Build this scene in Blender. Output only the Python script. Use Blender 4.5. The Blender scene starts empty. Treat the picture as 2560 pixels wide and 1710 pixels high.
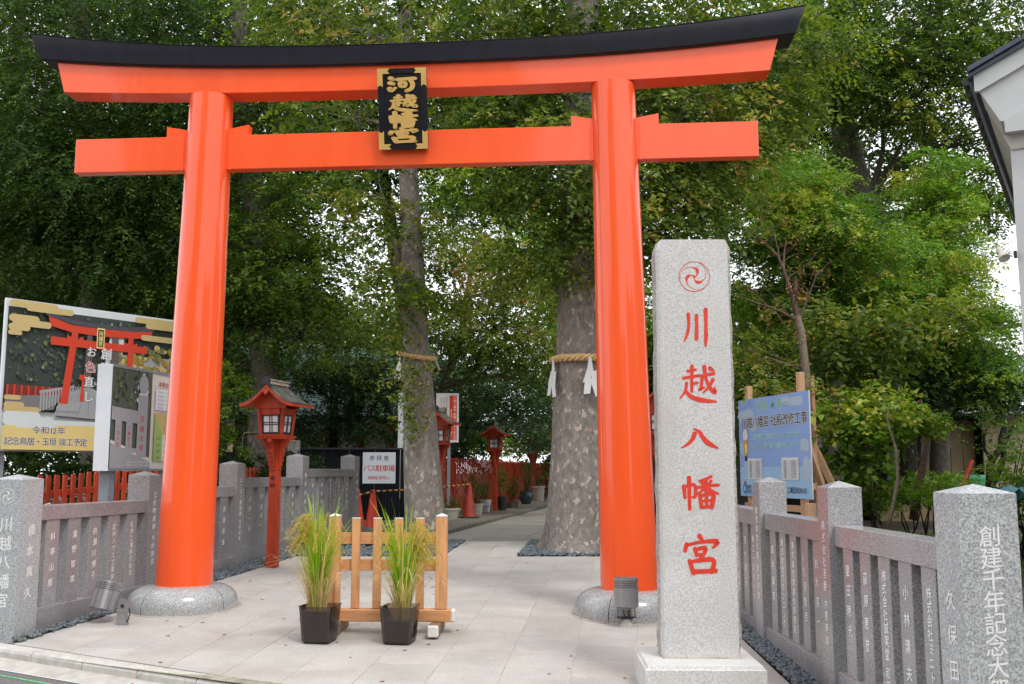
import bpy, math, random
import numpy as np
from mathutils import Vector, Matrix, noise as mnoise

rnd = random.Random(7)
rng = np.random.default_rng(11)
SC = bpy.context.scene
COL = SC.collection
PI = math.pi

# ------------------------------------------------------------------ camera, sky, sun, exposure
cam_d = bpy.data.cameras.new('camera')
cam_d.sensor_width = 36.0
cam_d.lens = 2526.0 * 36.0 / 2560.0
cam_d.clip_start = 0.1
cam_d.clip_end = 2000
cam_d.dof.use_dof = True
cam_d.dof.focus_distance = 11.0
cam_d.dof.aperture_fstop = 10
cam = bpy.data.objects.new('camera', cam_d)
cam.location = (0, 0, 1.55)
cam.rotation_euler = (PI / 2 + 0.1271, 0, 0)
COL.objects.link(cam)
SC.camera = cam

SUN_EL, SUN_AZ = math.radians(58), math.radians(148)      # azimuth clockwise from +Y (the path)
world = bpy.data.worlds.new('World')
SC.world = world
world.use_nodes = True
wn, wl = world.node_tree.nodes, world.node_tree.links
wn.clear()
w_out = wn.new('ShaderNodeOutputWorld')
w_bg = wn.new('ShaderNodeBackground')
w_sky = wn.new('ShaderNodeTexSky')
w_sky.sky_type = 'NISHITA'
w_sky.sun_disc = False
w_sky.sun_elevation = SUN_EL
w_sky.sun_rotation = SUN_AZ
w_sky.air_density = 1.2
w_sky.dust_density = 3.0
w_tc = wn.new('ShaderNodeTexCoord')
w_no = wn.new('ShaderNodeTexNoise')
w_no.inputs['Scale'].default_value = 2.2
w_no.inputs['Detail'].default_value = 5
w_rp = wn.new('ShaderNodeValToRGB')
w_rp.color_ramp.elements[0].position = 0.30
w_rp.color_ramp.elements[0].color = (0.82, 0.82, 0.82, 1)
w_rp.color_ramp.elements[1].position = 0.62
w_rp.color_ramp.elements[1].color = (0.97, 0.97, 0.97, 1)
w_mx = wn.new('ShaderNodeMix')
w_mx.data_type = 'RGBA'
w_mx.inputs['B'].default_value = (15.0, 15.3, 15.9, 1)       # a high white overcast
wl.new(w_tc.outputs['Generated'], w_no.inputs['Vector'])
wl.new(w_no.outputs['Fac'], w_rp.inputs['Fac'])
wl.new(w_rp.outputs['Color'], w_mx.inputs['Factor'])
wl.new(w_sky.outputs['Color'], w_mx.inputs['A'])
wl.new(w_mx.outputs['Result'], w_bg.inputs['Color'])
w_bg.inputs['Strength'].default_value = 0.108
wl.new(w_bg.outputs['Background'], w_out.inputs['Surface'])

sun_d = bpy.data.lights.new('sun', 'SUN')
sun_d.energy = 1.5
sun_d.angle = math.radians(12)
sun_d.color = (1.0, 0.96, 0.90)
sun = bpy.data.objects.new('sun', sun_d)
sv = Vector((math.sin(SUN_AZ) * math.cos(SUN_EL), math.cos(SUN_AZ) * math.cos(SUN_EL), math.sin(SUN_EL)))
sun.rotation_euler = sv.to_track_quat('Z', 'Y').to_euler()
sun.location = (4, -6, 14)
COL.objects.link(sun)

SC.view_settings.view_transform = 'Standard'
SC.view_settings.look = 'None'
SC.view_settings.exposure = 0.18
SC.view_settings.gamma = 1.0
SC.view_settings.use_curve_mapping = False
SC.cycles.max_bounces = 6
SC.cycles.diffuse_bounces = 3
SC.cycles.glossy_bounces = 3
SC.cycles.transmission_bounces = 5
SC.cycles.transparent_max_bounces = 8
SC.cycles.use_denoising = True
SC.cycles.caustics_reflective = False
SC.cycles.caustics_refractive = False

# ------------------------------------------------------------------ materials
MATS = {}
def nd(nt, t, **kw):
    n = nt.nodes.new(t)
    for k, v in kw.items():
        setattr(n, k, v)
    return n

def ramp(nt, stops, interp='LINEAR'):
    r = nt.nodes.new('ShaderNodeValToRGB')
    e = r.color_ramp.elements
    r.color_ramp.interpolation = interp
    while len(e) < len(stops):
        e.new(0.5)
    for i, (p, c) in enumerate(stops):
        e[i].position = p
        e[i].color = tuple(c) + (1,) if len(c) == 3 else c
    return r

def base(name):
    m = bpy.data.materials.new(name)
    m.use_nodes = True
    nt = m.node_tree
    b = nt.nodes['Principled BSDF']
    MATS[name] = m
    return m, nt, b

def pos(nt, scale=(1, 1, 1), rot=(0, 0, 0)):
    g = nt.nodes.new('ShaderNodeNewGeometry')
    mp = nt.nodes.new('ShaderNodeMapping')
    mp.inputs['Scale'].default_value = scale
    mp.inputs['Rotation'].default_value = rot
    nt.links.new(g.outputs['Position'], mp.inputs['Vector'])
    return mp.outputs['Vector']

def noise(nt, vec, scale, detail=3, rough=0.55):
    n = nt.nodes.new('ShaderNodeTexNoise')
    n.inputs['Scale'].default_value = scale
    n.inputs['Detail'].default_value = detail
    n.inputs['Roughness'].default_value = rough
    nt.links.new(vec, n.inputs['Vector'])
    return n.outputs['Fac']

def mixc(nt, fac, a, b, mode='MIX'):
    m = nt.nodes.new('ShaderNodeMix')
    m.data_type = 'RGBA'
    m.blend_type = mode
    for s, v in (('Factor', fac), ('A', a), ('B', b)):
        if hasattr(v, 'default_value') or hasattr(v, 'is_linked'):
            nt.links.new(v, m.inputs[s])
        elif s == 'Factor':
            m.inputs[s].default_value = v
        else:
            m.inputs[s].default_value = tuple(v) + (1,)
    return m.outputs['Result']

def bump(nt, b, h, strength=0.3, dist=0.01):
    bp = nt.nodes.new('ShaderNodeBump')
    bp.inputs['Strength'].default_value = strength
    bp.inputs['Distance'].default_value = dist
    nt.links.new(h, bp.inputs['Height'])
    nt.links.new(bp.outputs['Normal'], b.inputs['Normal'])

def plain(name, col, rough=0.6, var=0.12, scale=8.0, metal=0.0, bumps=0.0, stretch=(1, 1, 1), spec=0.5, coat=0.0, dirt=None):
    """one colour with soft tonal wear"""
    m, nt, b = base(name)
    v = pos(nt, stretch)
    f = noise(nt, v, scale, 4, 0.6)
    lo = tuple(max(0, c * (1 - var * 1.6)) for c in col)
    hi = tuple(min(1, c * (1 + var)) for c in col)
    r = ramp(nt, [(0.28, lo), (0.7, hi)])
    nt.links.new(f, r.inputs['Fac'])
    c = r.outputs['Color']
    if dirt:
        f2 = noise(nt, v, scale * 0.35, 5, 0.7)
        r2 = ramp(nt, [(0.52, (0, 0, 0)), (0.75, (1, 1, 1))])
        nt.links.new(f2, r2.inputs['Fac'])
        mm = nt.nodes.new('ShaderNodeMath'); mm.operation = 'MULTIPLY'; mm.inputs[1].default_value = dirt[1]
        nt.links.new(r2.outputs['Color'], mm.inputs[0])
        c = mixc(nt, mm.outputs[0], c, dirt[0])
    nt.links.new(c, b.inputs['Base Color'])
    b.inputs['Roughness'].default_value = rough
    b.inputs['Metallic'].default_value = metal
    b.inputs['Specular IOR Level'].default_value = spec
    b.inputs['Coat Weight'].default_value = coat
    b.inputs['Coat Roughness'].default_value = 0.06
    if bumps:
        bump(nt, b, f, bumps, 0.01)
    return m

def granite(name, dark, mid, light, rough=0.45, scale=62.0, blot=0.1, stain=None, spec=0.5, objvar=0.0):
    m, nt, b = base(name)
    v = pos(nt)
    f = noise(nt, v, scale, 2, 0.75)
    r = ramp(nt, [(0.36, dark), (0.5, mid), (0.64, light)])
    nt.links.new(f, r.inputs['Fac'])
    f2 = noise(nt, v, 2.1, 5, 0.6)
    r2 = ramp(nt, [(0.3, (1 - blot * 2,) * 3), (0.7, (1.0,) * 3)])
    nt.links.new(f2, r2.inputs['Fac'])
    c = mixc(nt, 1.0, r.outputs['Color'], r2.outputs['Color'], 'MULTIPLY')
    if stain:
        f3 = noise(nt, pos(nt, (1, 1, 0.5)), 1.3, 6, 0.65)
        r3 = ramp(nt, [(0.5, (0, 0, 0)), (0.72, (stain[1],) * 3)])
        nt.links.new(f3, r3.inputs['Fac'])
        c = mixc(nt, r3.outputs['Color'], c, stain[0])
    if objvar:
        oi = nt.nodes.new('ShaderNodeObjectInfo')
        r4 = ramp(nt, [(0, (1 - objvar,) * 3), (1, (1, 1, 1))])
        nt.links.new(oi.outputs['Random'], r4.inputs['Fac'])
        c = mixc(nt, 1.0, c, r4.outputs['Color'], 'MULTIPLY')
    nt.links.new(c, b.inputs['Base Color'])
    b.inputs['Roughness'].default_value = rough
    b.inputs['Specular IOR Level'].default_value = spec
    bump(nt, b, f, 0.12, 0.004)
    return m

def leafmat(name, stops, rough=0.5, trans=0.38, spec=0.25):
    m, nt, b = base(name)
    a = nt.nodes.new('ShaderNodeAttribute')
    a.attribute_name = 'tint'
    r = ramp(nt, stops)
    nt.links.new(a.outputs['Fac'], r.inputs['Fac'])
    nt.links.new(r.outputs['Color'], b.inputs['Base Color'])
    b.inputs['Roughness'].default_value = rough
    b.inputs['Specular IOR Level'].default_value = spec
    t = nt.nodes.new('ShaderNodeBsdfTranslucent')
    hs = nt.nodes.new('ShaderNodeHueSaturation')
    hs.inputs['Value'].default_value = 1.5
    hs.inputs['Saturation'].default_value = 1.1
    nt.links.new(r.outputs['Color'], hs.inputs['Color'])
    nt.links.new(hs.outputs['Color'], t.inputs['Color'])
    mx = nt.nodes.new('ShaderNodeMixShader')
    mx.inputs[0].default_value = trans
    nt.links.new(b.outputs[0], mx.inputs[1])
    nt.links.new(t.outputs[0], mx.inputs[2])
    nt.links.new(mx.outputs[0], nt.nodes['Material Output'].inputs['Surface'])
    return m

def bark(name, dark, mid, flake=None, orange=None, scale=3.0):
    m, nt, b = base(name)
    v = pos(nt, (1, 1, 0.62))
    f = noise(nt, v, 11 * scale / 3, 6, 0.65)
    r = ramp(nt, [(0.3, dark), (0.65, mid)])
    nt.links.new(f, r.inputs['Fac'])
    c = r.outputs['Color']
    h = f
    if flake:
        f2 = noise(nt, v, 3.3 * scale, 4, 0.55)
        r2 = ramp(nt, [(0.60, (0, 0, 0)), (0.615, (1, 1, 1))])
        nt.links.new(f2, r2.inputs['Fac'])
        c = mixc(nt, r2.outputs['Color'], c, flake)
        f4 = noise(nt, pos(nt, (1.3, 1.3, 0.8)), 2.6 * scale, 4, 0.55)
        r5 = ramp(nt, [(0.60, (0, 0, 0)), (0.62, (0.6,) * 3)])
        nt.links.new(f4, r5.inputs['Fac'])
        c = mixc(nt, r5.outputs['Color'], c, tuple(x * 1.25 for x in mid))
        f3 = noise(nt, pos(nt, (1, 1, 0.6), (0.4, 0, 0.3)), 3.6 * scale, 2, 0.5)
        r3 = ramp(nt, [(0.705, (0, 0, 0)), (0.715, (1, 1, 1))])
        nt.links.new(f3, r3.inputs['Fac'])
        c = mixc(nt, r3.outputs['Color'], c, orange)
    nt.links.new(c, b.inputs['Base Color'])
    b.inputs['Roughness'].default_value = 0.85
    b.inputs['Specular IOR Level'].default_value = 0.25
    bump(nt, b, h, 0.6, 0.03)
    return m

# vermilion paint: glossy on the gate, chalkier on the lanterns and fences
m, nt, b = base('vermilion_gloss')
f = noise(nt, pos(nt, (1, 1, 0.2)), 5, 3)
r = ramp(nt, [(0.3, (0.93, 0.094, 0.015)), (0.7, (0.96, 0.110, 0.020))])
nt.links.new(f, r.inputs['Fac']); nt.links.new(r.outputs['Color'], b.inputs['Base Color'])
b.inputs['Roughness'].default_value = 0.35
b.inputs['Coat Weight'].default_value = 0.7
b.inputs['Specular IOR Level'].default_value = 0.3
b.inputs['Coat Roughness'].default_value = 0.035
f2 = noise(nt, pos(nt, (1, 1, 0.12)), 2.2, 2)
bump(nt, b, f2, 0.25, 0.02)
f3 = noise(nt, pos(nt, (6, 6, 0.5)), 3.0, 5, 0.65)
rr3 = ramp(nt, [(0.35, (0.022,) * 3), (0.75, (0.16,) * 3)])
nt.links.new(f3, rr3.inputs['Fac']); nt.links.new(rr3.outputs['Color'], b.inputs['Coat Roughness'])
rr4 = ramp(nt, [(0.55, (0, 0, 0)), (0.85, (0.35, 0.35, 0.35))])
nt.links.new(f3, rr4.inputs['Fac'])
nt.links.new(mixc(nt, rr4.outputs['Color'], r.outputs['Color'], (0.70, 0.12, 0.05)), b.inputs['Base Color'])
m, nt, b = base('charcoal_gloss')
f = noise(nt, pos(nt, (3, 3, 1)), 2, 3)
r = ramp(nt, [(0.3, (0.018, 0.020, 0.030)), (0.7, (0.024, 0.027, 0.040))])
nt.links.new(f, r.inputs['Fac']); nt.links.new(r.outputs['Color'], b.inputs['Base Color'])
b.inputs['Roughness'].default_value = 0.22
b.inputs['Specular IOR Level'].default_value = 0.6

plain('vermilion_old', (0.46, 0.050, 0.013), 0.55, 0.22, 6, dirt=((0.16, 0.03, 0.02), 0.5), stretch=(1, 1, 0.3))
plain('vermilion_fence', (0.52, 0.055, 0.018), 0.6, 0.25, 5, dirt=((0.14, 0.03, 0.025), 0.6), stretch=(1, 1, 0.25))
plain('roof_weathered', (0.075, 0.072, 0.066), 0.75, 0.35, 14, dirt=((0.42, 0.38, 0.31), 0.55))
plain('ridge_weathered', (0.48, 0.42, 0.33), 0.8, 0.5, 30, dirt=((0.015, 0.015, 0.02), 1.0))
plain('lamp_paper', (0.72, 0.72, 0.74), 0.5, 0.04, 12)
plain('black_lacquer', (0.010, 0.011, 0.018), 0.25, 0.2, 5)
plain('black_wood', (0.022, 0.022, 0.03), 0.5, 0.3, 9)
plain('gold_leaf', (0.68, 0.44, 0.13), 0.42, 0.06, 9, metal=0.25)
plain('brown_pin', (0.25, 0.15, 0.05), 0.5)
plain('red_paint', (0.74, 0.045, 0.02), 0.45, 0.12, 30)
plain('white_inlay', (0.84, 0.85, 0.84), 0.6, 0.06, 40)
plain('ink_black', (0.012, 0.012, 0.014), 0.6)
plain('soot_text', (0.06, 0.012, 0.01), 0.6)
granite('granite_fence', (0.215, 0.212, 0.222), (0.365, 0.358, 0.372), (0.52, 0.51, 0.525), 0.20, 95, 0.08, spec=0.65, stain=((0.22, 0.21, 0.21), 0.38), objvar=0.14)
granite('granite_fence_end', (0.24, 0.25, 0.26), (0.43, 0.45, 0.465), (0.64, 0.66, 0.68), 0.38, 85, 0.06)
granite('granite_base', (0.18, 0.185, 0.19), (0.36, 0.37, 0.375), (0.55, 0.56, 0.57), 0.16, 95, 0.05, spec=0.6)
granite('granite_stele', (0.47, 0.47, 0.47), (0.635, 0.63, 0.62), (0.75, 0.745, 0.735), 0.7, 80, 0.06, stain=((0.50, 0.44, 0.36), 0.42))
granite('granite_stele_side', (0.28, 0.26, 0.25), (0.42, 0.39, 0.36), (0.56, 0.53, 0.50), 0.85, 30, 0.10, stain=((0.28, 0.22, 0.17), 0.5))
granite('granite_paving', (0.415, 0.392, 0.365), (0.512, 0.486, 0.455), (0.60, 0.572, 0.54), 0.72, 85, 0.10, stain=((0.36, 0.30, 0.24), 0.42), objvar=0.13)
granite('granite_path', (0.23, 0.21, 0.185), (0.33, 0.305, 0.27), (0.43, 0.40, 0.355), 0.8, 45, 0.12, objvar=0.12)
plain('mortar', (0.52, 0.44, 0.36), 0.9, 0.2, 6, dirt=((0.16, 0.12, 0.10), 0.9))
plain('concrete', (0.46, 0.44, 0.40), 0.85, 0.14, 7, bumps=0.2, dirt=((0.28, 0.26, 0.22), 0.5))
plain('kerb_concrete', (0.50, 0.485, 0.45), 0.8, 0.14, 9, bumps=0.3, dirt=((0.30, 0.27, 0.22), 0.55))
plain('kerb_face', (0.30, 0.29, 0.22), 0.9, 0.3, 12)
plain('mossy_kerb', (0.17, 0.155, 0.12), 0.9, 0.3, 6, bumps=0.4)
plain('asphalt', (0.14, 0.14, 0.135), 0.85, 0.3, 60, bumps=0.4)
plain('asphalt_paint', (0.12, 0.48, 0.20), 0.8, 0.35, 40)
plain('dark_joint', (0.035, 0.028, 0.025), 0.9)
plain('soil', (0.085, 0.066, 0.046), 0.95, 0.5, 3.5, bumps=0.6, dirt=((0.035, 0.03, 0.022), 0.8))
plain('yard_dirt', (0.17, 0.135, 0.10), 0.9, 0.3, 2.5, bumps=0.3, dirt=((0.09, 0.07, 0.055), 0.7))
plain('pebble', (0.13, 0.16, 0.185), 0.45, 0.55, 24)
plain('steel_grey', (0.42, 0.42, 0.44), 0.32, 0.05, 30, metal=0.8, stretch=(1, 1, 3))
plain('steel_dark', (0.055, 0.055, 0.06), 0.45, 0.1, metal=0.6)
plain('steel_bright', (0.62, 0.62, 0.62), 0.22, 0.05, metal=0.9)
plain('galvanised', (0.27, 0.30, 0.34), 0.5, 0.08, 6, metal=0.2)
plain('panel_white', (0.72, 0.77, 0.82), 0.35, 0.03, 3)
plain('lamp_glass', (0.35, 0.35, 0.30), 0.1, 0.05)
plain('cedar', (0.72, 0.36, 0.165), 0.5, 0.16, 5, stretch=(5, 5, 0.5))
plain('cedar_cross', (0.69, 0.335, 0.15), 0.5, 0.16, 5, stretch=(0.6, 3, 6))
plain('white_paint', (0.76, 0.75, 0.72), 0.5, 0.05, 14)
plain('new_timber', (0.62, 0.38, 0.22), 0.6, 0.12, 6, stretch=(4, 4, 0.6))
plain('bamboo', (0.55, 0.40, 0.21), 0.45, 0.15, 7, stretch=(1, 1, 0.4))
plain('bamboo_old', (0.25, 0.16, 0.09), 0.6, 0.3, 7, stretch=(1, 1, 0.4))
plain('soil_wet', (0.060, 0.049, 0.034), 0.5, 0.4, 18)
plain('rope_straw', (0.74, 0.49, 0.22), 0.75, 0.25, 30)
plain('rope_old', (0.30, 0.23, 0.13), 0.85, 0.3, 20)
plain('paper_white', (0.80, 0.80, 0.80), 0.6, 0.03)
plain('cone_orange', (0.72, 0.045, 0.014), 0.4, 0.12, 6)
plain('cone_faded', (0.36, 0.035, 0.02), 0.55, 0.2, 6, dirt=((0.12, 0.03, 0.03), 0.7))
plain('rubber', (0.02, 0.02, 0.02), 0.7)
plain('rope_yellow', (0.62, 0.28, 0.02), 0.5)
plain('pot_white', (0.56, 0.53, 0.46), 0.6, 0.12, 9)
plain('pot_plastic', (0.62, 0.64, 0.66), 0.5, 0.08, 9)
plain('pot_glazed', (0.06, 0.11, 0.13), 0.2, 0.3, 9)
plain('pot_black', (0.02, 0.02, 0.022), 0.5)
plain('pot_stone', (0.22, 0.19, 0.14), 0.8)
plain('corrugated_black', (0.010, 0.012, 0.018), 0.6, 0.15, 4, spec=0.2)
plain('corrugated_brown', (0.20, 0.145, 0.065), 0.55, 0.12, 3)
plain('panel_beige', (0.56, 0.46, 0.33), 0.7, 0.08, 2)
plain('wall_plaster', (0.62, 0.63, 0.62), 0.8, 0.05, 3)
plain('wall_siding', (0.50, 0.52, 0.52), 0.6, 0.05, 2)
plain('soffit', (0.42, 0.42, 0.37), 0.7, 0.12, 4)
plain('roof_slate', (0.055, 0.07, 0.10), 0.5, 0.15, 9)
plain('roof_green', (0.045, 0.10, 0.08), 0.6, 0.2, 3)
plain('window_glass', (0.03, 0.04, 0.055), 0.08, 0.1)
plain('twig_brown', (0.14, 0.085, 0.062), 0.85, 0.3, 12)
plain('dead_leaf', (0.42, 0.17, 0.06), 0.8, 0.4, 20)
plain('green_sheet', (0.05, 0.30, 0.15), 0.6, 0.2)
plain('blue_sheet', (0.16, 0.40, 0.46), 0.5, 0.3, 14)
plain('pole_red', (0.62, 0.06, 0.02), 0.5)
plain('bike_paint', (0.03, 0.03, 0.035), 0.35)
plain('stone_lichen', (0.36, 0.36, 0.33), 0.9, 0.35, 16)
bark('bark_plane', (0.165, 0.145, 0.128), (0.31, 0.28, 0.25), (0.50, 0.45, 0.38), (0.46, 0.19, 0.09))
bark('bark_dark', (0.075, 0.065, 0.055), (0.18, 0.155, 0.13), scale=4)
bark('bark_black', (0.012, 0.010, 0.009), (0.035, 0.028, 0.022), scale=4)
bark('bark_pale', (0.16, 0.13, 0.10), (0.30, 0.25, 0.19), scale=5)

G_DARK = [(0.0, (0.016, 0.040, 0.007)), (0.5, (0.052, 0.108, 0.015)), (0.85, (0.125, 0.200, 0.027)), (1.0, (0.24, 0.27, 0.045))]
G_MID = [(0.0, (0.026, 0.060, 0.009)), (0.5, (0.098, 0.176, 0.022)), (0.85, (0.190, 0.280, 0.034)), (1.0, (0.34, 0.34, 0.05))]
G_BRIGHT = [(0.0, (0.036, 0.095, 0.014)), (0.5, (0.140, 0.280, 0.032)), (0.85, (0.250, 0.400, 0.048)), (1.0, (0.46, 0.46, 0.07))]
G_AUTUMN = [(0.0, (0.028, 0.064, 0.010)), (0.5, (0.110, 0.180, 0.026)), (0.80, (0.230, 0.280, 0.040)), (0.96, (0.33, 0.31, 0.06)), (1.0, (0.38, 0.25, 0.08))]
G_GLOSSY = [(0.0, (0.018, 0.055, 0.015)), (0.6, (0.062, 0.150, 0.038)), (1.0, (0.15, 0.26, 0.065))]
G_LIME = [(0.0, (0.08, 0.16, 0.012)), (0.6, (0.26, 0.40, 0.03)), (1.0, (0.42, 0.48, 0.04))]
leafmat('leaf_dark', G_DARK)
leafmat('leaf_mid', G_MID)
leafmat('leaf_bright', G_BRIGHT, 0.42, 0.32, 0.3)
leafmat('leaf_autumn', G_AUTUMN)
leafmat('leaf_glossy', G_GLOSSY, 0.35, 0.2, 0.4)
leafmat('leaf_lime', G_LIME, 0.45, 0.4)
leafmat('rice_green', [(0.0, (0.16, 0.36, 0.02)), (0.5, (0.34, 0.54, 0.04)), (0.8, (0.60, 0.60, 0.09)), (1.0, (0.78, 0.62, 0.26))], 0.45, 0.35)
leafmat('rice_straw', [(0.0, (0.50, 0.36, 0.12)), (1.0, (0.78, 0.62, 0.33))], 0.6, 0.2)
leafmat('rice_ear', [(0.0, (0.48, 0.40, 0.05)), (1.0, (0.80, 0.60, 0.16))], 0.6, 0.2)

# smoky transparent plastic of the rice tubs
m, nt, b = base('smoky_plastic')
nt.nodes.remove(b)
tr = nd(nt, 'ShaderNodeBsdfTransparent'); tr.inputs['Color'].default_value = (0.72, 0.67, 0.63, 1)
gl = nd(nt, 'ShaderNodeBsdfGlossy'); gl.inputs['Roughness'].default_value = 0.12; gl.inputs['Color'].default_value = (0.8, 0.8, 0.82, 1)
df = nd(nt, 'ShaderNodeBsdfDiffuse'); df.inputs['Color'].default_value = (0.16, 0.14, 0.13, 1)
fr = nd(nt, 'ShaderNodeFresnel'); fr.inputs['IOR'].default_value = 1.45
m1 = nd(nt, 'ShaderNodeMixShader'); m1.inputs[0].default_value = 0.13
m2 = nd(nt, 'ShaderNodeMixShader')
nt.links.new(tr.outputs[0], m1.inputs[1]); nt.links.new(df.outputs[0], m1.inputs[2])
nt.links.new(fr.outputs[0], m2.inputs[0]); nt.links.new(m1.outputs[0], m2.inputs[1]); nt.links.new(gl.outputs[0], m2.inputs[2])
nt.links.new(m2.outputs[0], nt.nodes['Material Output'].inputs['Surface'])
def M(n):
    return MATS[n]
def flat(name, col, rough=0.45):
    """printed ink"""
    if name not in MATS:
        plain(name, col, rough, 0.03, 3)
    return name

# ------------------------------------------------------------------ mesh helpers
def V3(*a):
    return np.array(a, float)

class MB:
    """collects faces in world coordinates"""
    def __init__(s):
        s.v = []; s.f = []; s.m = []; s.n = 0; s.mats = []
    def mi(s, mat):
        if mat not in s.mats:
            s.mats.append(mat)
        return s.mats.index(mat)
    def add(s, vs, fs, mat=None):
        i = s.mi(mat) if mat else 0
        s.v.extend([tuple(map(float, p)) for p in vs])
        for f in fs:
            s.f.append(tuple(k + s.n for k in f)); s.m.append(i)
        s.n += len(vs)
        return s
    def box(s, c, size, rz=0.0, mat=None, bev=0.0, rot=None):
        """box with centre c; bev = chamfer on all edges"""
        hx, hy, hz = [q / 2 for q in size]
        R = rot if rot is not None else Matrix.Rotation(rz, 3, 'Z')
        c = Vector(c)
        if not bev:
            vs = [c + R @ Vector((sx * hx, sy * hy, sz * hz)) for sz in (-1, 1) for sy in (-1, 1) for sx in (-1, 1)]
            fs = [(0, 2, 3, 1), (4, 5, 7, 6), (0, 1, 5, 4), (2, 6, 7, 3), (0, 4, 6, 2), (1, 3, 7, 5)]
            return s.add(vs, fs, mat)
        b_ = min(bev, hx * 0.9, hy * 0.9, hz * 0.9)
        vs = []; idx = {}
        for sx in (-1, 1):
            for sy in (-1, 1):
                for sz in (-1, 1):
                    for ax in range(3):
                        p = [sx * hx, sy * hy, sz * hz]
                        for k in range(3):
                            if k != ax:
                                p[k] -= (sx, sy, sz)[k] * b_
                        idx[(sx, sy, sz, ax)] = len(vs)
                        vs.append(c + R @ Vector(p))
        fs = []
        for ax in range(3):
            o = [k for k in range(3) if k != ax]
            for sg in (-1, 1):
                q = []
                for a_, b2 in ((-1, -1), (1, -1), (1, 1), (-1, 1)):
                    t = [0, 0, 0]; t[ax] = sg; t[o[0]] = a_; t[o[1]] = b2
                    q.append(idx[(t[0], t[1], t[2], ax)])
                fs.append(tuple(q))
            for a_ in (-1, 1):
                for b2 in (-1, 1):
                    q = []
                    for sg in (-1, 1):
                        t = [0, 0, 0]; t[ax] = sg; t[o[0]] = a_; t[o[1]] = b2
                        k0 = idx[(t[0], t[1], t[2], o[0])]; k1 = idx[(t[0], t[1], t[2], o[1])]
                        q += [k0, k1] if sg < 0 else [k1, k0]
                    fs.append(tuple(q))
        for sx in (-1, 1):
            for sy in (-1, 1):
                for sz in (-1, 1):
                    fs.append(tuple(idx[(sx, sy, sz, ax)] for ax in range(3)))
        return s.add(vs, fs, mat)
    def tube(s, pts, rad, seg=8, mat=None, caps=True):
        pts = [Vector(p) for p in pts]
        if not hasattr(rad, '__len__'):
            rad = [rad] * len(pts)
        vs = []; up = None
        for i, p in enumerate(pts):
            d = (pts[min(i + 1, len(pts) - 1)] - pts[max(i - 1, 0)]).normalized()
            if up is None:
                up = Vector((1, 0, 0)) if abs(d.x) < 0.9 else Vector((0, 1, 0))
            a = (up - d * up.dot(d)).normalized(); b_ = d.cross(a); up = a
            for k in range(seg):
                t = 2 * PI * k / seg
                vs.append(p + (a * math.cos(t) + b_ * math.sin(t)) * rad[i])
        fs = []
        for i in range(len(pts) - 1):
            for k in range(seg):
                k2 = (k + 1) % seg
                fs.append((i * seg + k, i * seg + k2, (i + 1) * seg + k2, (i + 1) * seg + k))
        if caps:
            fs.append(tuple(range(seg - 1, -1, -1)))
            fs.append(tuple((len(pts) - 1) * seg + k for k in range(seg)))
        return s.add(vs, fs, mat)
    def lathe(s, c, prof, seg=24, mat=None, a0=0.0, a1=2 * PI, ax=None):
        """prof: list of (r, z)"""
        full = abs(a1 - a0 - 2 * PI) < 1e-6
        n = seg if full else seg + 1
        c = Vector(c); R = ax if ax is not None else Matrix.Identity(3)
        vs = []
        for r_, z in prof:
            for k in range(n):
                t = a0 + (a1 - a0) * k / seg
                vs.append(c + R @ Vector((r_ * math.cos(t), r_ * math.sin(t), z)))
        fs = []
        for i in range(len(prof) - 1):
            for k in range(seg):
                k2 = (k + 1) % n
                fs.append((i * n + k, i * n + k2, (i + 1) * n + k2, (i + 1) * n + k))
        return s.add(vs, fs, mat)
    def prism(s, poly, O, R, U, t, mat=None):
        """2-D polygon (u, v) in frame O,R,U extruded by t along N = R x U (from O plane towards N)"""
        O, R, U = Vector(O), Vector(R), Vector(U)
        N = R.cross(U).normalized()
        n = len(poly)
        vs = [O + R * u + U * v + N * t for u, v in poly] + [O + R * u + U * v for u, v in poly]
        fs = [tuple(range(n)), tuple(range(2 * n - 1, n - 1, -1))]
        for i in range(n):
            j = (i + 1) % n
            fs.append((i, n + i, n + j, j))
        return s.add(vs, fs, mat)
    def build(s, name, parent=None, mat=None, smooth=False, loc=None):
        return mesh_obj(name, s.v, s.f, parent, mat or None, s.mats if s.mats and s.mats != [None] else None, s.m, smooth, loc)

def root_loc(o):
    while o.parent is not None:
        o = o.parent
    return Vector(o.location)

def mesh_obj(name, vs, fs, parent=None, mat=None, mats=None, mi=None, smooth=False, loc=None):
    """vertices in world coordinates; children sit at 0 of their root, tops at loc"""
    L = root_loc(parent) if parent is not None else Vector(loc or (0, 0, 0))
    me = bpy.data.meshes.new(name)
    a = np.asarray(vs, float) - np.array(L)
    me.from_pydata(a.tolist(), [], fs)
    if mats:
        for q in mats:
            me.materials.append(M(q) if q else M(mat))
        me.polygons.foreach_set('material_index', mi)
    elif mat:
        me.materials.append(M(mat))
    if smooth:
        me.polygons.foreach_set('use_smooth', [True] * len(me.polygons))
        if smooth != 'all':
            me.set_sharp_from_angle(angle=math.radians(38))
    me.update()
    o = bpy.data.objects.new(name, me)
    COL.objects.link(o)
    if parent is not None:
        o.parent = parent
    else:
        o.location = L
    return o

def thing(name, label, cat, loc=(0, 0, 0), group=None, kind=None):
    o = bpy.data.objects.new(name, None)
    o.empty_display_size = 0.2
    COL.objects.link(o)
    o.location = loc
    tag(o, label, cat, group, kind)
    return o

def tag(o, label=None, cat=None, group=None, kind=None):
    if label: o['label'] = label
    if cat: o['category'] = cat
    if group: o['group'] = group
    if kind: o['kind'] = kind
    return o

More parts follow.
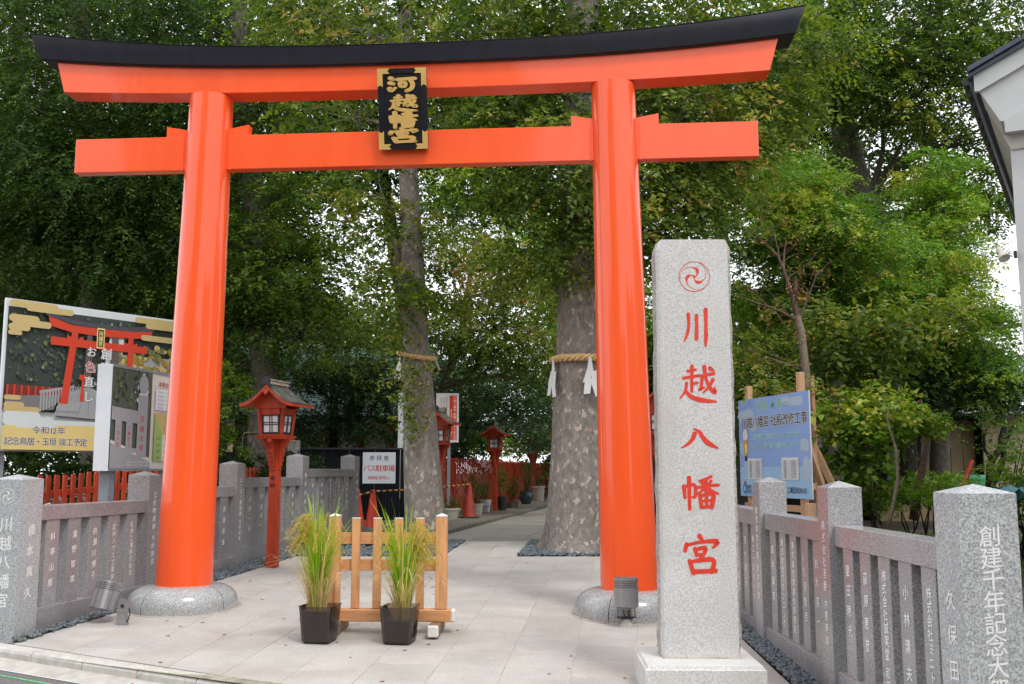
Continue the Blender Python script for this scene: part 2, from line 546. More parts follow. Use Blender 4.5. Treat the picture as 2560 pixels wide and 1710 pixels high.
def instance(name, me, parent, loc, rz=0.0, scale=None, wloc=True):
    """another object on shared mesh data; loc in world"""
    o = bpy.data.objects.new(name, me)
    COL.objects.link(o)
    if parent is not None:
        o.parent = parent
        o.location = Vector(loc) - root_loc(parent)
    else:
        o.location = loc
    o.rotation_euler = (0, 0, rz)
    if scale: o.scale = scale
    return o

def children(o):
    return [c for c in bpy.data.objects if c.parent == o]

def copy_tree(o, parent=None):
    c = o.copy()
    COL.objects.link(c)
    if parent is not None:
        c.parent = parent
    for k in KIDS.get(o.name, []):
        copy_tree(k, c)
    return c
KIDS = {}
def index_kids():
    KIDS.clear()
    for o in bpy.data.objects:
        if o.parent is not None:
            KIDS.setdefault(o.parent.name, []).append(o)

def zg(y):
    """the forecourt climbs gently away from the street and levels out"""
    return min(0.297, max(-0.36, 0.045 * (y - 11.6)))

# ------------------------------------------------------------------ lettering
_gl = {}
_gobj = None
def glyph(ch, bold=0.0):
    """2-D outline of a character filled with triangles, centred on its em box, em = 1"""
    global _gobj
    k = (ch, bold)
    if k in _gl:
        return _gl[k]
    if _gobj is None:
        cu = bpy.data.curves.new('lettering', 'FONT')
        cu.resolution_u = 2
        _gobj = bpy.data.objects.new('lettering', cu)
    cu = _gobj.data
    cu.body = ch; cu.size = 1.0; cu.offset = bold
    me = bpy.data.meshes.new_from_object(_gobj)
    n = len(me.vertices)
    co = np.zeros(n * 3); me.vertices.foreach_get('co', co); co = co.reshape(-1, 3)[:, :2]
    fs = [tuple(p.vertices) for p in me.polygons]
    bpy.data.meshes.remove(me)
    w = (co[:, 0].max() if n else 0.5)
    _gl[k] = (co, fs, w)
    return _gl[k]

def bolds(b):
    """strokes are thickened by overlaying shifted copies (outline offset breaks dense characters)"""
    if b <= 0: return [(0, 0)]
    if b < 0.03: return [(-b * 0.8, 0), (b * 0.8, 0), (0, b * 0.6), (0, -b * 0.6)]
    return [(b * math.cos(a), b * math.sin(a)) for a in np.arange(10) * PI / 5] + [(0, 0), (b * 0.4, b * 0.4), (-b * 0.4, -b * 0.4)]

def text_line(mb, s, O, R, U, size, mat, bold=0.0, spacing=1.0, xs=1.0, align='C', lift=0.0015):
    """horizontal line; (O) is the centre of the line"""
    O, R, U = Vector(O), Vector(R), Vector(U)
    N = R.cross(U).normalized()
    adv = []
    for ch in s:
        if ch == ' ':
            adv.append(0.35)
        else:
            co, fs, w = glyph(ch)
            adv.append(0.98 if ord(ch) > 0x2000 else w + 0.07)
    tot = sum(adv) * spacing
    x = -tot / 2 if align == 'C' else 0.0
    for ch, a in zip(s, adv):
        if ch != ' ':
            co, fs, w = glyph(ch)
            off = x + (a * spacing - a) / 2 if ord(ch) > 0x2000 else x
            for i_, (bx, by) in enumerate(bolds(bold)):
                vs = [O + R * ((off + p[0] + bx) * size * xs) + U * ((p[1] - 0.36 + by) * size) + N * (lift + i_ * 0.00001) for p in co]
                mb.add(vs, fs, mat)
        x += a * spacing
    return mb

def text_col(mb, s, O, R, U, size, mat, bold=0.0, pitch=1.1, lift=0.0015, xs=1.0, shear=0.0, jig=0.0):
    """vertical line; O is the top centre"""
    O, R, U = Vector(O), Vector(R), Vector(U)
    N = R.cross(U).normalized()
    y = 0.0
    for ch in s:
        if ch == ' ':
            y -= size * pitch * 0.45; continue
        co, fs, w = glyph(ch)
        cx = 0.49 if ord(ch) > 0x2000 else w / 2
        long_ = ch == 'ー'
        j = rnd.uniform(-jig, jig)
        for i_, (bx, by) in enumerate(bolds(bold)):
            vs = []
            for p in co:
                u, v = p[0] - cx + bx, p[1] - 0.36 + by
                if long_: u, v = -v, -u
                v = v + shear * u
                vs.append(O + R * (u * size * xs + j * size) + U * (y + (v - 0.5) * size) + N * (lift + i_ * 0.00001))
            mb.add(vs, fs, mat)
        y -= size * pitch
    return mb

# brush-written characters: strokes of (x, y, width) on a 100 x 100 square, y up
BRUSH = {
 '川': [[(24, 84, 9), (25, 60, 7), (20, 36, 7), (8, 14, 3)], [(52, 80, 9), (52, 50, 8), (50, 22, 9)],
       [(84, 96, 10), (84, 60, 8), (83, 24, 9), (81, 2, 5)]],
 '越': [[(24, 86, 6), (46, 90, 5)], [(36, 100, 7), (35, 70, 6)], [(12, 66, 6), (34, 70, 6), (54, 73, 6)],
       [(35, 68, 6), (34, 30, 6)], [(36, 50, 6), (50, 53, 5)], [(20, 52, 6), (16, 30, 5), (2, 10, 3)],
       [(16, 32, 5), (32, 14, 8), (62, 4, 9), (100, 0, 4)],
       [(56, 72, 5), (96, 79, 6)], [(64, 70, 6), (60, 42, 6), (54, 32, 4), (68, 40, 4)],
       [(70, 98, 8), (74, 66, 6), (84, 40, 7), (98, 26, 8), (97, 42, 2)], [(93, 62, 7), (82, 42, 5), (66, 26, 3)], [(86, 94, 8), (95, 88, 5)]],
 '八': [[(40, 74, 9), (34, 50, 8), (22, 28, 7), (2, 10, 3)], [(38, 92, 5), (52, 80, 7), (62, 54, 9), (78, 28, 12), (100, 10, 5)]],
 '幡': [[(8, 68, 8), (10, 34, 6)], [(8, 66, 6), (36, 72, 7), (37, 38, 6), (30, 36, 4)], [(22, 94, 8), (22, 50, 7), (22, 0, 6)],
       [(50, 84, 5), (66, 90, 5), (80, 97, 6)], [(54, 82, 6), (59, 74, 5)], [(80, 84, 6), (74, 74, 5)],
       [(42, 64, 6), (68, 69, 6), (99, 72, 6)], [(66, 88, 7), (66, 46, 6)], [(64, 66, 6), (54, 54, 5), (42, 46, 3)], [(68, 66, 6), (80, 54, 8), (98, 46, 4)],
       [(50, 42, 7), (53, 6, 7)], [(50, 40, 6), (84, 44, 8), (80, 6, 8)], [(53, 24, 5), (81, 27, 5)], [(67, 42, 6), (67, 8, 6)], [(53, 6, 6), (80, 8, 6)]],
 '宮': [[(46, 100, 9), (52, 90, 7)], [(8, 78, 8), (4, 62, 8)], [(10, 76, 6), (48, 84, 6), (96, 86, 9), (84, 70, 5)],
       [(32, 66, 8), (36, 50, 7)], [(33, 64, 6), (62, 69, 8), (56, 50, 7)], [(37, 50, 6), (57, 52, 6)], [(50, 50, 6), (44, 38, 5)],
       [(16, 34, 8), (26, 4, 9)], [(16, 32, 6), (82, 38, 9), (78, 6, 8)], [(26, 6, 8), (90, 9, 8)]],
 '河': [[(10, 92, 14), (18, 86, 12)], [(8, 66, 14), (18, 62, 12)], [(6, 36, 14), (12, 26, 14), (26, 40, 8)],
       [(36, 84, 12), (96, 88, 12)], [(42, 66, 10), (44, 46, 10)], [(42, 66, 10), (62, 66, 10), (60, 46, 10), (44, 46, 10)],
       [(78, 86, 12), (88, 60, 12), (84, 34, 12), (66, 22, 12)]],
}
def brush(mb, ch, O, R, U, sz, mat, xs=1.0, lift=0.002, wide=1.0, cap=8):
    """O = bottom-left of the character square"""
    O, R, U = Vector(O), Vector(R), Vector(U)
    N = R.cross(U).normalized()
    lay = 0
    for st in BRUSH[ch]:
        # catmull-rom through the control points
        P = [np.array(p, float) for p in st]
        Q = [P[0]] + P + [P[-1]]
        pts = []
        for i in range(1, len(Q) - 2):
            for k in range(5):
                t = k / 5
                a, b_, c, d = Q[i - 1], Q[i], Q[i + 1], Q[i + 2]
                pts.append(0.5 * (2 * b_ + (c - a) * t + (2 * a - 5 * b_ + 4 * c - d) * t * t + (3 * b_ - a - 3 * c + d) * t ** 3))
        pts.append(P[-1])
        pts = np.array(pts)
        d = np.gradient(pts[:, :2], axis=0)
        d /= np.linalg.norm(d, axis=1)[:, None] + 1e-9
        nrm = np.stack([-d[:, 1], d[:, 0]], 1)
        w = pts[:, 2] * wide * 0.62
        Lp = pts[:, :2] + nrm * w[:, None]; Rp = pts[:, :2] - nrm * w[:, None]
        lay += 1
        lf = lift + lay * 0.00012
        def W(q): return O + R * (q[0] * sz * xs / 100) + U * (q[1] * sz / 100) + N * lf
        vs = []; fs = []
        for a, b_ in zip(Lp, Rp):
            vs += [W(a), W(b_)]
        for i in range(len(pts) - 1):
            fs.append((2 * i, 2 * i + 1, 2 * i + 3, 2 * i + 2))
        mb.add(vs, fs, mat)
        for e, sg in ((0, -1), (len(pts) - 1, 1)):       # round ends
            c = pts[e, :2]; r_ = w[e]; dd = d[e] * sg; nn = nrm[e]
            cp = [W(c)] + [W(c + nn * r_ * math.cos(t) + dd * r_ * math.sin(t)) for t in [PI * k / cap for k in range(cap + 1)]]
            mb.add(cp, [(0, k, k + 1) for k in range(1, cap + 1)], mat)
    return mb

def mitsudomoe(mb, O, R, U, rad, mat, ring=0.035, lift=0.002, solid=False):
    """three commas whirling in a ring: ring plus the three curved gaps"""
    O, R, U = Vector(O), Vector(R), Vector(U)
    N = R.cross(U).normalized()
    def W(u, v, k=0): return O + R * (u * rad) + U * (v * rad) + N * (lift + k * 0.0002)
    n = 48
    vs = []; fs = []
    for k in range(n):
        t = 2 * PI * k / n
        vs += [W(math.cos(t), math.sin(t)), W((1 - ring) * math.cos(t), (1 - ring) * math.sin(t))]
        a = 2 * k; b_ = 2 * ((k + 1) % n)
        fs.append((a, b_, b_ + 1, a + 1))
    mb.add(vs, fs, mat)
    for j in range(3):
        t0 = 2 * PI * j / 3 + 0.45
        L = []; Rr = []
        m = 22
        for i in range(m + 1):
            s = i / m
            # a gap curve from the centre swirling out to the ring
            rr = 0.06 + 0.86 * (1 - (1 - s) ** 1.5)
            th = t0 + 2.9 * s ** 1.15
            w = 0.012 + 0.19 * math.exp(-((s - 0.30) / 0.13) ** 2) * 0.62 + 0.028 * (1 - s)
            c = np.array([rr * math.cos(th), rr * math.sin(th)])
            th2 = t0 + 2.9 * (s + 0.01) ** 1.15; r2 = 0.06 + 0.86 * (1 - max(0, 1 - s - 0.01) ** 1.5)
            d = np.array([r2 * math.cos(th2), r2 * math.sin(th2)]) - c
            d /= np.linalg.norm(d) + 1e-9
            nn = np.array([-d[1], d[0]])
            L.append(c + nn * w * 0.4); Rr.append(c - nn * w)
        vs = []
        for a, b_ in zip(L, Rr):
            vs += [W(a[0], a[1], 1), W(b_[0], b_[1], 1)]
        mb.add(vs, [(2 * i, 2 * i + 1, 2 * i + 3, 2 * i + 2) for i in range(m)], mat)
    mb.add([W(0.09 * math.cos(2 * PI * k / 8), 0.09 * math.sin(2 * PI * k / 8), 2) for k in range(8)], [tuple(range(8))], mat)
    return mb

# ------------------------------------------------------------------ numpy instancing of small solids into one mesh
def scatter_mesh(name, baseV, baseF, pos_, rot_, scl_, mat, parent=None, loc=None, smooth=False, attr=None):
    n = len(pos_); nv = len(baseV)
    bv = np.asarray(baseV, float)
    V = np.einsum('nij,nvj->nvi', rot_, bv[None] * scl_[:, None, :]) + pos_[:, None, :]
    V = V.reshape(-1, 3)
    if parent is not None: V = V - np.array(root_loc(parent))
    elif loc is not None: V = V - np.array(loc)
    k = len(baseF[0])
    F = (np.asarray(baseF)[None] + (np.arange(n) * nv)[:, None, None]).reshape(-1, k)
    me = bpy.data.meshes.new(name)
    me.vertices.add(len(V)); me.vertices.foreach_set('co', V.ravel())
    me.loops.add(F.size); me.loops.foreach_set('vertex_index', F.ravel().astype(np.int32))
    me.polygons.add(len(F)); me.polygons.foreach_set('loop_start', np.arange(0, F.size, k, dtype=np.int32))
    if smooth: me.polygons.foreach_set('use_smooth', np.ones(len(F), bool))
    if attr is not None:
        at = me.attributes.new('tint', 'FLOAT', 'FACE')
        at.data.foreach_set('value', np.repeat(attr, len(baseF)).astype(np.float32))
    me.materials.append(M(mat))
    me.update(calc_edges=True)
    o = bpy.data.objects.new(name, me)
    COL.objects.link(o)
    if parent is not None: o.parent = parent
    elif loc is not None: o.location = loc
    return o

def rotmats(n, tilt=PI):
    a = rng.uniform(0, 2 * PI, n); b_ = rng.uniform(-tilt, tilt, n); c = rng.uniform(-tilt, tilt, n)
    ca, sa, cb, sb, cc, sc_ = np.cos(a), np.sin(a), np.cos(b_), np.sin(b_), np.cos(c), np.sin(c)
    Rz = np.zeros((n, 3, 3)); Rz[:, 0, 0] = ca; Rz[:, 0, 1] = -sa; Rz[:, 1, 0] = sa; Rz[:, 1, 1] = ca; Rz[:, 2, 2] = 1
    Rx = np.zeros((n, 3, 3)); Rx[:, 0, 0] = 1; Rx[:, 1, 1] = cb; Rx[:, 1, 2] = -sb; Rx[:, 2, 1] = sb; Rx[:, 2, 2] = cb
    Ry = np.zeros((n, 3, 3)); Ry[:, 1, 1] = 1; Ry[:, 0, 0] = cc; Ry[:, 0, 2] = sc_; Ry[:, 2, 0] = -sc_; Ry[:, 2, 2] = cc
    return Rz @ Rx @ Ry

def pebbles(name, polyfn, n, box, label, size=(0.028, 0.05)):
    """rounded dark stones; polyfn(x, y) -> bool array; box = x0,x1,y0,y1"""
    x = rng.uniform(box[0], box[1], n * 4); y = rng.uniform(box[2], box[3], n * 4)
    ok = polyfn(x, y); x, y = x[ok][:n], y[ok][:n]
    n = len(x)
    z = np.array([zg(q) for q in y]) + rng.uniform(-0.004, 0.028, n)
    # a squashed 14-sided pebble
    ring = [(math.cos(t), math.sin(t)) for t in np.arange(6) * PI / 3]
    bv = [(0, 0, 1)] + [(0.8 * a, 0.8 * b_, 0.62) for a, b_ in ring] + [(1.0 * a, 1.0 * b_, -0.1) for a, b_ in ring] + [(0, 0, -0.9)]
    bf = []
    for k in range(6):
        k2 = (k + 1) % 6
        bf += [(0, 1 + k, 1 + k2), (1 + k, 7 + k, 7 + k2), (1 + k, 7 + k2, 1 + k2), (13, 7 + k2, 7 + k)]
    s = rng.uniform(size[0], size[1], n)
    sc = np.stack([s * rng.uniform(0.7, 1.2, n), s * rng.uniform(0.5, 0.95, n), s * rng.uniform(0.35, 0.62, n)], 1) * 0.75
    o = scatter_mesh(name, bv, bf, np.stack([x, y, z], 1), rotmats(n, 0.6), sc, 'pebble', smooth=True)
    tag(o, label, 'gravel', kind='stuff')
    return o

# ------------------------------------------------------------------ foliage
def leaves_obj(name, P, D, N, L, W, tint, mat, parent):
    n = len(P)
    D = D / (np.linalg.norm(D, axis=1)[:, None] + 1e-9)
    S = np.cross(D, N); S /= np.linalg.norm(S, axis=1)[:, None] + 1e-9
    Nn = np.cross(S, D)
    V = np.empty((n, 4, 3))
    V[:, 0] = P
    V[:, 1] = P + D * (L * 0.45)[:, None] + S * (W * 0.5)[:, None] + Nn * (W * 0.12)[:, None]
    V[:, 2] = P + D * L[:, None] - Nn * (L * 0.08)[:, None]
    V[:, 3] = P + D * (L * 0.45)[:, None] - S * (W * 0.5)[:, None] + Nn * (W * 0.12)[:, None]
    V = V.reshape(-1, 3)
    if parent is not None: V -= np.array(root_loc(parent))
    me = bpy.data.meshes.new(name)
    me.vertices.add(4 * n); me.vertices.foreach_set('co', V.ravel())
    me.loops.add(4 * n); me.loops.foreach_set('vertex_index', np.arange(4 * n, dtype=np.int32))
    me.polygons.add(n); me.polygons.foreach_set('loop_start', np.arange(0, 4 * n, 4, dtype=np.int32))
    at = me.attributes.new('tint', 'FLOAT', 'FACE')
    at.data.foreach_set('value', np.clip(tint, 0, 1).astype(np.float32))
    me.materials.append(M(mat))
    me.update(calc_edges=True)
    o = bpy.data.objects.new(name, me)
    COL.objects.link(o)
    if parent is not None: o.parent = parent
    return o

def unit(a):
    return a / (np.linalg.norm(a, axis=-1, keepdims=True) + 1e-9)

def sprays(C, D, nleaf, slen, leaf, lw, tint0, tvar=0.14, droop=0.35, flat_=0.75, spread=0.9, face=None):
    """C,D: (m,3) spray roots and directions -> arrays for leaves_obj. Leaves stand in two rows on a drooping twig."""
    m = len(C)
    D = unit(D)
    up = np.tile([0, 0, 1.0], (m, 1)) + rng.normal(0, 0.35, (m, 3))
    S = unit(np.cross(D, up)); N = unit(np.cross(S, D))
    k = np.arange(nleaf)
    t = (k + 0.5) / nleaf
    side = np.where(k % 2 == 0, 1.0, -1.0)
    sl = slen * rng.uniform(0.6, 1.25, (m, 1))
    Pp = C[:, None, :] + D[:, None, :] * (t[None] * sl)[..., None]
    Pp[..., 2] -= droop * (t[None] ** 2) * sl * 1.0
    Pp += rng.normal(0, 0.025, Pp.shape)
    ld = D[:, None, :] * 0.75 + S[:, None, :] * (side[None] * spread)[..., None]
    ld[..., 2] -= droop * t[None] * 0.9
    ld = ld + rng.normal(0, 0.28, ld.shape)
    if face is not None: N = unit(unit(face) * 0.55 + np.sign((N * face).sum(1, keepdims=True)) * N * 0.5 + [0, 0, 0.35])
    nn = N[:, None, :] * flat_ + rng.normal(0, 0.36, (m, nleaf, 3))
    L = leaf * rng.uniform(0.6, 1.25, (m, nleaf)) * (1.15 - 0.4 * t[None])
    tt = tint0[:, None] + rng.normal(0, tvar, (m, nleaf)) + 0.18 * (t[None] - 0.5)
    return (Pp.reshape(-1, 3), ld.reshape(-1, 3), nn.reshape(-1, 3), L.ravel(), L.ravel() * lw, tt.ravel())

def limb(mb, a, b_, r0, r1, bend=0.12, seg=5, n=5, sag=0.0):
    a, b_ = np.array(a, float), np.array(b_, float)
    d = b_ - a; ln = np.linalg.norm(d)
    off = rng.normal(0, 1, 3) * ln * bend
    pts = []
    for i in range(n + 1):
        t = i / n
        pts.append(a + d * t + off * math.sin(PI * t) + np.array([0, 0, -sag * ln * t * t]))
    mb.tube(pts, [r0 + (r1 - r0) * (i / n) for i in range(n + 1)], seg, caps=False)
    return pts

def trunk_mesh(pts, rads, seg=20, rough=0.05, flare=0.0, sub=4):
    """knobbly tapered trunk through world points"""
    P = np.array(pts, float); Rr = np.array(rads, float)
    n = (len(P) - 1) * sub + 1
    ti = np.linspace(0, len(P) - 1, n)
    Q = np.stack([np.interp(ti, range(len(P)), P[:, k]) for k in range(3)], 1)
    rr = np.interp(ti, range(len(P)), Rr)
    vs = []; fs = []
    ph = rnd.uniform(0, 10)
    for i in range(n):
        for k in range(seg):
            t = 2 * PI * k / seg
            r_ = rr[i] * (1 + rough * mnoise.noise(Vector((math.cos(t) * 1.6 + ph, math.sin(t) * 1.6, Q[i][2] * 0.9))) * 2)
            if flare:
                h = Q[i][2] - Q[0][2]
                r_ += flare * math.exp(-h / 0.22) * (0.55 + 0.45 * math.sin(3.0 * t + ph) + 0.2 * math.sin(7 * t))
            vs.append((Q[i][0] + r_ * math.cos(t), Q[i][1] + r_ * math.sin(t), Q[i][2]))
    for i in range(n - 1):
        for k in range(seg):
            k2 = (k + 1) % seg
            fs.append((i * seg + k, i * seg + k2, (i + 1) * seg + k2, (i + 1) * seg + k))
    return vs, fs

def tree(name, label, cat, trunk, blobs, leafm, barkm, leaf=0.085, lw=0.5, slen=0.55, nleaf=13, tint=0.45, tspread=0.16,
         clumps=10, per=26, csize=0.30, droop=0.35, group=None, fork=0.45, seg=14, rough=0.05, flare=0.0, limb_r=0.05, hang=-0.15, shell=(0.45, 1.0), dens=1.5):
    """trunk: [(x,y,z,r)...]; blobs: [(cx,cy,cz,rx,ry,rz, weight[, tint])]"""
    root = thing(name, label, cat, tuple(trunk[0][:3]), group)
    vs, fs = trunk_mesh([t[:3] for t in trunk], [t[3] for t in trunk], seg, rough, flare)
    mesh_obj('trunk', vs, fs, root, barkm, smooth='all')
    T = np.array([t[:3] for t in trunk], float)
    lm = MB()
    allC = []; allD = []; allT = []; allF = []
    for bl in blobs:
        c = np.array(bl[:3], float); r_ = np.array(bl[3:6], float); wgt = bl[6]
        tb = bl[7] if len(bl) > 7 else tint
        K = max(3, int(clumps * wgt))
        u = unit(rng.normal(0, 1, (K, 3)))
        rad = rng.uniform(shell[0] ** 2, shell[1] ** 2, K) ** 0.5
        cc = c + u * r_ * rad[:, None]
        # nearest point on the upper part of the trunk feeds this blob
        zt = np.clip(c[2] - r_[2] * 0.9, T[0][2] + (T[-1][2] - T[0][2]) * fork, T[-1][2])
        src = np.array([np.interp(zt, T[:, 2], T[:, 0]), np.interp(zt, T[:, 2], T[:, 1]), zt])
        hub = src * 0.35 + c * 0.65
        if limb_r:
            limb(lm, src, hub, limb_r * 1.6, limb_r, 0.08)
            for q in cc:
                limb(lm, hub if rnd.random() < 0.7 else src * 0.5 + hub * 0.5, q, limb_r * 0.55, limb_r * 0.12, 0.10, 4, 4, 0.0)
        n = int(per * dens)
        ctr = np.repeat(cc, n, 0)
        sc = r_.mean() * csize * 0.82
        ofs = rng.normal(0, 1, ctr.shape) * sc * np.array([1.15, 1.15, 0.42])
        P = ctr + ofs
        out = unit(P - c)
        D = out * 0.6 + unit(ofs) * 0.7 + rng.normal(0, 0.35, P.shape)
        D[:, 2] = D[:, 2] * 0.5 + hang
        allC.append(P); allD.append(D); allF.append(out)
        ct = rng.normal(0, tspread * 1.2, K)
        allT.append(tb + np.repeat(ct, n) + rng.normal(0, 0.05, len(P)))
    if lm.v:
        lm.build('limbs', root, barkm, smooth='all')
    C = np.concatenate(allC); D = np.concatenate(allD); T0 = np.concatenate(allT)
    A = sprays(C, D, nleaf, slen, leaf * 1.06, lw, T0, droop=droop, face=np.concatenate(allF))
    leaves_obj('crown', *A, leafm, root)
    return root

# ================================================================== GROUND AND STREET
K0 = np.array([-4.895, 9.947]); KD = np.array([0.8865, -0.4627]); KN = np.array([-0.4627, -0.8865])
def kp(s, t): return K0 + KD * s + KN * t

def ground_sheet():
    """one sheet of soil behind the kerb line, out to the horizon"""
    vs = []; fs = []
    S = [-400, -120, -40, -20, -10, -5, 0, 4, 8, 12, 16, 20, 30, 60, 150, 400]
    T = [0.01, -2, -4, -6, -8, -10, -12, -16, -20, -26, -40, -80, -200, -500]
    for t in T:
        for s_ in S:
            p = kp(s_, t)
            vs.append((p[0], p[1], zg(p[1]) - 0.05))
    n = len(S)
    for i in range(len(T) - 1):
        for k in range(n - 1):
            fs.append((i * n + k, i * n + k + 1, (i + 1) * n + k + 1, (i + 1) * n + k))
    return tag(mesh_obj('ground', vs, fs, None, 'soil'), 'brown bare soil under and around the trees', kind='structure')
ground_sheet()

def strip(name, t0, t1, z0, z1, mat, label, S=(-400, -60, -25, -12, -6, 0, 4, 8, 12, 18, 40, 400), parent=None):
    vs = []; fs = []
    for s_ in S:
        zz = zg(kp(s_, 0)[1])
        for t, dz in ((t0, z0), (t1, z1)):
            p = kp(s_, t); vs.append((p[0], p[1], zz + dz))
    for i in range(len(S) - 1):
        fs.append((2 * i, 2 * i + 1, 2 * i + 3, 2 * i + 2))
    return tag(mesh_obj(name, vs, fs, parent, mat), label, kind='structure')
strip('road', 0.40, 60, -0.125, -0.125, 'asphalt', 'grey asphalt street in front of the shrine')
strip('gutter', 0.19, 0.42, -0.078, -0.116, 'concrete', 'pale concrete gutter strip between kerb and asphalt')
strip('kerb_joint', -0.02, 0.05, -0.022, -0.022, 'dark_joint', 'dark joint between forecourt paving and kerb')
strip('road_marking', 0.545, 0.575, -0.121, -0.121, 'asphalt_paint', 'thin green survey line sprayed on the asphalt', S=(-3, -1.5, 0, 0.75, 1.5))

# kerb stones, each one a part
kerb = tag(mesh_obj('kerb', [tuple(kp(-60, 0.03)) + (zg(kp(-60, 0)[1]) - 0.075,), tuple(kp(60, 0.03)) + (zg(kp(60, 0)[1]) - 0.075,),
                             tuple(kp(60, 0.185)) + (zg(kp(60, 0)[1]) - 0.075,), tuple(kp(-60, 0.185)) + (zg(kp(-60, 0)[1]) - 0.075,)],
                    [(0, 1, 2, 3)], None, 'kerb_face'), 'low concrete kerb along the street edge', kind='structure')
ln = 0.672
for i in range(-3, 15):
    s0 = 0.02 + i * ln
    mb = MB(); ring = []
    prof = [(0.035, -0.10), (0.035, 0.004), (0.045, 0.010), (0.145, 0.006), (0.175, -0.006), (0.19, -0.03), (0.192, -0.10)]
    for s_, dz in ((s0 + 0.004, -0.006), (s0 + 0.012, 0), (s0 + ln - 0.012, 0), (s0 + ln - 0.004, -0.006)):
        for t, h in prof:
            p = kp(s_, t); ring.append((p[0], p[1], zg(kp(s_, 0)[1]) + h + (dz if h > -0.05 else 0)))
    n = len(prof)
    fs = [(a * n + b_, a * n + b_ + 1, (a + 1) * n + b_ + 1, (a + 1) * n + b_) for a in range(3) for b_ in range(n - 1)]
    fs += [tuple(range(n - 1, -1, -1)), tuple(range(3 * n, 4 * n))]
    mb.add(ring, fs)
    mb.build('kerb_stone', kerb, 'kerb_concrete')

# ---- forecourt slabs, clipped to the forecourt outline
def clip(poly, O, n):
    """keep the side where (p-O).n >= 0"""
    out = []
    for i in range(len(poly)):
        a, b_ = poly[i], poly[(i + 1) % len(poly)]
        da = (a - O) @ n; db = (b_ - O) @ n
        if da >= 0: out.append(a)
        if (da >= 0) != (db >= 0): out.append(a + (b_ - a) * (da / (da - db)))
    return out
def clip_poly(poly, region):
    c = sum(region) / len(region)
    for i in range(len(region)):
        a, b_ = region[i], region[(i + 1) % len(region)]
        d = b_ - a; n = np.array([-d[1], d[0]])
        if (c - a) @ n < 0: n = -n
        poly = clip(poly, a, n)
        if len(poly) < 3: return []
    return poly
def area(p): return 0.5 * abs(sum(p[i][0] * p[(i + 1) % len(p)][1] - p[(i + 1) % len(p)][0] * p[i][1] for i in range(len(p))))
A2 = lambda *a: np.array(a, float)
kr = kp(8.02, -0.02)
REG1 = [A2(*kp(0.17, -0.02)), A2(*kr), A2(2.262, 16.30), A2(-3.43, 16.30)]
REG2 = [A2(-1.10, 16.31), A2(0.082, 16.31), A2(0.35, 18.5), A2(-0.83, 18.5)]

def slab_mesh(parent, poly, gap, top, bottom, mat):
    c = sum(poly) / len(poly)
    q = []
    for i in range(len(poly)):
        a = poly[i]
        q.append(a + (c - a) / (np.linalg.norm(c - a) + 1e-6) * gap * 1.3)
    n = len(q)
    ch = [p + (c - p) / (np.linalg.norm(c - p) + 1e-6) * 0.005 for p in q]
    vs = [(p[0], p[1], zg(p[1]) + top) for p in ch] + [(p[0], p[1], zg(p[1]) + top - 0.003) for p in q] + [(p[0], p[1], zg(p[1]) + bottom) for p in q]
    fs = [tuple(range(n))]
    for i in range(n):
        j = (i + 1) % n
        fs += [(i, n + i, n + j, j), (n + i, 2 * n + i, 2 * n + j, n + j)]
    return mesh_obj('paving_slab', vs, fs, parent, mat)

def pave(root, regions, org, ang, w, l, rows, cols, gap, mat, stagger=True, jit=0.0012):
    e = A2(math.sin(ang), math.cos(ang)); r_ = A2(math.cos(ang), -math.sin(ang))     # e = along the path
    for c in cols:
        off = (0.5 * l if (c % 2 and stagger) else 0.0)
        for k in rows:
            o = org + r_ * (c * w) + e * (k * l + off)
            quad = [o, o + r_ * w, o + r_ * w + e * l, o + e * l]
            for rg in regions:
                p = clip_poly(quad, rg)
                if len(p) >= 3 and area(p) > 0.004:
                    slab_mesh(root, p, gap, rnd.uniform(-jit, jit), -0.04, mat)

def bed(name, regions, dz, mat, label, parent=None):
    vs = []; fs = []
    for rg in regions:
        k = len(vs)
        vs += [(p[0], p[1], zg(p[1]) + dz) for p in rg]
        fs.append(tuple(range(k, k + len(rg))))
    return mesh_obj(name, vs, fs, parent, mat)
fore = tag(bed('forecourt', [REG1, REG2], -0.0045, 'mortar', ''), 'pale granite slab paving of the shrine forecourt', kind='structure')
pave(fore, [REG1, REG2], A2(-0.123, 8.39), 0.108, 0.578, 0.60, range(-8, 20), range(-10, 10), 0.0030, 'granite_paving')
# the path beyond, running off to the right between kerb and trees
pe = math.atan(0.165)
PO = A2(-1.62, 18.52)
def pp(a, b_): return PO + A2(math.cos(pe), -math.sin(pe)) * a + A2(math.sin(pe), math.cos(pe)) * b_
REG3 = [A2(-1.62, 18.52), A2(2.6, 18.52), pp(4.2, 45), pp(0.0, 45)]
path = tag(bed('shrine_path', [REG3], -0.008, 'dark_joint', ''), 'brownish paved path leading away past the lanterns', kind='structure')
pave(path, [REG3], PO, pe, 0.84, 0.9, range(-2, 22), range(0, 6), 0.0055, 'granite_path', jit=0.002)
far = [A2(*pp(0, 19.0)), A2(*pp(5.1, 19.0)), A2(*pp(5.1, 46)), A2(*pp(0, 46))]
# mossy raised edge left of the path with its kerb stones
edge = tag(mesh_obj('path_edge', [(p[0], p[1], 0.36) for p in (pp(-3.4, -1.2), pp(-0.16, -1.2), pp(-0.16, 45), pp(-3.4, 45))], [(0, 1, 2, 3)], None, 'mossy_kerb'),
           'raised dirt strip with pots left of the path', kind='structure')
for k in range(24):
    a, b_ = 0.3 + k * 1.2 - 1.4, 0.3 + (k + 1) * 1.2 - 1.4 - 0.02
    c = pp(-0.085, (a + b_) / 2)
    MB().box((c[0], c[1], 0.31), (0.17, b_ - a, 0.15), -pe, bev=0.02).build('kerb_stone', edge, 'mossy_kerb')

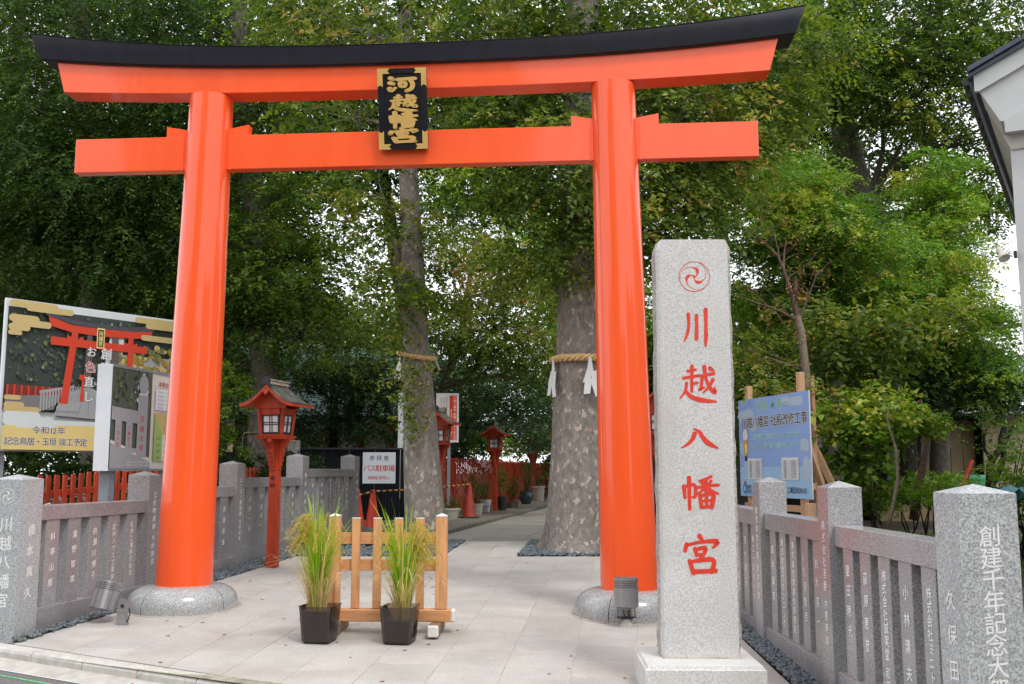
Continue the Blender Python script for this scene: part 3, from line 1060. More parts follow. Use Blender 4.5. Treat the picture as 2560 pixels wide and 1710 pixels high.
# yard on the right behind the stone fence
tag(mesh_obj('yard', [(2.72, 2.0, -0.38 + 0.02), (14, 2.0, -0.34), (14, 11.6, 0.0 - 0.02), (2.72, 11.6, 0.0 - 0.02), (2.72, 13.4, 0.06), (14, 13.4, 0.06)], [(0, 1, 2, 3), (3, 2, 5, 4)], None, 'yard_dirt'),
    'brown packed dirt yard behind the right stone fence', kind='structure')

# ================================================================== GATE (TORII)
TC = A2(-1.2313, 11.6308); TP = -0.0812
TAX = A2(math.cos(TP), math.sin(TP)); TN = A2(math.sin(TP), -math.cos(TP))     # TN looks at the street
def tw(u, o, z):
    q = TC + TAX * u + TN * o
    return Vector((q[0], q[1], z))
TR3 = Vector((TAX[0], TAX[1], 0)); TN3 = Vector((TN[0], TN[1], 0)); Z3 = Vector((0, 0, 1))
gate = thing('torii_gate', 'tall vermilion gate with black top rail and gold-lettered plaque', 'shrine gate', tuple(tw(0, 0, 0)))

def beam(name, mat, half_b, half_t, zb, zt, ob, ot, n=36, parent=gate):
    """curved beam; half_* half lengths, zb/zt functions of u, ob/ot half depths at bottom and top"""
    vs = []; fs = []
    for i in range(n + 1):
        f = -1 + 2 * i / n
        ub, ut = f * half_b, f * half_t
        B, T = zb(ub), zt(ut)
        e = 0.006
        ring = [(ub, ob - e, B), (ub, ob, B + e), (ut, ot, T - e), (ut, ot - e, T), (ut, -ot + e, T), (ut, -ot, T - e), (ub, -ob, B + e), (ub, -ob + e, B)]
        vs += [tw(*q) for q in ring]
    m_ = 8
    for i in range(n):
        for k in range(m_):
            k2 = (k + 1) % m_
            fs.append((i * m_ + k, i * m_ + k2, (i + 1) * m_ + k2, (i + 1) * m_ + k))
    fs += [tuple(range(m_ - 1, -1, -1)), tuple(range(n * m_, n * m_ + m_))]
    return mesh_obj(name, vs, fs, parent, mat, smooth=True)
cv = lambda u, h: (abs(u) / h) ** 2.6
shim = beam('lintel', 'vermilion_gloss', 4.225, 4.33, lambda u: 6.036 + 0.088 * cv(u, 4.225), lambda u: 6.345 + 0.172 * cv(u, 4.33), 0.155, 0.155)
kas = beam('top_rail', 'charcoal_gloss', 4.52, 4.625, lambda u: 6.3455 + 0.182 * cv(u, 4.4), lambda u: 6.545 + 0.29 * cv(u, 4.62), 0.225, 0.275)
beam('lip', 'black_wood', 4.50, 4.50, lambda u: 6.335 + 0.172 * cv(u, 4.33), lambda u: 6.352 + 0.182 * cv(u, 4.4), 0.19, 0.19, parent=kas)
beam('ridge_cap', 'charcoal_gloss', 4.630, 4.632, lambda u: 6.5455 + 0.29 * cv(u, 4.62), lambda u: 6.57 + 0.29 * cv(u, 4.62), 0.283, 0.05, parent=kas)
MB().box(tw(0, 0, 5.3435), (8.168, 0.149, 0.4207), TP, bev=0.006).build('tie_beam', gate, 'vermilion_gloss')
for sg in (-1, 1):
    P = [tw(sg * (2.537 + (2.43 - 2.537) * t), 0, 0.262 + (6.045 - 0.262) * t) for t in np.linspace(0, 1, 9)]
    vs = []; fs = []
    for i, p in enumerate(P):
        rr = 0.317 + (0.257 - 0.317) * i / 8
        for k in range(56):
            t = 2 * PI * k / 56
            vs.append(p + Vector((rr * math.cos(t), rr * math.sin(t), 0)))
    for i in range(8):
        for k in range(56):
            k2 = (k + 1) % 56
            fs.append((i * 56 + k, i * 56 + k2, (i + 1) * 56 + k2, (i + 1) * 56 + k))
    mesh_obj('pillar', vs, fs, gate, 'vermilion_gloss', smooth='all')
    # collar ring where pillar meets its foundation
    # wedges on the tie beam either side of the pillar
    for in_ in (-1, 1):
        c = 2.444
        u0 = c + in_ * 0.20; u1 = c + in_ * 0.508
        poly = [(sg * u0, 5.545), (sg * u1, 5.545), (sg * u1, 5.685), (sg * u0, 5.628)]
        vs = []
        for o in (0.058, -0.058):
            vs += [tw(u, o, z) for u, z in poly]
        fs = [(0, 1, 2, 3), (7, 6, 5, 4)] + [(i, 4 + i, 4 + (i + 1) % 4, (i + 1) % 4) for i in range(4)]
        mesh_obj('wedge', vs, fs, gate, 'vermilion_gloss')
        # fillet weld plate where the tie beam enters the pillar
        MB().box(tw(sg * (c + in_ * 0.285), 0, 5.3435), (0.02, 0.165, 0.436), TP, bev=0.004).build('collar_plate', gate, 'vermilion_gloss')
    # rounded foundation stone in four segments, a hairline apart
    c = tw(sg * 2.537, 0, 0)
    prof = [(0.30, 0.268), (0.40, 0.265), (0.47, 0.248), (0.53, 0.215), (0.575, 0.17), (0.605, 0.11), (0.618, 0.05), (0.62, 0.0), (0.615, -0.06)]
    for q in range(4):
        a0 = -PI / 2 - 0.40 + q * PI / 2 + TP
        mb = MB(); mb.lathe(c, prof, 16, a0=a0 + 0.006, a1=a0 + PI / 2 - 0.006)
        mb.build('foundation_stone', gate, 'granite_base', smooth='all')
    MB().lathe(c, [(r_ - 0.008, z) for r_, z in prof], 48).build('seam_filler', gate, 'dark_joint', smooth='all')
    vs = []; fs = []
    for k in range(64):
        t = 2 * PI * k / 64
        for r_ in (0.612, 0.650):
            x, y = c.x + r_ * math.cos(t), c.y + r_ * math.sin(t)
            vs.append((x, y, zg(y) + 0.003 + (0.004 if r_ < 0.62 else 0)))
    for k in range(64):
        a = 2 * k; b_ = 2 * ((k + 1) % 64)
        fs.append((a, a + 1, b_ + 1, b_))
    mesh_obj('sealant_ring', vs, fs, gate, 'mortar')

# plaque
PW, PH = 0.575, 0.985
pt_, pb_ = Vector(tw(-0.033, 0.315, 6.222)), Vector(tw(-0.027, 0.150, 5.300))
PU = (pt_ - pb_).normalized(); PH = (pt_ - pb_).length
PR = TR3.copy(); PNn = PR.cross(PU).normalized()
plq = MB().prism([(-PW / 2, 0), (PW / 2, 0), (PW / 2, PH), (-PW / 2, PH)], pb_ - PNn * 0.05, PR, PU, 0.05).build('plaque', gate, 'black_lacquer')
for (a0, a1, b0, b1) in ((-PW / 2, PW / 2, 0, 0.055), (-PW / 2, PW / 2, PH - 0.055, PH), (-PW / 2, -PW / 2 + 0.062, 0.055, PH - 0.055), (PW / 2 - 0.062, PW / 2, 0.055, PH - 0.055)):
    MB().prism([(a0, b0), (a1, b0), (a1, b1), (a0, b1)], pb_, PR, PU, 0.016).build('rim', plq, 'black_lacquer')
for sx in (-1, 1):
    for sy in (0, 1):
        w, l1, l2, nt_ = 0.062, 0.145, 0.215, 0.024
        pts = [(0, 0), (l1, 0), (l1 - nt_, w / 2), (l1, w), (w, w), (w, l2), (w / 2, l2 - nt_), (0, l2)]
        q = []
        for u, v in pts:
            q.append(((-PW / 2 - 0.002 + u) if sx < 0 else (PW / 2 + 0.002 - u), (v - 0.002) if sy == 0 else (PH + 0.002 - v)))
        mb = MB(); mb.prism([q[0], q[1], q[2], q[3], q[4]], pb_ + PNn * 0.016, PR, PU, 0.004, 'gold_leaf')
        mb.prism([q[0], q[4], q[5], q[6], q[7]], pb_ + PNn * 0.0162, PR, PU, 0.004, 'gold_leaf')
        for d in ((0.10, 0.031), (0.031, 0.16)):
            u = (-PW / 2 + d[0]) if sx < 0 else (PW / 2 - d[0]); v = d[1] if sy == 0 else PH - d[1]
            mb.lathe(pb_ + PR * u + PU * v + PNn * 0.021, [(0.0055, 0), (0.004, 0.002)], 8, 'brown_pin', ax=Matrix((PR, PU, PNn)).transposed())
        mb.build('corner_fitting', plq)
cy = PH - 0.095
for ch, hgt in (('河', 0.215), ('越', 0.180), ('幡', 0.195), ('宮', 0.165)):
    mb = MB()
    wd = 0.33
    yb = cy - hgt
    brush(mb, ch, pb_ + PR * (-wd / 2) + PU * yb + PNn * 0.012, PR, PU, hgt, 'gold_leaf', xs=wd / hgt, lift=0.0, wide=1.95 if ch != '河' else 1.2)
    # give the raised letters thickness
    m_ = mb.build('gold_character', plq)
    so = m_.modifiers.new('thick', 'SOLIDIFY'); so.thickness = 0.010; so.offset = 1
    cy -= hgt + 0.004

# ================================================================== STONE NAME PILLAR
SX0, SX1, SY0, SD = 1.176, 1.796, 8.13, 0.30
stele = thing('stone_pillar', 'tall pale granite pillar with red carved characters on a square plinth', 'stone pillar', ((SX0 + SX1) / 2, SY0 + SD / 2, zg(8.2)))
srz = -0.025
def sw(u, v, z):     # pillar frame: u right from centre, v back from the front face
    c = Vector(((SX0 + SX1) / 2, SY0, 0))
    return c + Matrix.Rotation(srz, 3, 'Z') @ Vector((u, v, 0)) + Z3 * z
def rough_pillar():
    """dressed front face, hammered ragged sides and top"""
    vs = []; fs = []
    n = 46; H0, H1 = 0.10, 3.440
    hw0, hw1 = 0.310, 0.301
    for i in range(n + 1):
        t = i / n; z = H0 + (H1 - H0) * t
        hw = hw0 + (hw1 - hw0) * t
        jl = 0.007 * mnoise.noise(Vector((0, 5, z * 6))) + 0.004 * mnoise.noise(Vector((0, 9, z * 21)))
        jr = 0.010 * mnoise.noise(Vector((7, 0, z * 5))) + 0.008 * mnoise.noise(Vector((7, 3, z * 17)))
        cut = 0.0
        if z > H1 - 0.09: cut = 0.028 * ((z - (H1 - 0.09)) / 0.09) ** 2
        if z < 0.24: jr -= 0.03 * (0.24 - z) / 0.14 * 0.6
        xs = [(-hw + 0.012, 0.010, 1), (-hw + 0.030, 0.0, 0), (hw - 0.022, 0.0, 0), (hw - 0.004, 0.014, 2)]
        ring = [(-hw + 0.034 + cut * 0.7, 0.0), (hw - 0.022 - cut, 0.0), (hw + jr - cut, 0.02), (hw + 0.012 + jr * 1.5 - cut, 0.13), (hw + jr - cut, SD - 0.02), (hw - 0.03, SD),
                (-hw + 0.03, SD), (-hw + jl + cut, SD - 0.02), (-hw - 0.018 + jl * 1.6 + cut, 0.17), (-hw - 0.002 + jl + cut, 0.055), (-hw + 0.012 + cut, 0.035), (-hw + 0.016 + cut * 0.8, 0.006)]
        vs += [sw(u, v, z + (0.010 * mnoise.noise(Vector((u * 9, v * 9, 2))) if i == n else 0)) for u, v in ring]
    m_ = 12; mi = []
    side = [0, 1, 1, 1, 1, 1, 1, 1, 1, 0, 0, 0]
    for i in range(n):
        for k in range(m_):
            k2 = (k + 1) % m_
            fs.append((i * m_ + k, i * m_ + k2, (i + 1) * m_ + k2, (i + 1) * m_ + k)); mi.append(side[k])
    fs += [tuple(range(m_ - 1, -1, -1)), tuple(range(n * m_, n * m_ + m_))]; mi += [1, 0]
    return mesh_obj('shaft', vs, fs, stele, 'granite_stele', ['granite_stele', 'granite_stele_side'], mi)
shaft = rough_pillar()
mb = MB()
mitsudomoe(mb, sw(0.005, 0, 3.128), Matrix.Rotation(srz, 3, 'Z') @ Vector((1, 0, 0)), Z3, 0.127, 'red_paint', 0.045, 0.0015)
mb.build('crest', shaft)
SR = Matrix.Rotation(srz, 3, 'Z') @ Vector((1, 0, 0))
for ch, zt, zb, wd in (('川', 2.862, 2.552, 0.235), ('越', 2.392, 2.105, 0.290), ('八', 1.902, 1.715, 0.295), ('幡', 1.515, 1.250, 0.300), ('宮', 1.040, 0.745, 0.275)):
    mb = MB()
    h = zt - zb
    brush(mb, ch, sw(0.010 - wd / 2, 0, zb), SR, Z3, h, 'red_paint', xs=wd / h, wide=1.22, lift=0.0015)
    mb.build('carved_character', shaft)
# plinth with chamfered rim
c = Vector((1.462, 8.245, 0)); w = 0.905
mb = MB()
z0, z1 = zg(8.2) - 0.05, 0.10
Rz = Matrix.Rotation(srz, 3, 'Z')
lv = [(w / 2 + 0.0, z0), (w / 2 + 0.0, z1 - 0.05), (w / 2, z1 - 0.028), (w / 2 - 0.012, z1 - 0.022), (w / 2 - 0.022, z1)]
vs = []
for h_, z in lv:
    for sx, sy in ((-1, -1), (1, -1), (1, 1), (-1, 1)):
        vs.append(c + Rz @ Vector((sx * h_, sy * h_, 0)) + Z3 * z)
fs = [(4 * i + k, 4 * i + (k + 1) % 4, 4 * i + 4 + (k + 1) % 4, 4 * i + 4 + k) for i in range(len(lv) - 1) for k in range(4)] + [(16, 17, 18, 19)]
mesh_obj('plinth', vs, fs, stele, 'granite_stele')
mb = MB(); mb.box(sw(0, SD / 2, 0.1035), (0.625, SD + 0.02, 0.007), srz).build('sealant', stele, 'mortar')

# ================================================================== STONE FENCES
def granite_fence(name, label, P0, d, segs, side, names, k_=1.0):
    """P0 xy of the first post centre on the face line; d unit direction; side = +1 face looks to +x, -1 to -x
       segs: list of (z_rail_top, length); names: dict"""
    N = Vector((d[1] * side, -d[0] * side, 0)) if side > 0 else Vector((-d[1], d[0], 0))
    Dv = Vector((d[0], d[1], 0))
    root = thing(name, label, 'stone fence', (P0[0], P0[1], zg(P0[1])))
    ang = math.atan2(d[1], d[0])
    # reading direction on the face, seen from the path
    Rv = Z3.cross(N).normalized()
    s = 0.0
    B = Vector((P0[0], P0[1], 0))
    def fp(s_, o, z):    # s along fence, o outwards from the face plane
        return B + Dv * s_ + N * o + Z3 * z
    posts = []
    for i, (zt, ln_, pw, ph) in enumerate(segs):
        # post i
        zb = zg(fp(s, 0, 0).y) - 0.06
        h = zt + ph
        mb = MB()
        c = fp(s, 0.04 - pw / 2, 0)
        hw = pw / 2
        e = 0.006
        lv = [(hw, zb), (hw, h), (hw - e, h + 0.003)]
        vs = []
        for hh, z in lv:
            for a, b_ in ((-1, -1), (1, -1), (1, 1), (-1, 1)):
                vs.append(c + Dv * (a * hh) + N * (b_ * hh) + Z3 * z)
        vs.append(c + Z3 * (h + 0.05))
        fs = [(4 * j + k, 4 * j + (k + 1) % 4, 4 * j + 4 + (k + 1) % 4, 4 * j + 4 + k) for j in range(2) for k in range(4)]
        fs += [(8 + k, 8 + (k + 1) % 4, 12) for k in range(4)]
        mb.add(vs, fs)
        po = mb.build('post', root, 'granite_fence_end' if i == 0 else 'granite_fence')
        tx = names.get(('post', i))
        if tx:
            mb = MB()
            s_, sz, z0, pt = tx
            text_col(mb, s_, fp(s, 0.041, z0), Rv, Z3, sz, 'white_inlay', 0.016, pt, shear=0.12, jig=0.06)
            mb.build('inscription', po)
        if ln_ <= 0: break
        cl = ln_ - pw / 2 - segs[i + 1][2] / 2
        s0 = s + pw / 2
        mid = s0 + cl / 2
        rt = 0.152 * k_
        MB().box(fp(mid, 0.0 - 0.095, zt - rt / 2), (cl, 0.19, rt), ang, bev=0.005).build('rail', root, 'granite_fence')
        bt = zt - rt - 0.875 * k_
        bb = zg(fp(mid, 0, 0).y) - 0.08
        MB().box(fp(mid, 0.012 - 0.115, (bt + bb) / 2), (cl, 0.23, bt - bb), ang, bev=0.006).build('base_beam', root, 'granite_fence')
        n = 5; pk = cl * 0.108; g = (cl - n * pk) / (n + 1)
        for k in range(n):
            sc_ = s0 + g * (k + 1) + pk * (k + 0.5)
            pc = MB().box(fp(sc_, -0.010 - 0.085, (zt - rt + bt) / 2), (pk, 0.17, zt - rt - bt + 0.004), ang, bev=0.004).build('picket', root, 'granite_fence')
            tx = names.get((i, k))
            if tx:
                mb = MB()
                s_, sz, drop, pt = tx
                text_col(mb, s_, fp(sc_, -0.009, zt - rt - drop), Rv, Z3, sz, 'white_inlay', 0.016, pt, shear=0.12, jig=0.08)
                mb.build('inscription', pc)
        s += ln_
    return root, fp, Rv

L = 0.052
dl = unit(A2(0.16, 1.0))
nmL = {(0, 0): ('料亭山屋', 0.085, 0.13, 1.85), (0, 1): ('浦野智雄', 0.085, 0.13, 1.85), (0, 2): ('府瀬川博子', 0.085, 0.12, 1.42), (0, 3): ('武州ハウス工業㈱', 0.076, 0.10, 1.06),
       (0, 4): ('札内工業株式会社', 0.076, 0.09, 1.06), ('post', 0): ('榎本真久', 0.115, 1.02, 1.78), ('post', 1): ('三光物産㈱ 木所勝邦', 0.084, 1.30, 1.15),
       (1, 0): ('浅見芳子', 0.085, 0.15, 1.85), (1, 1): ('大木良平', 0.085, 0.15, 1.85), (1, 2): ('中野清', 0.085, 0.15, 2.3), (1, 3): ('新井武', 0.085, 0.15, 2.3), (1, 4): ('茂原政雄', 0.085, 0.13, 1.85),
       ('post', 2): ('ユーユー開発㈱ 木所裕幸', 0.074, 1.45, 1.10), (2, 0): ('山田一夫', 0.08, 0.13, 1.85), (2, 1): ('戸田周一', 0.08, 0.11, 1.85), (2, 2): ('石川工', 0.08, 0.12, 2.3),
       (2, 3): ('オーワスポーツクラブ', 0.066, 0.05, 1.07), (2, 4): ('奥冨通史', 0.08, 0.12, 1.85), ('post', 3): ('栗原辰雄', 0.082, 1.52, 1.85), (3, 0): ('野口宏', 0.08, 0.11, 2.3),
       (3, 1): ('神原和夫', 0.08, 0.11, 1.85), (3, 2): ('関越資材サプライ', 0.07, 0.04, 1.07), (3, 3): ('三共木工㈱代表', 0.07, 0.07, 1.12), (3, 4): ('大野税理士', 0.08, 0.10, 1.42), ('post', 4): ('川越岩堂', 0.082, 1.52, 1.85)}
fl, fpl, RL = granite_fence('stone_fence', 'grey granite donor fence left of the gate beside the paving', (-4.865, 10.30), dl,
                            [(1.197, 2.44, 0.335, 0.272), (1.330, 2.54, 0.285, 0.17), (1.450, 2.68, 0.285, 0.205), (1.592, 2.92, 0.30, 0.212), (1.60, 0, 0.30, 0.24)], 1, nmL)
dr = unit(A2(-0.006, 1.0))
nmR = {('post', 0): ('久保田一', 0.115, 0.93, 1.55), (0, 0): ('株式会社ミニトリム', 0.075, 0.11, 1.03), (0, 1): ('小林清夫', 0.09, 0.14, 1.75), (0, 2): ('株式会社誠実堂 和田', 0.078, 0.08, 1.03),
       (0, 3): ('荻原恵彦', 0.088, 0.13, 1.65), (0, 4): ('皇田暁光', 0.088, 0.11, 1.55), ('post', 1): ('株式会社吾妻 木原寿幸', 0.078, 1.19, 1.12), (1, 0): ('鈴木英一', 0.085, 0.14, 1.7),
       (1, 1): ('小久保智吉', 0.085, 0.12, 1.35), (1, 2): ('株式会社東亜合同建設', 0.07, 0.05, 1.08), (1, 3): ('株式会社ブランニング', 0.07, 0.05, 1.08), (1, 4): ('高村誠司', 0.085, 0.13, 1.6),
       ('post', 2): ('株式会社川越 鈴木宗雄', 0.074, 1.22, 1.1), (2, 0): ('株工一スタイル', 0.075, 0.10, 1.2), (2, 1): ('清水幸子', 0.085, 0.13, 1.6)}
nmR = {k: (t, sz * 1.05, (z if k[0] != 'post' else 1.55 - (1.55 - z) * 1.05), p) for k, (t, sz, z, p) in nmR.items()}
fr_, fpr, RR = granite_fence('stone_fence', 'polished grey granite donor fence on the right with carved post at its near end', (2.468, 5.728), dr,
                             [(1.140, 2.226, 0.32, 0.289), (1.151, 2.10, 0.2625, 0.275), (1.166, 2.15, 0.2625, 0.278), (1.22, 2.15, 0.2625, 0.27), (1.30, 2.15, 0.2625, 0.27), (1.40, 0, 0.2625, 0.27)], -1, nmR, 1.05)
# street faces of the two end posts
def street_face(fp, pw, d, s=0.0):
    """centre line of the face that looks at the street"""
    return None
for root, B0, d, pw, side, txt, sz, z0, crest in ((fl, (-4.865, 10.30), dl, 0.335, 1, '川越八幡宮', 0.150, 1.10, True), (fr_, (2.468, 5.728), dr, 0.32, -1, '創建千年記念大祭典', 0.124, 1.261, False)):
    N = Vector((d[1], -d[0], 0)) * (1 if side > 0 else -1)
    D3 = Vector((d[0], d[1], 0))
    cen = Vector((B0[0], B0[1], 0)) + N * (0.04 - pw / 2) - D3 * (pw / 2)
    Rv = Z3.cross(-D3).normalized()
    mb = MB()
    if crest:
        cr = MB(); mitsudomoe(cr, cen + Z3 * 1.304, Rv, Z3, 0.080, 'white_inlay', 0.05); cr.build('crest', root)
    if False:
        mitsudomoe(mb, cen + Z3 * 1.304, Rv, Z3, 0.080, 'white_inlay', 0.05)
    text_col(mb, txt, cen + Z3 * z0 + Rv * 0.005, Rv, Z3, sz, 'white_inlay', 0.009, 0.93 if not crest else 1.23, shear=0.10, jig=0.03)
    mb.build('street_inscription', root)

# dark gravel between fence, paving and trees
def poly_in(poly):
    P = [np.array(p, float) for p in poly]
    def f(x, y):
        r = np.ones(len(x), bool)
        c = sum(P) / len(P)
        for i in range(len(P)):
            a, b_ = P[i], P[(i + 1) % len(P)]
            n = np.array([-(b_ - a)[1], (b_ - a)[0]])
            if (c - a) @ n < 0: n = -n
            r &= ((x - a[0]) * n[0] + (y - a[1]) * n[1]) > 0
        return r
    return f
pebbles('gravel_bed', poly_in([(-4.80, 10.0), (-4.70, 9.93), (-3.42, 16.30), (-3.85, 16.3)]), 4200, (-4.9, -3.4, 9.9, 16.3), 'narrow bed of dark pebbles along the left stone fence')
pebbles('gravel_bed', poly_in([(2.262, 4.5), (2.50, 4.5), (2.46, 16.3), (2.262, 16.3)]), 5200, (2.26, 2.50, 6.0, 13.0), 'narrow bed of dark pebbles along the right stone fence')
pebbles('gravel_bed', poly_in([(-3.9, 16.31), (-1.10, 16.31), (-0.83, 18.5), (-3.5, 18.5)]), 4300, (-3.9, -0.8, 16.3, 18.5), 'bed of dark pebbles around the slimmer tree trunk', (0.034, 0.06))
pebbles('gravel_bed', poly_in([(0.085, 16.31), (2.3, 16.31), (2.5, 18.5), (0.355, 18.5)]), 3600, (0.1, 2.4, 16.3, 18.5), 'bed of dark pebbles around the broad roped tree trunk', (0.034, 0.06))

# ================================================================== LANTERNS
def lantern(loc, rz, label):
    root = thing('wooden_lantern', label, 'lantern', loc, 'vermilion lanterns on posts along the approach')
    X, Y, Z = loc
    Lc = Vector(loc)
    R = Matrix.Rotation(rz, 3, 'Z')
    def w(x, y, z): return Lc + R @ Vector((x, y, z))
    def quadbox(mb, h0, h1, z0, z1, mat=None):      # square frustum
        vs = [w(sx * h, sy * h, z) for h, z in ((h0, z0), (h1, z1)) for sx, sy in ((-1, -1), (1, -1), (1, 1), (-1, 1))]
        mb.add(vs, [(3, 2, 1, 0), (4, 5, 6, 7)] + [(k, (k + 1) % 4, 4 + (k + 1) % 4, 4 + k) for k in range(4)], mat)
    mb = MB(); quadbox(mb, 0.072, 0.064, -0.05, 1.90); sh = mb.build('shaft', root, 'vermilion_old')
    FR, FN = R @ Vector((1, 0, 0)), R @ Vector((0, -1, 0))
    mb = MB(); text_col(mb, '奉納', w(0, -0.068, 1.36), FR, Z3, 0.085, 'soot_text', 0.012, 1.25, lift=0.003)
    SRr, SNn = R @ Vector((0, 1, 0)), R @ Vector((1, 0, 0))
    text_col(mb, '大谷新一光', w(0.0675, 0.0, 1.12), SRr, Z3, 0.045, 'soot_text', 0.006, 1.5, lift=0.003)
    mb.build('inscription', sh)
    # stepped brackets, two crossing plates
    prof = [(0.066, 1.44), (0.088, 1.44), (0.088, 1.50), (0.104, 1.50), (0.104, 1.57), (0.120, 1.57), (0.120, 1.64), (0.136, 1.64), (0.136, 1.70), (0.150, 1.70), (0.150, 1.76), (0.205, 1.84), (0.232, 1.86), (0.232, 1.90)]
    for a in range(2):
        u = FR if a == 0 else SRr
        n_ = FN if a == 0 else SNn
        poly = [(x, z) for x, z in prof] + [(-x, z) for x, z in reversed(prof)]
        MB().prism(poly, Lc - n_ * 0.028, u, Z3, 0.056).build('bracket', root, 'vermilion_old')
    mb = MB(); quadbox(mb, 0.205, 0.225, 1.900, 1.955); mb.build('tray', root, 'vermilion_old')
    # lamp box: four corner posts, rails, windows
    hb, ht, zb, zt = 0.165, 0.200, 1.955, 2.335
    def hh(z): return hb + (ht - hb) * (z - zb) / (zt - zb)
    bx = MB()
    for sx, sy in ((-1, -1), (1, -1), (1, 1), (-1, 1)):
        bx.tube([w(sx * hb, sy * hb, zb), w(sx * ht, sy * ht, zt + 0.03)], [0.030, 0.030], 4)
    box_ = bx.build('lamp_box', root, 'vermilion_old')
    for k in range(4):
        u = R @ Vector((math.cos(k * PI / 2), math.sin(k * PI / 2), 0)); n_ = R @ Vector((math.sin(k * PI / 2), -math.cos(k * PI / 2), 0))
        def fw(a, z, o=0.0): return Lc + u * a + n_ * (hh(z) + o) + Z3 * z
        def bar(mb, a0, a1, z0, z1, o0, o1, mat=None):
            vs = [fw(a0, z0, o0), fw(a1, z0, o0), fw(a1, z1, o0), fw(a0, z1, o0), fw(a0, z0, o1), fw(a1, z0, o1), fw(a1, z1, o1), fw(a0, z1, o1)]
            mb.add(vs, [(0, 1, 2, 3)[::-1], (4, 5, 6, 7), (0, 1, 5, 4), (1, 2, 6, 5), (2, 3, 7, 6), (3, 0, 4, 7)], mat)
        mb = MB(); bar(mb, -0.15, 0.15, 2.265, 2.36, -0.02, 0.008); mb.build('cross_rail', box_, 'vermilion_old'); mb = MB(); bar(mb, -0.16, 0.16, 1.955, 1.972, -0.02, 0.010); mb.build('cross_rail', box_, 'vermilion_old')
        win = MB(); bar(win, -0.135, 0.135, 1.972, 2.265, -0.012, -0.004); wo = win.build('window', root, 'lamp_paper')
        mb = MB()
        e = 0.002
        bar(mb, -0.138, -0.118, 1.972, 2.265, -0.004 + e, 0.010); bar(mb, 0.118, 0.138, 1.972, 2.265, -0.004 + e, 0.010)
        bar(mb, -0.118, 0.118, 2.247, 2.265, -0.004 + e, 0.009); bar(mb, -0.118, 0.118, 1.972, 2.004, -0.004 + e, 0.009)
        for a in (-0.018, 0.018): bar(mb, a - 0.005, a + 0.005, 2.004, 2.247, -0.004 + e, 0.006)
        for z in (2.118, 2.148): bar(mb, -0.118, 0.118, z - 0.005, z + 0.005, -0.003 + e, 0.005)
        mb.build('lattice', wo, 'black_wood')
    # curved gable roof, ridge running back
    def rz_(x):
        f = abs(x) / 0.43
        return 2.405 + 0.30 * (1 - f) ** 1.55 + 0.018 * f ** 4
    n = 20
    def sheet(lo, hi, y0, y1, mat, name, par, over=0.0):
        vs = []; fs = []
        for i in range(n + 1):
            x = (-1 + 2 * i / n) * (0.43 + over)
            z = rz_(min(abs(x), 0.43) if x >= 0 else -min(abs(x), 0.43))
            for y in (y0, y1):
                fl_ = 0.0
                vs += [w(x, y, z + lo + fl_), w(x, y, z + hi + fl_)]
        for i in range(n):
            a = 4 * i; b_ = a + 4
            fs += [(a, b_, b_ + 1, a + 1), (a + 2, a + 3, b_ + 3, b_ + 2), (a + 1, b_ + 1, b_ + 3, a + 3), (a, a + 2, b_ + 2, b_)]
        fs += [(0, 1, 3, 2), (4 * n, 4 * n + 2, 4 * n + 3, 4 * n + 1)]
        return mesh_obj(name, vs, fs, par, mat, smooth=True)
    rf = sheet(-0.045, 0.0, -0.37, 0.37, 'vermilion_old', 'eave_board', root)
    sheet(0.001, 0.018, -0.365, 0.365, 'roof_weathered', 'roof', root, 0.008)
    vs = []
    gp = [(x, rz_(x) - 0.046) for x in np.linspace(-0.26, 0.26, 13)]
    for y in (-0.215, 0.215):
        MB().prism([(-0.26, 2.36), (0.26, 2.36)] + [(x, z) for x, z in reversed(gp)], w(0, y + 0.01, 0), FR, Z3, 0.02).build('gable', root, 'vermilion_old')
    for y in (-0.385, 0.37):
        MB().prism([(-0.045, 2.60), (0, 2.545), (0.045, 2.60), (0.045, 2.64), (-0.045, 2.64)], w(0, y + 0.015, 0), FR, Z3, 0.02).build('gable_pendant', root, 'vermilion_old')
    mb = MB()
    mb.box(w(0, 0, 2.742), (0.07, 0.70, 0.065), rz, bev=0.012); mb.box(w(0, 0, 2.782), (0.095, 0.72, 0.018), rz)
    rd = mb.build('ridge', root, 'ridge_weathered')
    for y in (-0.36, 0.36):
        MB().prism([(-0.085, -0.075), (-0.05, -0.03), (-0.06, 0.05), (-0.03, 0.095), (0.03, 0.095), (0.06, 0.05), (0.05, -0.03), (0.085, -0.075), (0, -0.02)], w(0, y + 0.018, 2.735), FR, Z3, 0.036).build('ridge_end', rd, 'black_wood')
    mb = MB(); mb.tube([w(0, -0.345, 2.79), w(0, -0.365, 2.83), w(0, -0.40, 2.852)], [0.018, 0.012, 0.006], 6); mb.build('finial', rd, 'black_wood')
    for sx in (-1, 1):
        MB().prism([(0, 0), (0.12, 0), (0.12, 0.02), (0.06, 0.045), (0, 0.02)], w(-0.12 if sx < 0 else 0.0, -0.213, 2.372), FR, Z3, 0.006).build('fretwork', box_, 'soot_text')
    return root
l1 = lantern((-3.50, 15.05, zg(15.05)), -0.24, 'vermilion wooden lantern standing before the left granite fence')
index_kids()
l1.scale = (0.975, 0.975, 0.98)
LAB = [((-1.70, 24.0, 0.297), -0.20, 'vermilion lantern half hidden behind the slim roped tree trunk'),
       ((-0.52, 31.0, 0.297), -0.18, 'vermilion lantern among potted plants, nearer of the two in the gap between the tree trunks'),
       ((0.85, 41.3, 0.297), -0.18, 'farthest and smallest vermilion lantern beside the red fence'),
       ((2.53, 17.4, 0.297), -0.20, 'vermilion lantern mostly hidden between right gate pillar and stone pillar')]
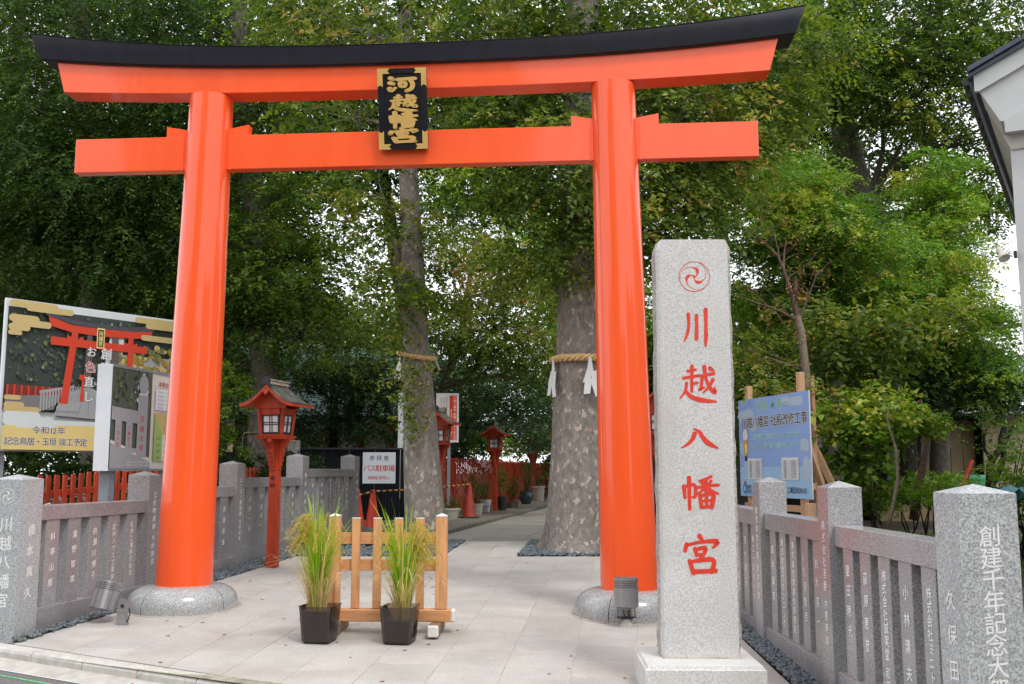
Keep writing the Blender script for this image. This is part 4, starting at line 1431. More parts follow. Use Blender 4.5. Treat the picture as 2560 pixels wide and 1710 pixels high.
for loc, rz, lb in LAB:
    c = copy_tree(l1)
    c.location = loc; c['label'] = lb
    c.rotation_euler = (0, 0, rz + 0.24)

# ================================================================== ROPED TREES' ROPES (trees come below)
def sacred_rope(label, c, rad, thick, mat, tilt=(0, 0), papers=(), psize=0.3, tails=()):
    root = thing('sacred_rope', label, 'rope', c)
    C = Vector(c)
    mat_ = mat
    for j in range(3):
        n = 260; pts = []
        turns = int(2 * PI * rad / (thick * 4.2))
        for i in range(n):
            a = 2 * PI * i / n
            ph = a * turns + 2 * PI * j / 3
            r_ = rad + thick * 0.56 * math.cos(ph)
            z = thick * 0.56 * math.sin(ph) + math.cos(a) * tilt[0] + math.sin(a) * tilt[1]
            pts.append(C + Vector((r_ * math.cos(a), r_ * math.sin(a), z)))
        pts.append(pts[0])
        MB().tube(pts, thick * 0.50, 7, caps=False).build('strand', root, mat_, smooth='all')
    for ang, sz in papers:
        a = ang
        d = Vector((math.cos(a), math.sin(a), 0)); t = Vector((-math.sin(a), math.cos(a), 0))
        p0 = C + d * (rad + thick * 0.9) + Z3 * (math.cos(a) * tilt[0] + math.sin(a) * tilt[1])
        mb = MB()
        s = sz
        y = 0.02; x = 0.0
        vs = [(-0.03, 0.03), (0.03, 0.03), (0.09, -0.40), (-0.10, -0.42)]
        mb.add([p0 + t * (u * s) + Z3 * (v * s) + d * 0.004 for u, v in vs], [(0, 1, 2, 3)])
        for k, (u0, v0, dv, ou) in enumerate(((-0.10, -0.34, 0.36, -0.13), (0.02, -0.40, 0.40, 0.0), (-0.16, -0.62, 0.40, -0.06), (0.00, -0.70, 0.38, 0.12))):
            vs = [(u0, v0), (u0 + 0.19, v0 + 0.03), (u0 + 0.19 + ou, v0 - dv), (u0 + ou, v0 - dv - 0.02)]
            mb.add([p0 + t * (u * s) + Z3 * (v * s) + d * (0.012 + 0.010 * k + (0.02 if j_ > 1 else 0)) for j_, (u, v) in enumerate(vs)], [(0, 1, 2, 3)])
        m_ = mb.build('paper_streamer', root, 'paper_white')
        so = m_.modifiers.new('thick', 'SOLIDIFY'); so.thickness = 0.002
    for ang, ln_ in tails:
        d = Vector((math.cos(ang), math.sin(ang), 0)); p0 = C + d * (rad + thick)
        MB().tube([p0, p0 + Z3 * (-ln_ * 0.5) + d * 0.03, p0 + Z3 * (-ln_)], [thick * 0.5, thick * 0.6, thick * 0.3], 6).build('tail', root, mat_)
    return root
sacred_rope('thick twisted straw rope with white paper streamers round the broad trunk', (1.19, 17.2, 3.43), 0.495, 0.062, 'rope_straw', papers=((math.radians(207), 0.60), (math.radians(281), 0.60)))
sacred_rope('twisted straw rope round the slim trunk overgrown with leaves', (-1.71, 18.0, 3.60), 0.325, 0.042, 'rope_straw', tilt=(-0.05, 0.05), papers=((math.radians(222), 0.42), (math.radians(350), 0.2)))
sacred_rope('old thin straw rope round the dark trunk behind the left fence', (-5.85, 23.4, 2.42), 0.30, 0.022, 'rope_old', papers=(), tails=((math.radians(195), 0.35),))

# ================================================================== LOW PICKET FENCE AND TALL BOARD FENCE, BLACK PANELS
rp = thing('picket_fence', 'old vermilion wooden picket fence behind the left granite fence', 'fence', (-7.6, 11.5, 0))
d = unit(A2(0.185, 1.0)); ang = math.atan2(d[1], d[0])
O = A2(-7.55, 10.8)
ms = None
npk = 58; sp = 0.200
for i in range(npk):
    p = O + d * (i * sp)
    z = zg(p[1])
    dh = rnd.uniform(-0.012, 0.012)
    if ms is None:
        mb = MB()
        prof = [(-0.052, 0), (0.052, 0), (0.052, 1.30), (0.040, 1.335), (-0.040, 1.335), (-0.052, 1.30)]
        mb.prism(prof, rp.location + Vector((0, 0.011, 0)), Vector((1, 0, 0)), Z3, 0.022)
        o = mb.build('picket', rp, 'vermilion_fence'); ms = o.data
        o.location = Vector((p[0], p[1], z + dh)) - rp.location; o.rotation_euler = (0, 0, ang)
    else:
        instance('picket', ms, rp, (p[0], p[1], z + dh), ang + rnd.uniform(-0.02, 0.02))
for hz in (0.30, 1.06):
    mb = MB()
    for a, b_ in ((0, 3.9), (3.9, 7.8), (7.8, 11.5)):
        p, q = O + d * a, O + d * b_
        m_ = (p + q) / 2
        rot = Matrix((Vector((d[0], d[1], (zg(q[1]) - zg(p[1])) / (b_ - a))).normalized(), Vector((-d[1], d[0], 0)), Z3)).transposed()
        MB().box((m_[0] - 0.045, m_[1], zg(m_[1]) + hz), (b_ - a - 0.01, 0.045, 0.085), rot=rot).build('fence_rail', rp, 'vermilion_fence')
for a in (0.0, 3.9, 7.8, 11.4):
    p = O + d * a
    MB().box((p[0] - 0.12, p[1], zg(p[1]) + 0.62), (0.10, 0.10, 1.36), ang, bev=0.01).build('fence_post', rp, 'vermilion_fence')

bf = thing('board_fence', 'tall red-brown board fence along the left of the path', 'fence', (-2.6, 24, 0.3))
ms = None
O = A2(-2.52, 26.0); dd = unit(A2(0.165, 1.0)); ang = math.atan2(dd[1], dd[0])
nb = 280
for i in range(nb):
    p = O + dd * (i * 0.118)
    hh_ = 1.62 + (0.035 if i % 2 else 0.0) + rnd.uniform(-0.015, 0.015)
    if ms is None:
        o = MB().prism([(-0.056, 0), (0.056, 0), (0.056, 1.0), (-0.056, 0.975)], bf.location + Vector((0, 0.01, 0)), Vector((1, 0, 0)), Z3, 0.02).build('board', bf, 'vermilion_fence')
        ms = o.data
        o.location = Vector((p[0], p[1], 0.30)) - bf.location; o.rotation_euler = (0, 0, ang); o.scale = (1, 1, hh_)
    else:
        off = -0.012 if i % 2 else 0.012
        instance('board', ms, bf, (p[0] + off, p[1], 0.30), ang, (1, 1, hh_))

bl = thing('panel_fence', 'black corrugated metal screen behind the left granite fence', 'fence', (-4.5, 25.0, 0.3))
for k in range(8):
    a = A2(-7.1 + k * 0.62, 24.6 + k * 0.08); b_ = A2(-7.1 + (k + 1) * 0.62 - 0.01, 24.6 + (k + 1) * 0.08)
    vs = []; fs = []; n = 17
    for i in range(n):
        p = a + (b_ - a) * i / (n - 1); off = 0.012 if i % 2 else -0.012
        vs += [(p[0], p[1] - off, 0.22), (p[0], p[1] - off, 2.085)]
    fs = [(2 * i, 2 * i + 2, 2 * i + 3, 2 * i + 1) for i in range(n - 1)]
    o = mesh_obj('corrugated_panel', vs, fs, bl, 'corrugated_black')
    so = o.modifiers.new('t', 'SOLIDIFY'); so.thickness = 0.004
MB().box((-4.62, 24.86, 2.10), (5.0, 0.05, 0.04), math.atan2(0.08, 0.62)).build('top_rail', bl, 'steel_dark')

# ================================================================== SIGNS
class Board:
    """flat print: shapes laid in thin layers on a board. u right, v up, from the bottom-left corner of the face"""
    def __init__(s, root, O, R, U):
        s.root = root; s.O = Vector(O); s.R = Vector(R).normalized(); s.U = Vector(U).normalized(); s.N = s.R.cross(s.U)
        s.mb = MB(); s.l = 0; s.tr = None
    def lay(s):
        s.l += 1
        return 0.001 + s.l * 0.00012
    def poly(s, pts, mat, flip=False):
        L_ = s.lay()
        if s.tr: pts = [s.tr(*q) for q in pts]
        s.mb.add([s.O + s.R * u + s.U * v + s.N * L_ for u, v in pts], [tuple(range(len(pts)))], mat)
    def rect(s, u0, v0, u1, v1, mat):
        s.poly([(u0, v0), (u1, v0), (u1, v1), (u0, v1)], mat)
    def cloud(s, pts, mat, r=None):
        """row of overlapping rounded bars = a gold mist band"""
        for (u0, u1, v, h) in pts:
            q = []
            for k in range(9): t = -PI / 2 + PI * k / 8; q.append((u1 - h / 2 + h / 2 * math.cos(t), v + h / 2 * math.sin(t)))
            for k in range(9): t = PI / 2 + PI * k / 8; q.append((u0 + h / 2 + h / 2 * math.cos(t), v + h / 2 * math.sin(t)))
            s.poly(q, mat)
    def text(s, t, u, v, size, mat, bold=0.0, sp=1.0, xs=1.0):
        text_line(s.mb, t, s.O + s.R * u + s.U * v, s.R, s.U, size, mat, bold, sp, xs, lift=s.lay())
    def col(s, t, u, v, size, mat, bold=0.0, pitch=1.1):
        text_col(s.mb, t, s.O + s.R * u + s.U * v, s.R, s.U, size, mat, bold, pitch, lift=s.lay())
    def done(s, name='print'):
        o = s.mb.build(name, s.root)
        return o
flat('p_gold', (0.78, 0.61, 0.24)); flat('p_gold2', (0.60, 0.46, 0.20)); flat('p_pale', (0.66, 0.72, 0.72)); flat('p_night', (0.042, 0.055, 0.05)); flat('p_night2', (0.09, 0.115, 0.09)); flat('p_leaf', (0.075, 0.12, 0.045)); flat('p_leaf2', (0.15, 0.18, 0.07))
flat('p_red', (0.66, 0.055, 0.022)); flat('p_darkred', (0.25, 0.03, 0.02)); flat('p_slate', (0.075, 0.07, 0.09)); flat('p_grey', (0.36, 0.37, 0.39)); flat('p_grey2', (0.20, 0.19, 0.20))
flat('p_yellowtree', (0.36, 0.25, 0.035)); flat('p_white', (0.78, 0.80, 0.82)); flat('p_black', (0.015, 0.015, 0.02)); flat('p_sky', (0.30, 0.46, 0.82)); flat('p_sky2', (0.38, 0.62, 0.86))
flat('p_green', (0.03, 0.40, 0.12)); flat('p_cyan', (0.15, 0.62, 0.66)); flat('p_navy', (0.03, 0.035, 0.10)); flat('p_logoblue', (0.02, 0.22, 0.60)); flat('p_vest', (0.66, 0.42, 0.02)); flat('p_skin', (0.60, 0.36, 0.24))
flat('p_lime', (0.36, 0.52, 0.16)); flat('p_cream', (0.72, 0.68, 0.64)); flat('p_bark', (0.13, 0.10, 0.09)); flat('p_signwhite', (0.68, 0.73, 0.80)); flat('p_redtext', (0.55, 0.025, 0.02)); flat('p_bluepale', (0.48, 0.60, 0.74))

# --- big billboard with the printed gate
BL = Vector((-9.51, 18.75, 1.92)); BR_ = Vector((0.76, 1.0, 0)).normalized()
bb = thing('billboard', 'large printed billboard showing the vermilion gate with gold mist bands', 'billboard', (BL.x, BL.y, zg(18)))
BW, BHt = 3.75, 2.87
BN = BR_.cross(Z3)
MB().prism([(0, 0), (BW, 0), (BW, BHt), (0, BHt)], BL - BN * 0.06, BR_, Z3, 0.06).build('panel', bb, 'panel_white')
B = Board(bb, BL, BR_, Z3)
m_ = 0.03
B.rect(m_, m_, BW - m_, BHt - m_, 'p_pale')
B.rect(0.05, 0.75, BW - 0.05, 2.72, 'p_night')
rq = random.Random(3)
for k in range(420):
    u, v, r_ = rq.uniform(0.1, 2.6), rq.uniform(1.3, 2.66), rq.uniform(0.012, 0.05)
    B.poly([(u + r_ * rq.uniform(0.5, 1.3) * math.cos(t), v + r_ * rq.uniform(0.5, 1.3) * math.sin(t)) for t in np.arange(7) * 0.9], ('p_leaf', 'p_night2', 'p_leaf2', 'p_night', 'p_leaf', 'p_night2', 'p_night', 'p_grey' if k % 16 == 7 else 'p_leaf')[k % 8])
B.poly([(2.0, 1.6), (2.15, 2.5), (2.45, 2.5), (2.4, 1.8), (2.3, 1.2)], 'p_pale')
B.poly([(2.2, 1.1), (2.2, 2.0), (3.75, 2.0), (3.75, 1.0)], 'p_grey')
for k in range(160):
    u, v, r_ = rq.uniform(2.3, 3.7), rq.uniform(1.55, 2.2), rq.uniform(0.02, 0.08)
    B.poly([(u + r_ * rq.uniform(0.6, 1.2) * math.cos(t), v + r_ * rq.uniform(0.6, 1.2) * math.sin(t)) for t in np.arange(9) * 0.7], ('p_yellowtree', 'p_gold2', 'p_leaf2', 'p_yellowtree')[k % 4])
B.poly([(1.55, 0.7), (1.62, 2.35), (1.72, 2.35), (1.76, 0.9)], 'p_bark'); B.poly([(2.12, 0.8), (2.16, 2.4), (2.30, 2.4), (2.36, 1.0)], 'p_bark')
B.poly([(1.0, 0.70), (1.25, 1.15), (1.70, 1.30), (2.6, 0.9), (2.9, 0.6)], 'p_grey')
for k in range(7): B.poly([(1.05 + k * 0.22, 0.72), (1.06 + k * 0.22, 0.72), (1.45 + k * 0.09, 1.15), (1.44 + k * 0.09, 1.15)], 'p_grey2')
for k in range(24): B.rect(0.07 + k * 0.045, 1.02, 0.105 + k * 0.045, 1.24, 'p_darkred' if k % 3 else 'p_red')
B.poly([(0.05, 0.75), (0.05, 1.02), (1.1, 1.10), (1.0, 0.8)], 'p_grey2')
for k in range(12):
    u = 0.72 + k * 0.058; B.rect(u, 0.75 + k * 0.030, u + 0.035, 1.12 + k * 0.012, 'p_grey')
B.poly([(0.70, 1.10), (1.40, 1.26), (1.40, 1.30), (0.70, 1.16)], 'p_grey')
for k in range(10): B.rect(1.42 + k * 0.032, 1.0 + k * 0.02, 1.437 + k * 0.032, 1.28, 'p_grey')
B.poly([(1.05, 0.78), (1.50, 0.78), (1.50, 0.86), (1.44, 0.96), (1.12, 0.96), (1.05, 0.86)], 'p_grey')
B.poly([(1.52, 1.0), (1.55, 1.5), (1.58, 1.5), (1.61, 1.0)], 'p_red'); B.rect(1.49, 1.42, 1.64, 1.52, 'p_red')
# printed gate
B.tr = lambda u, v: (0.67 + (u - 0.64) * 0.895 - 0.10 * max(0, 1 - abs(u - 1.4) / 0.3) * (v < 1.5), 0.94 + (v - 0.94) * 1.077)
B.poly([(1.16, 0.93), (1.42, 0.93), (1.48, 2.26), (1.33, 2.26)], 'p_red')
B.poly([(2.70, 1.15), (2.86, 1.15), (2.83, 2.28), (2.70, 2.28)], 'p_red')
B.poly([(0.86, 1.98), (3.20, 1.98), (3.20, 2.11), (0.86, 2.13)], 'p_red')
B.poly([(1.22, 2.11), (1.22, 2.19), (1.32, 2.16), (1.32, 2.11)], 'p_red'); B.poly([(1.50, 2.11), (1.50, 2.15), (1.60, 2.18), (1.60, 2.11)], 'p_red')
B.poly([(2.60, 2.11), (2.60, 2.17), (2.70, 2.14), (2.70, 2.11)], 'p_red'); B.poly([(2.85, 2.11), (2.85, 2.14), (2.93, 2.17), (2.93, 2.11)], 'p_red')
B.poly([(0.83, 2.32), (1.30, 2.245), (2.00, 2.225), (2.80, 2.25), (3.26, 2.30), (3.32, 2.44), (2.8, 2.39), (2.0, 2.36), (1.3, 2.38), (0.78, 2.49)], 'p_red')
B.poly([(0.74, 2.50), (1.3, 2.395), (2.0, 2.365), (2.8, 2.385), (3.34, 2.43), (3.42, 2.56), (2.8, 2.47), (2.0, 2.45), (1.3, 2.48), (0.64, 2.61)], 'p_slate')
B.rect(1.92, 2.00, 2.11, 2.38, 'p_gold'); B.rect(1.945, 2.03, 2.085, 2.35, 'p_black'); B.tr = None; B.col('河越宮', 1.90, 2.43, 0.10, 'p_gold', 0.03, 1.0)
# mist bands
B.cloud([(0.03, 0.62, 2.50, 0.14), (0.03, 0.98, 2.78, 0.13), (0.35, 1.3, 2.72, 0.12), (0.10, 0.86, 2.42, 0.13), (0.03, 0.45, 2.33, 0.13), (0.03, 0.30, 2.22, 0.09)], 'p_gold2')
B.cloud([(2.65, 3.70, 2.76, 0.12), (2.9, 3.70, 2.66, 0.12), (2.8, 3.70, 2.40, 0.12), (3.05, 3.70, 2.40, 0.10)], 'p_gold2')
B.cloud([(0.03, 0.42, 0.86, 0.12), (0.03, 0.72, 0.78, 0.11), (0.03, 0.35, 1.0, 0.09)], 'p_gold2')
B.cloud([(0.03, 0.75, 0.66, 0.17), (0.03, 1.0, 0.56, 0.16), (0.2, 3.7, 0.50, 0.2)], 'p_pale')
B.rect(0.03, 0.03, BW - 0.03, 0.44, 'p_gold'); B.cloud([(1.05, 3.6, 0.45, 0.12), (0.03, 0.30, 0.43, 0.10)], 'p_gold')
B.text('令和12年', 0.93, 0.40, 0.150, 'p_white', 0.035, 1.0, 1.15); B.text('令和12年', 0.93, 0.40, 0.150, 'p_navy', 0.012, 1.0, 1.15)
B.text('記念鳥居・玉垣 竣工予定', 0.90, 0.185, 0.158, 'p_white', 0.035, 0.93); B.text('記念鳥居・玉垣 竣工予定', 0.90, 0.185, 0.158, 'p_navy', 0.012, 0.93)
B.col('お', 1.715, 2.10, 0.22, 'p_white', 0.02); B.col('色', 1.705, 1.80, 0.23, 'p_white', 0.045); B.col('色', 1.705, 1.80, 0.23, 'p_redtext', 0.008); B.col('直し', 1.69, 1.50, 0.22, 'p_white', 0.02, 1.35)
B.col('創建千年', 2.04, 2.10, 0.25, 'p_white', 0.02, 1.15)
B.done()
for u in (0.12, 2.15, 3.55):
    p = BL + BR_ * u - BN * 0.13
    MB().box((p.x, p.y, 2.2), (0.13, 0.10, 4.4), math.atan2(BR_.y, BR_.x)).build('leg', bb, 'galvanised')

# --- notice cabinet in front of the picket fence
CR = Vector((0.20, 1.0, 0)).normalized(); CL = Vector((-5.16, 13.0, 1.552)); CN = CR.cross(Z3)
cb = thing('notice_cabinet', 'white-sided notice cabinet with donor list poster, half behind the left gate pillar', 'notice board', (CL.x, CL.y, zg(13)))
CW, CH = 1.85, 1.375
tk = 0.215
MB().prism([(0, 0), (CW, 0), (CW, CH), (0, CH)], CL - CN * tk, CR, Z3, tk).build('case', cb, 'panel_white')
for (a, b_, c_, d_) in ((0, CW, 0, 0.03), (0, CW, CH - 0.035, CH)):
    MB().prism([(a, c_), (b_, c_), (b_, d_), (a, d_)], CL, CR, Z3, 0.012).build('frame', cb, 'galvanised')
B = Board(cb, CL, CR, Z3)
B.rect(0.0, 0.03, 0.95, CH - 0.035, 'p_night2'); B.rect(0.95, 0.03, CW, CH - 0.035, 'p_cream')
for k in range(120):
    u, v, r_ = rq.uniform(0.04, 0.88), rq.uniform(0.88, 1.32), rq.uniform(0.012, 0.05)
    B.poly([(u + r_ * rq.uniform(0.5, 1.2) * math.cos(t), v + r_ * rq.uniform(0.5, 1.2) * math.sin(t)) for t in np.arange(7) * 0.9], ('p_night', 'p_leaf', 'p_night2', 'p_leaf2', 'p_night', 'p_bluepale')[k % 6] if u > 0.5 or k % 6 < 5 else 'p_night')
B.poly([(0, 0.03), (0.95, 0.03), (0.95, 0.12), (0, 0.36)], 'p_grey'); B.poly([(0, 0.36), (0.95, 0.12), (0.95, 0.17), (0, 0.40)], 'p_cream')
B.poly([(0, 0.66), (0.6, 0.63), (0.6, 0.80), (0, 0.83)], 'p_grey')
B.rect(0.0, 0.24, 0.62, 0.30, 'p_grey')
for k, tx in enumerate(('一株令和', '八幡花子')):
    u = 0.09 + 0.25 * k; B.rect(u, 0.28, u + 0.15, 0.655, 'p_grey'); B.col(tx, u + 0.075, 0.60, 0.062, 'p_redtext', 0.01, 1.25)
B.rect(0.60, 0.18, 0.84, 1.02, 'p_grey'); B.poly([(0.60, 1.02), (0.84, 1.02), (0.72, 1.08)], 'p_cream')
B.poly([(0.72 + 0.115 * math.cos(t), 1.16 + 0.13 * math.sin(t)) for t in np.arange(16) * PI / 8], 'p_grey')
B.col('河越太郎', 0.715, 0.74, 0.095, 'p_redtext', 0.015, 1.35)
B.text('奉賛会会員', 1.30, 1.20, 0.075, 'p_redtext', 0.01, 1.1)
B.rect(1.02, 0.84, 1.62, 1.13, 'p_white')
for k in range(5): B.text('特別会員　五万円以上一括', 1.32, 1.09 - k * 0.055, 0.034, 'p_grey2', 0.004, 1.2)
B.rect(1.02, 0.50, 1.62, 0.80, 'p_gold2'); B.poly([(1.02, 0.50), (1.02, 0.80), (1.24, 0.50)], 'p_lime'); B.rect(1.02, 0.13, 1.24, 0.50, 'p_lime'); B.rect(1.24, 0.13, 1.62, 0.50, 'p_white')
for k in range(5):
    B.col('名入り玉垣', 1.29 + k * 0.07, 0.77, 0.036, 'p_grey2', 0.003, 1.2)
for j in range(4):
    B.text('会員', 1.13, 0.45 - j * 0.09, 0.045, 'p_grey2', 0.004)
    B.text('○○○○○', 1.43, 0.45 - j * 0.09, 0.055, 'p_grey', 0.0, 1.25)
for k in range(2): B.text('ご協賛いただきました皆様のお名前を玉垣に刻みます', 0.75, 0.115 - k * 0.04, 0.030, 'p_white', 0.003, 1.1)
B.done('poster')
for u in (0.16, 1.6):
    p = CL + CR * u - CN * 0.11
    MB().box((p.x, p.y, 0.78), (0.14, 0.14, 1.56), math.atan2(CR.y, CR.x), bev=0.006).build('leg', cb, 'galvanised')
# screws on the white side
for v in (0.06, 0.50, 0.92, 1.31):
    for w_ in (0.03, 0.185):
        p = CL - CN * w_ + Z3 * v - CR * 0.001
        MB().lathe(p, [(0.006, 0), (0.004, 0.002)], 8, ax=Matrix((CN, Z3, -CR)).transposed()).build('screw', cb, 'steel_grey')

# --- bus parking sign hanging on the black screen
PS = thing('parking_sign', 'white sign reading 参拝者 バス駐車場 on the black screen', 'sign', (-3.5, 24.6, 0.3))
SO = Vector((-3.60, 24.55, 1.255))
MB().prism([(0, 0), (0.79, 0.0), (0.79, 0.745), (0, 0.745)], SO, Vector((1, 0.02, 0)).normalized(), Z3, 0.015).build('plate', PS, 'panel_white')
B = Board(PS, SO + Vector((0, -0.0155, 0)), Vector((1, 0.02, 0)), Z3)
B.rect(0.008, 0.008, 0.782, 0.737, 'p_signwhite')
B.text('参拝者', 0.395, 0.605, 0.135, 'p_navy', 0.012, 1.28); B.text('バス駐車場', 0.395, 0.36, 0.165, 'p_redtext', 0.018, 0.92); B.text('無断駐車禁止', 0.395, 0.135, 0.092, 'p_redtext', 0.012, 0.96)
B.done('lettering')

# --- millennium notice behind the slim tree
NS = thing('festival_sign', 'white and red upright notice behind the slim tree trunk', 'sign', (-1.8, 26, 0.3))
SO = Vector((-1.95, 26.0, 2.28))
NR = Vector((1, 0.1, 0)).normalized()
MB().prism([(0, 0), (0.58, 0), (0.58, 1.26), (0, 1.26)], SO, NR, Z3, 0.03).build('plate', NS, 'panel_white')
B = Board(NS, SO + NR.cross(Z3) * 0.0305, NR, Z3)
B.rect(0.02, 0.02, 0.56, 1.24, 'p_cream'); B.rect(0.34, 0.06, 0.53, 1.20, 'p_red')
B.col('川越八幡宮 創建1000年式年', 0.475, 1.18, 0.072, 'p_white', 0.008, 1.08); B.col('記念玉垣・鳥居奉納のお願い', 0.39, 0.85, 0.050, 'p_white', 0.006, 1.08)
for k in range(3): B.col('御協賛のお願い申し上げます', 0.27 - k * 0.07, 1.15, 0.045, 'p_grey2', 0.0, 1.1)
B.done('lettering')
for u in (-1.02, -0.98):
    pass
MB().box((-2.86, 26.0, 2.2), (0.12, 0.08, 2.7), 0).build('leg', NS, 'panel_white')
MB().box((-1.62, 26.1, 1.3), (0.08, 0.08, 2.2), 0).build('leg', NS, 'galvanised')
MB().box((-2.40, 26.04, 2.46), (0.90, 0.05, 0.5), 0).build('rail_panel', NS, 'p_cream')

# --- construction notice on the right
TRc = Vector((4.115, 14.0, 1.165)); QR = (TRc - Vector((3.62, 16.15, 1.165))).normalized()
QO = Vector((3.62, 16.15, 1.165)); QW = (TRc - QO).length; QH = 1.50
cs = thing('construction_sign', 'sky-blue construction notice board on timber posts behind the right stone fence', 'sign', (4.0, 15, 0.15))
QN = QR.cross(Z3)
MB().prism([(0, 0), (QW, 0), (QW, QH), (0, QH)], QO - QN * 0.02, QR, Z3, 0.02).build('panel', cs, 'panel_white')
B = Board(cs, QO, QR, Z3)
B.rect(0, 0, QW, QH, 'p_sky'); B.rect(0, 0, QW, QH * 0.30, 'p_sky2')
for (u, v, a, b_) in ((0.25, 1.25, 0.22, 0.10), (1.85, 1.38, 0.15, 0.08), (2.05, 0.75, 0.10, 0.10), (2.1, 0.40, 0.10, 0.2), (0.18, 0.75, 0.12, 0.13), (1.3, 0.06, 0.18, 0.05), (0.5, 1.1, 0.1, 0.12), (1.55, 1.40, 0.1, 0.06), (0.3, 0.5, 0.12, 0.07)):
    for k in range(3):
        B.poly([(u + (k - 1) * a * 0.6 + a * 0.7 * math.cos(t) * rq.uniform(0.8, 1.1), min(QH - 0.01, max(0.01, v + b_ * rq.uniform(0.7, 1.1) * math.sin(t)))) for t in np.arange(14) * PI / 7], 'p_bluepale')
B.text('安全', 0.82, 1.37, 0.155, 'p_white', 0.05, 1.3); B.text('安全', 0.82, 1.37, 0.155, 'p_green', 0.012, 1.3)
B.rect(1.10, 1.345, 1.20, 1.375, 'p_green'); B.rect(1.135, 1.315, 1.165, 1.405, 'p_green')
B.text('第一', 1.44, 1.37, 0.155, 'p_white', 0.05, 1.3); B.text('第一', 1.44, 1.37, 0.155, 'p_green', 0.012, 1.3)
B.text('川越八幡宮 社殿改修工事', 1.13, 1.13, 0.185, 'p_white', 0.055, 0.99); B.text('川越八幡宮 社殿改修工事', 1.13, 1.13, 0.185, 'p_black', 0.018, 0.99)
B.text('工事期間中ご迷惑をおかけしております。', 1.22, 0.905, 0.093, 'p_white', 0.035, 0.93); B.text('工事期間中ご迷惑をおかけしております。', 1.22, 0.905, 0.093, 'p_cyan', 0.006, 0.93)
B.text('しばらくの間ご協力お願い致します。', 1.15, 0.76, 0.093, 'p_white', 0.035, 0.93); B.text('しばらくの間ご協力お願い致します。', 1.15, 0.76, 0.093, 'p_cyan', 0.006, 0.93)
# bowing worker drawing
ell = lambda u, v, a, b_: [(u + a * math.cos(t), v + b_ * math.sin(t)) for t in np.arange(16) * PI / 8]
B.poly(ell(0.22, 0.93, 0.105, 0.125), 'p_black'); B.poly(ell(0.22, 0.935, 0.093, 0.112), 'p_white'); B.poly(ell(0.23, 0.83, 0.06, 0.05), 'p_skin')
B.poly([(0.13, 0.82), (0.33, 0.82), (0.29, 0.62), (0.18, 0.62)], 'p_vest'); B.poly([(0.20, 0.80), (0.27, 0.80), (0.25, 0.66), (0.22, 0.66)], 'p_white'); B.rect(0.19, 0.54, 0.27, 0.62, 'p_navy')
for u0, w_ in ((0.28, 0.48), (1.38, 0.50)):
    B.rect(u0, 0.26, u0 + w_, 0.58, 'p_white')
    for k in range(8): B.rect(u0, 0.28 + k * 0.036, u0 + w_, 0.283 + k * 0.036, 'p_grey2')
    B.rect(u0 + w_ * 0.42, 0.28, u0 + w_ * 0.43, 0.53, 'p_grey2')
    for k in range(7): B.text('工事名称', u0 + w_ * 0.2, 0.302 + k * 0.036, 0.026, 'p_black', 0.004, 0.95); B.text('川越八幡宮社殿', u0 + w_ * 0.70, 0.302 + k * 0.036, 0.024, 'p_grey2', 0.003, 0.95)
B.poly(ell(0.18, 0.115, 0.070, 0.080), 'p_logoblue'); B.poly(ell(0.18, 0.115, 0.036, 0.045), 'p_sky2'); B.poly([(0.165, 0.15), (0.195, 0.15), (0.195, 0.20), (0.215, 0.20), (0.18, 0.245), (0.145, 0.20), (0.165, 0.20)], 'p_redtext')
B.text('株式', 0.33, 0.145, 0.065, 'p_black', 0.01, 0.9); B.text('会社', 0.33, 0.075, 0.065, 'p_black', 0.01, 0.9); B.text('カ', 0.50, 0.11, 0.16, 'p_black', 0.05)
B.text('工業団地38-52', 1.80, 0.115, 0.095, 'p_navy', 0.008, 0.95)
B.done()
for u, hgt, w_ in ((0.22, 2.88, 0.10), (1.86, 2.95, 0.095)):
    p = QO + QR * u - QN * 0.075
    MB().box((p.x, p.y, hgt / 2 + 0.04), (w_, 0.09, hgt - 0.08), math.atan2(QR.y, QR.x), bev=0.004).build('post', cs, 'new_timber')
for z in (1.02, 1.34):
    p = QO + QR * (QW / 2) - QN * 0.06
    MB().box((p.x, p.y, z), (QW - 0.1, 0.045, 0.09), math.atan2(QR.y, QR.x)).build('cross_board', cs, 'new_timber')
for u in (0.22, 1.86):
    p = QO + QR * u - QN * 0.10
    MB().tube([(p.x, p.y, 2.1), (p.x + 0.75 if u > 1 else p.x + 0.4, p.y + 0.55, 0.15)], 0.055, 4).build('brace', cs, 'new_timber')

# timber stakes beside it
for loc, h, lb in (((3.72, 11.4, zg(11.4)), 1.30, 'pale timber stake leaning behind the middle right post'), ((3.62, 12.5, zg(12.5)), 1.12, 'short pale timber stake right below the blue notice')):
    s_ = thing('timber_stake', lb, 'stake', loc)
    rot = Matrix.Rotation(0.06, 3, 'Y') @ Matrix.Rotation(0.3, 3, 'Z')
    MB().box(Vector(loc) + Vector((0, 0, h / 2)), (0.105, 0.085, h), rot=rot, bev=0.005).build('stake', s_, 'new_timber')

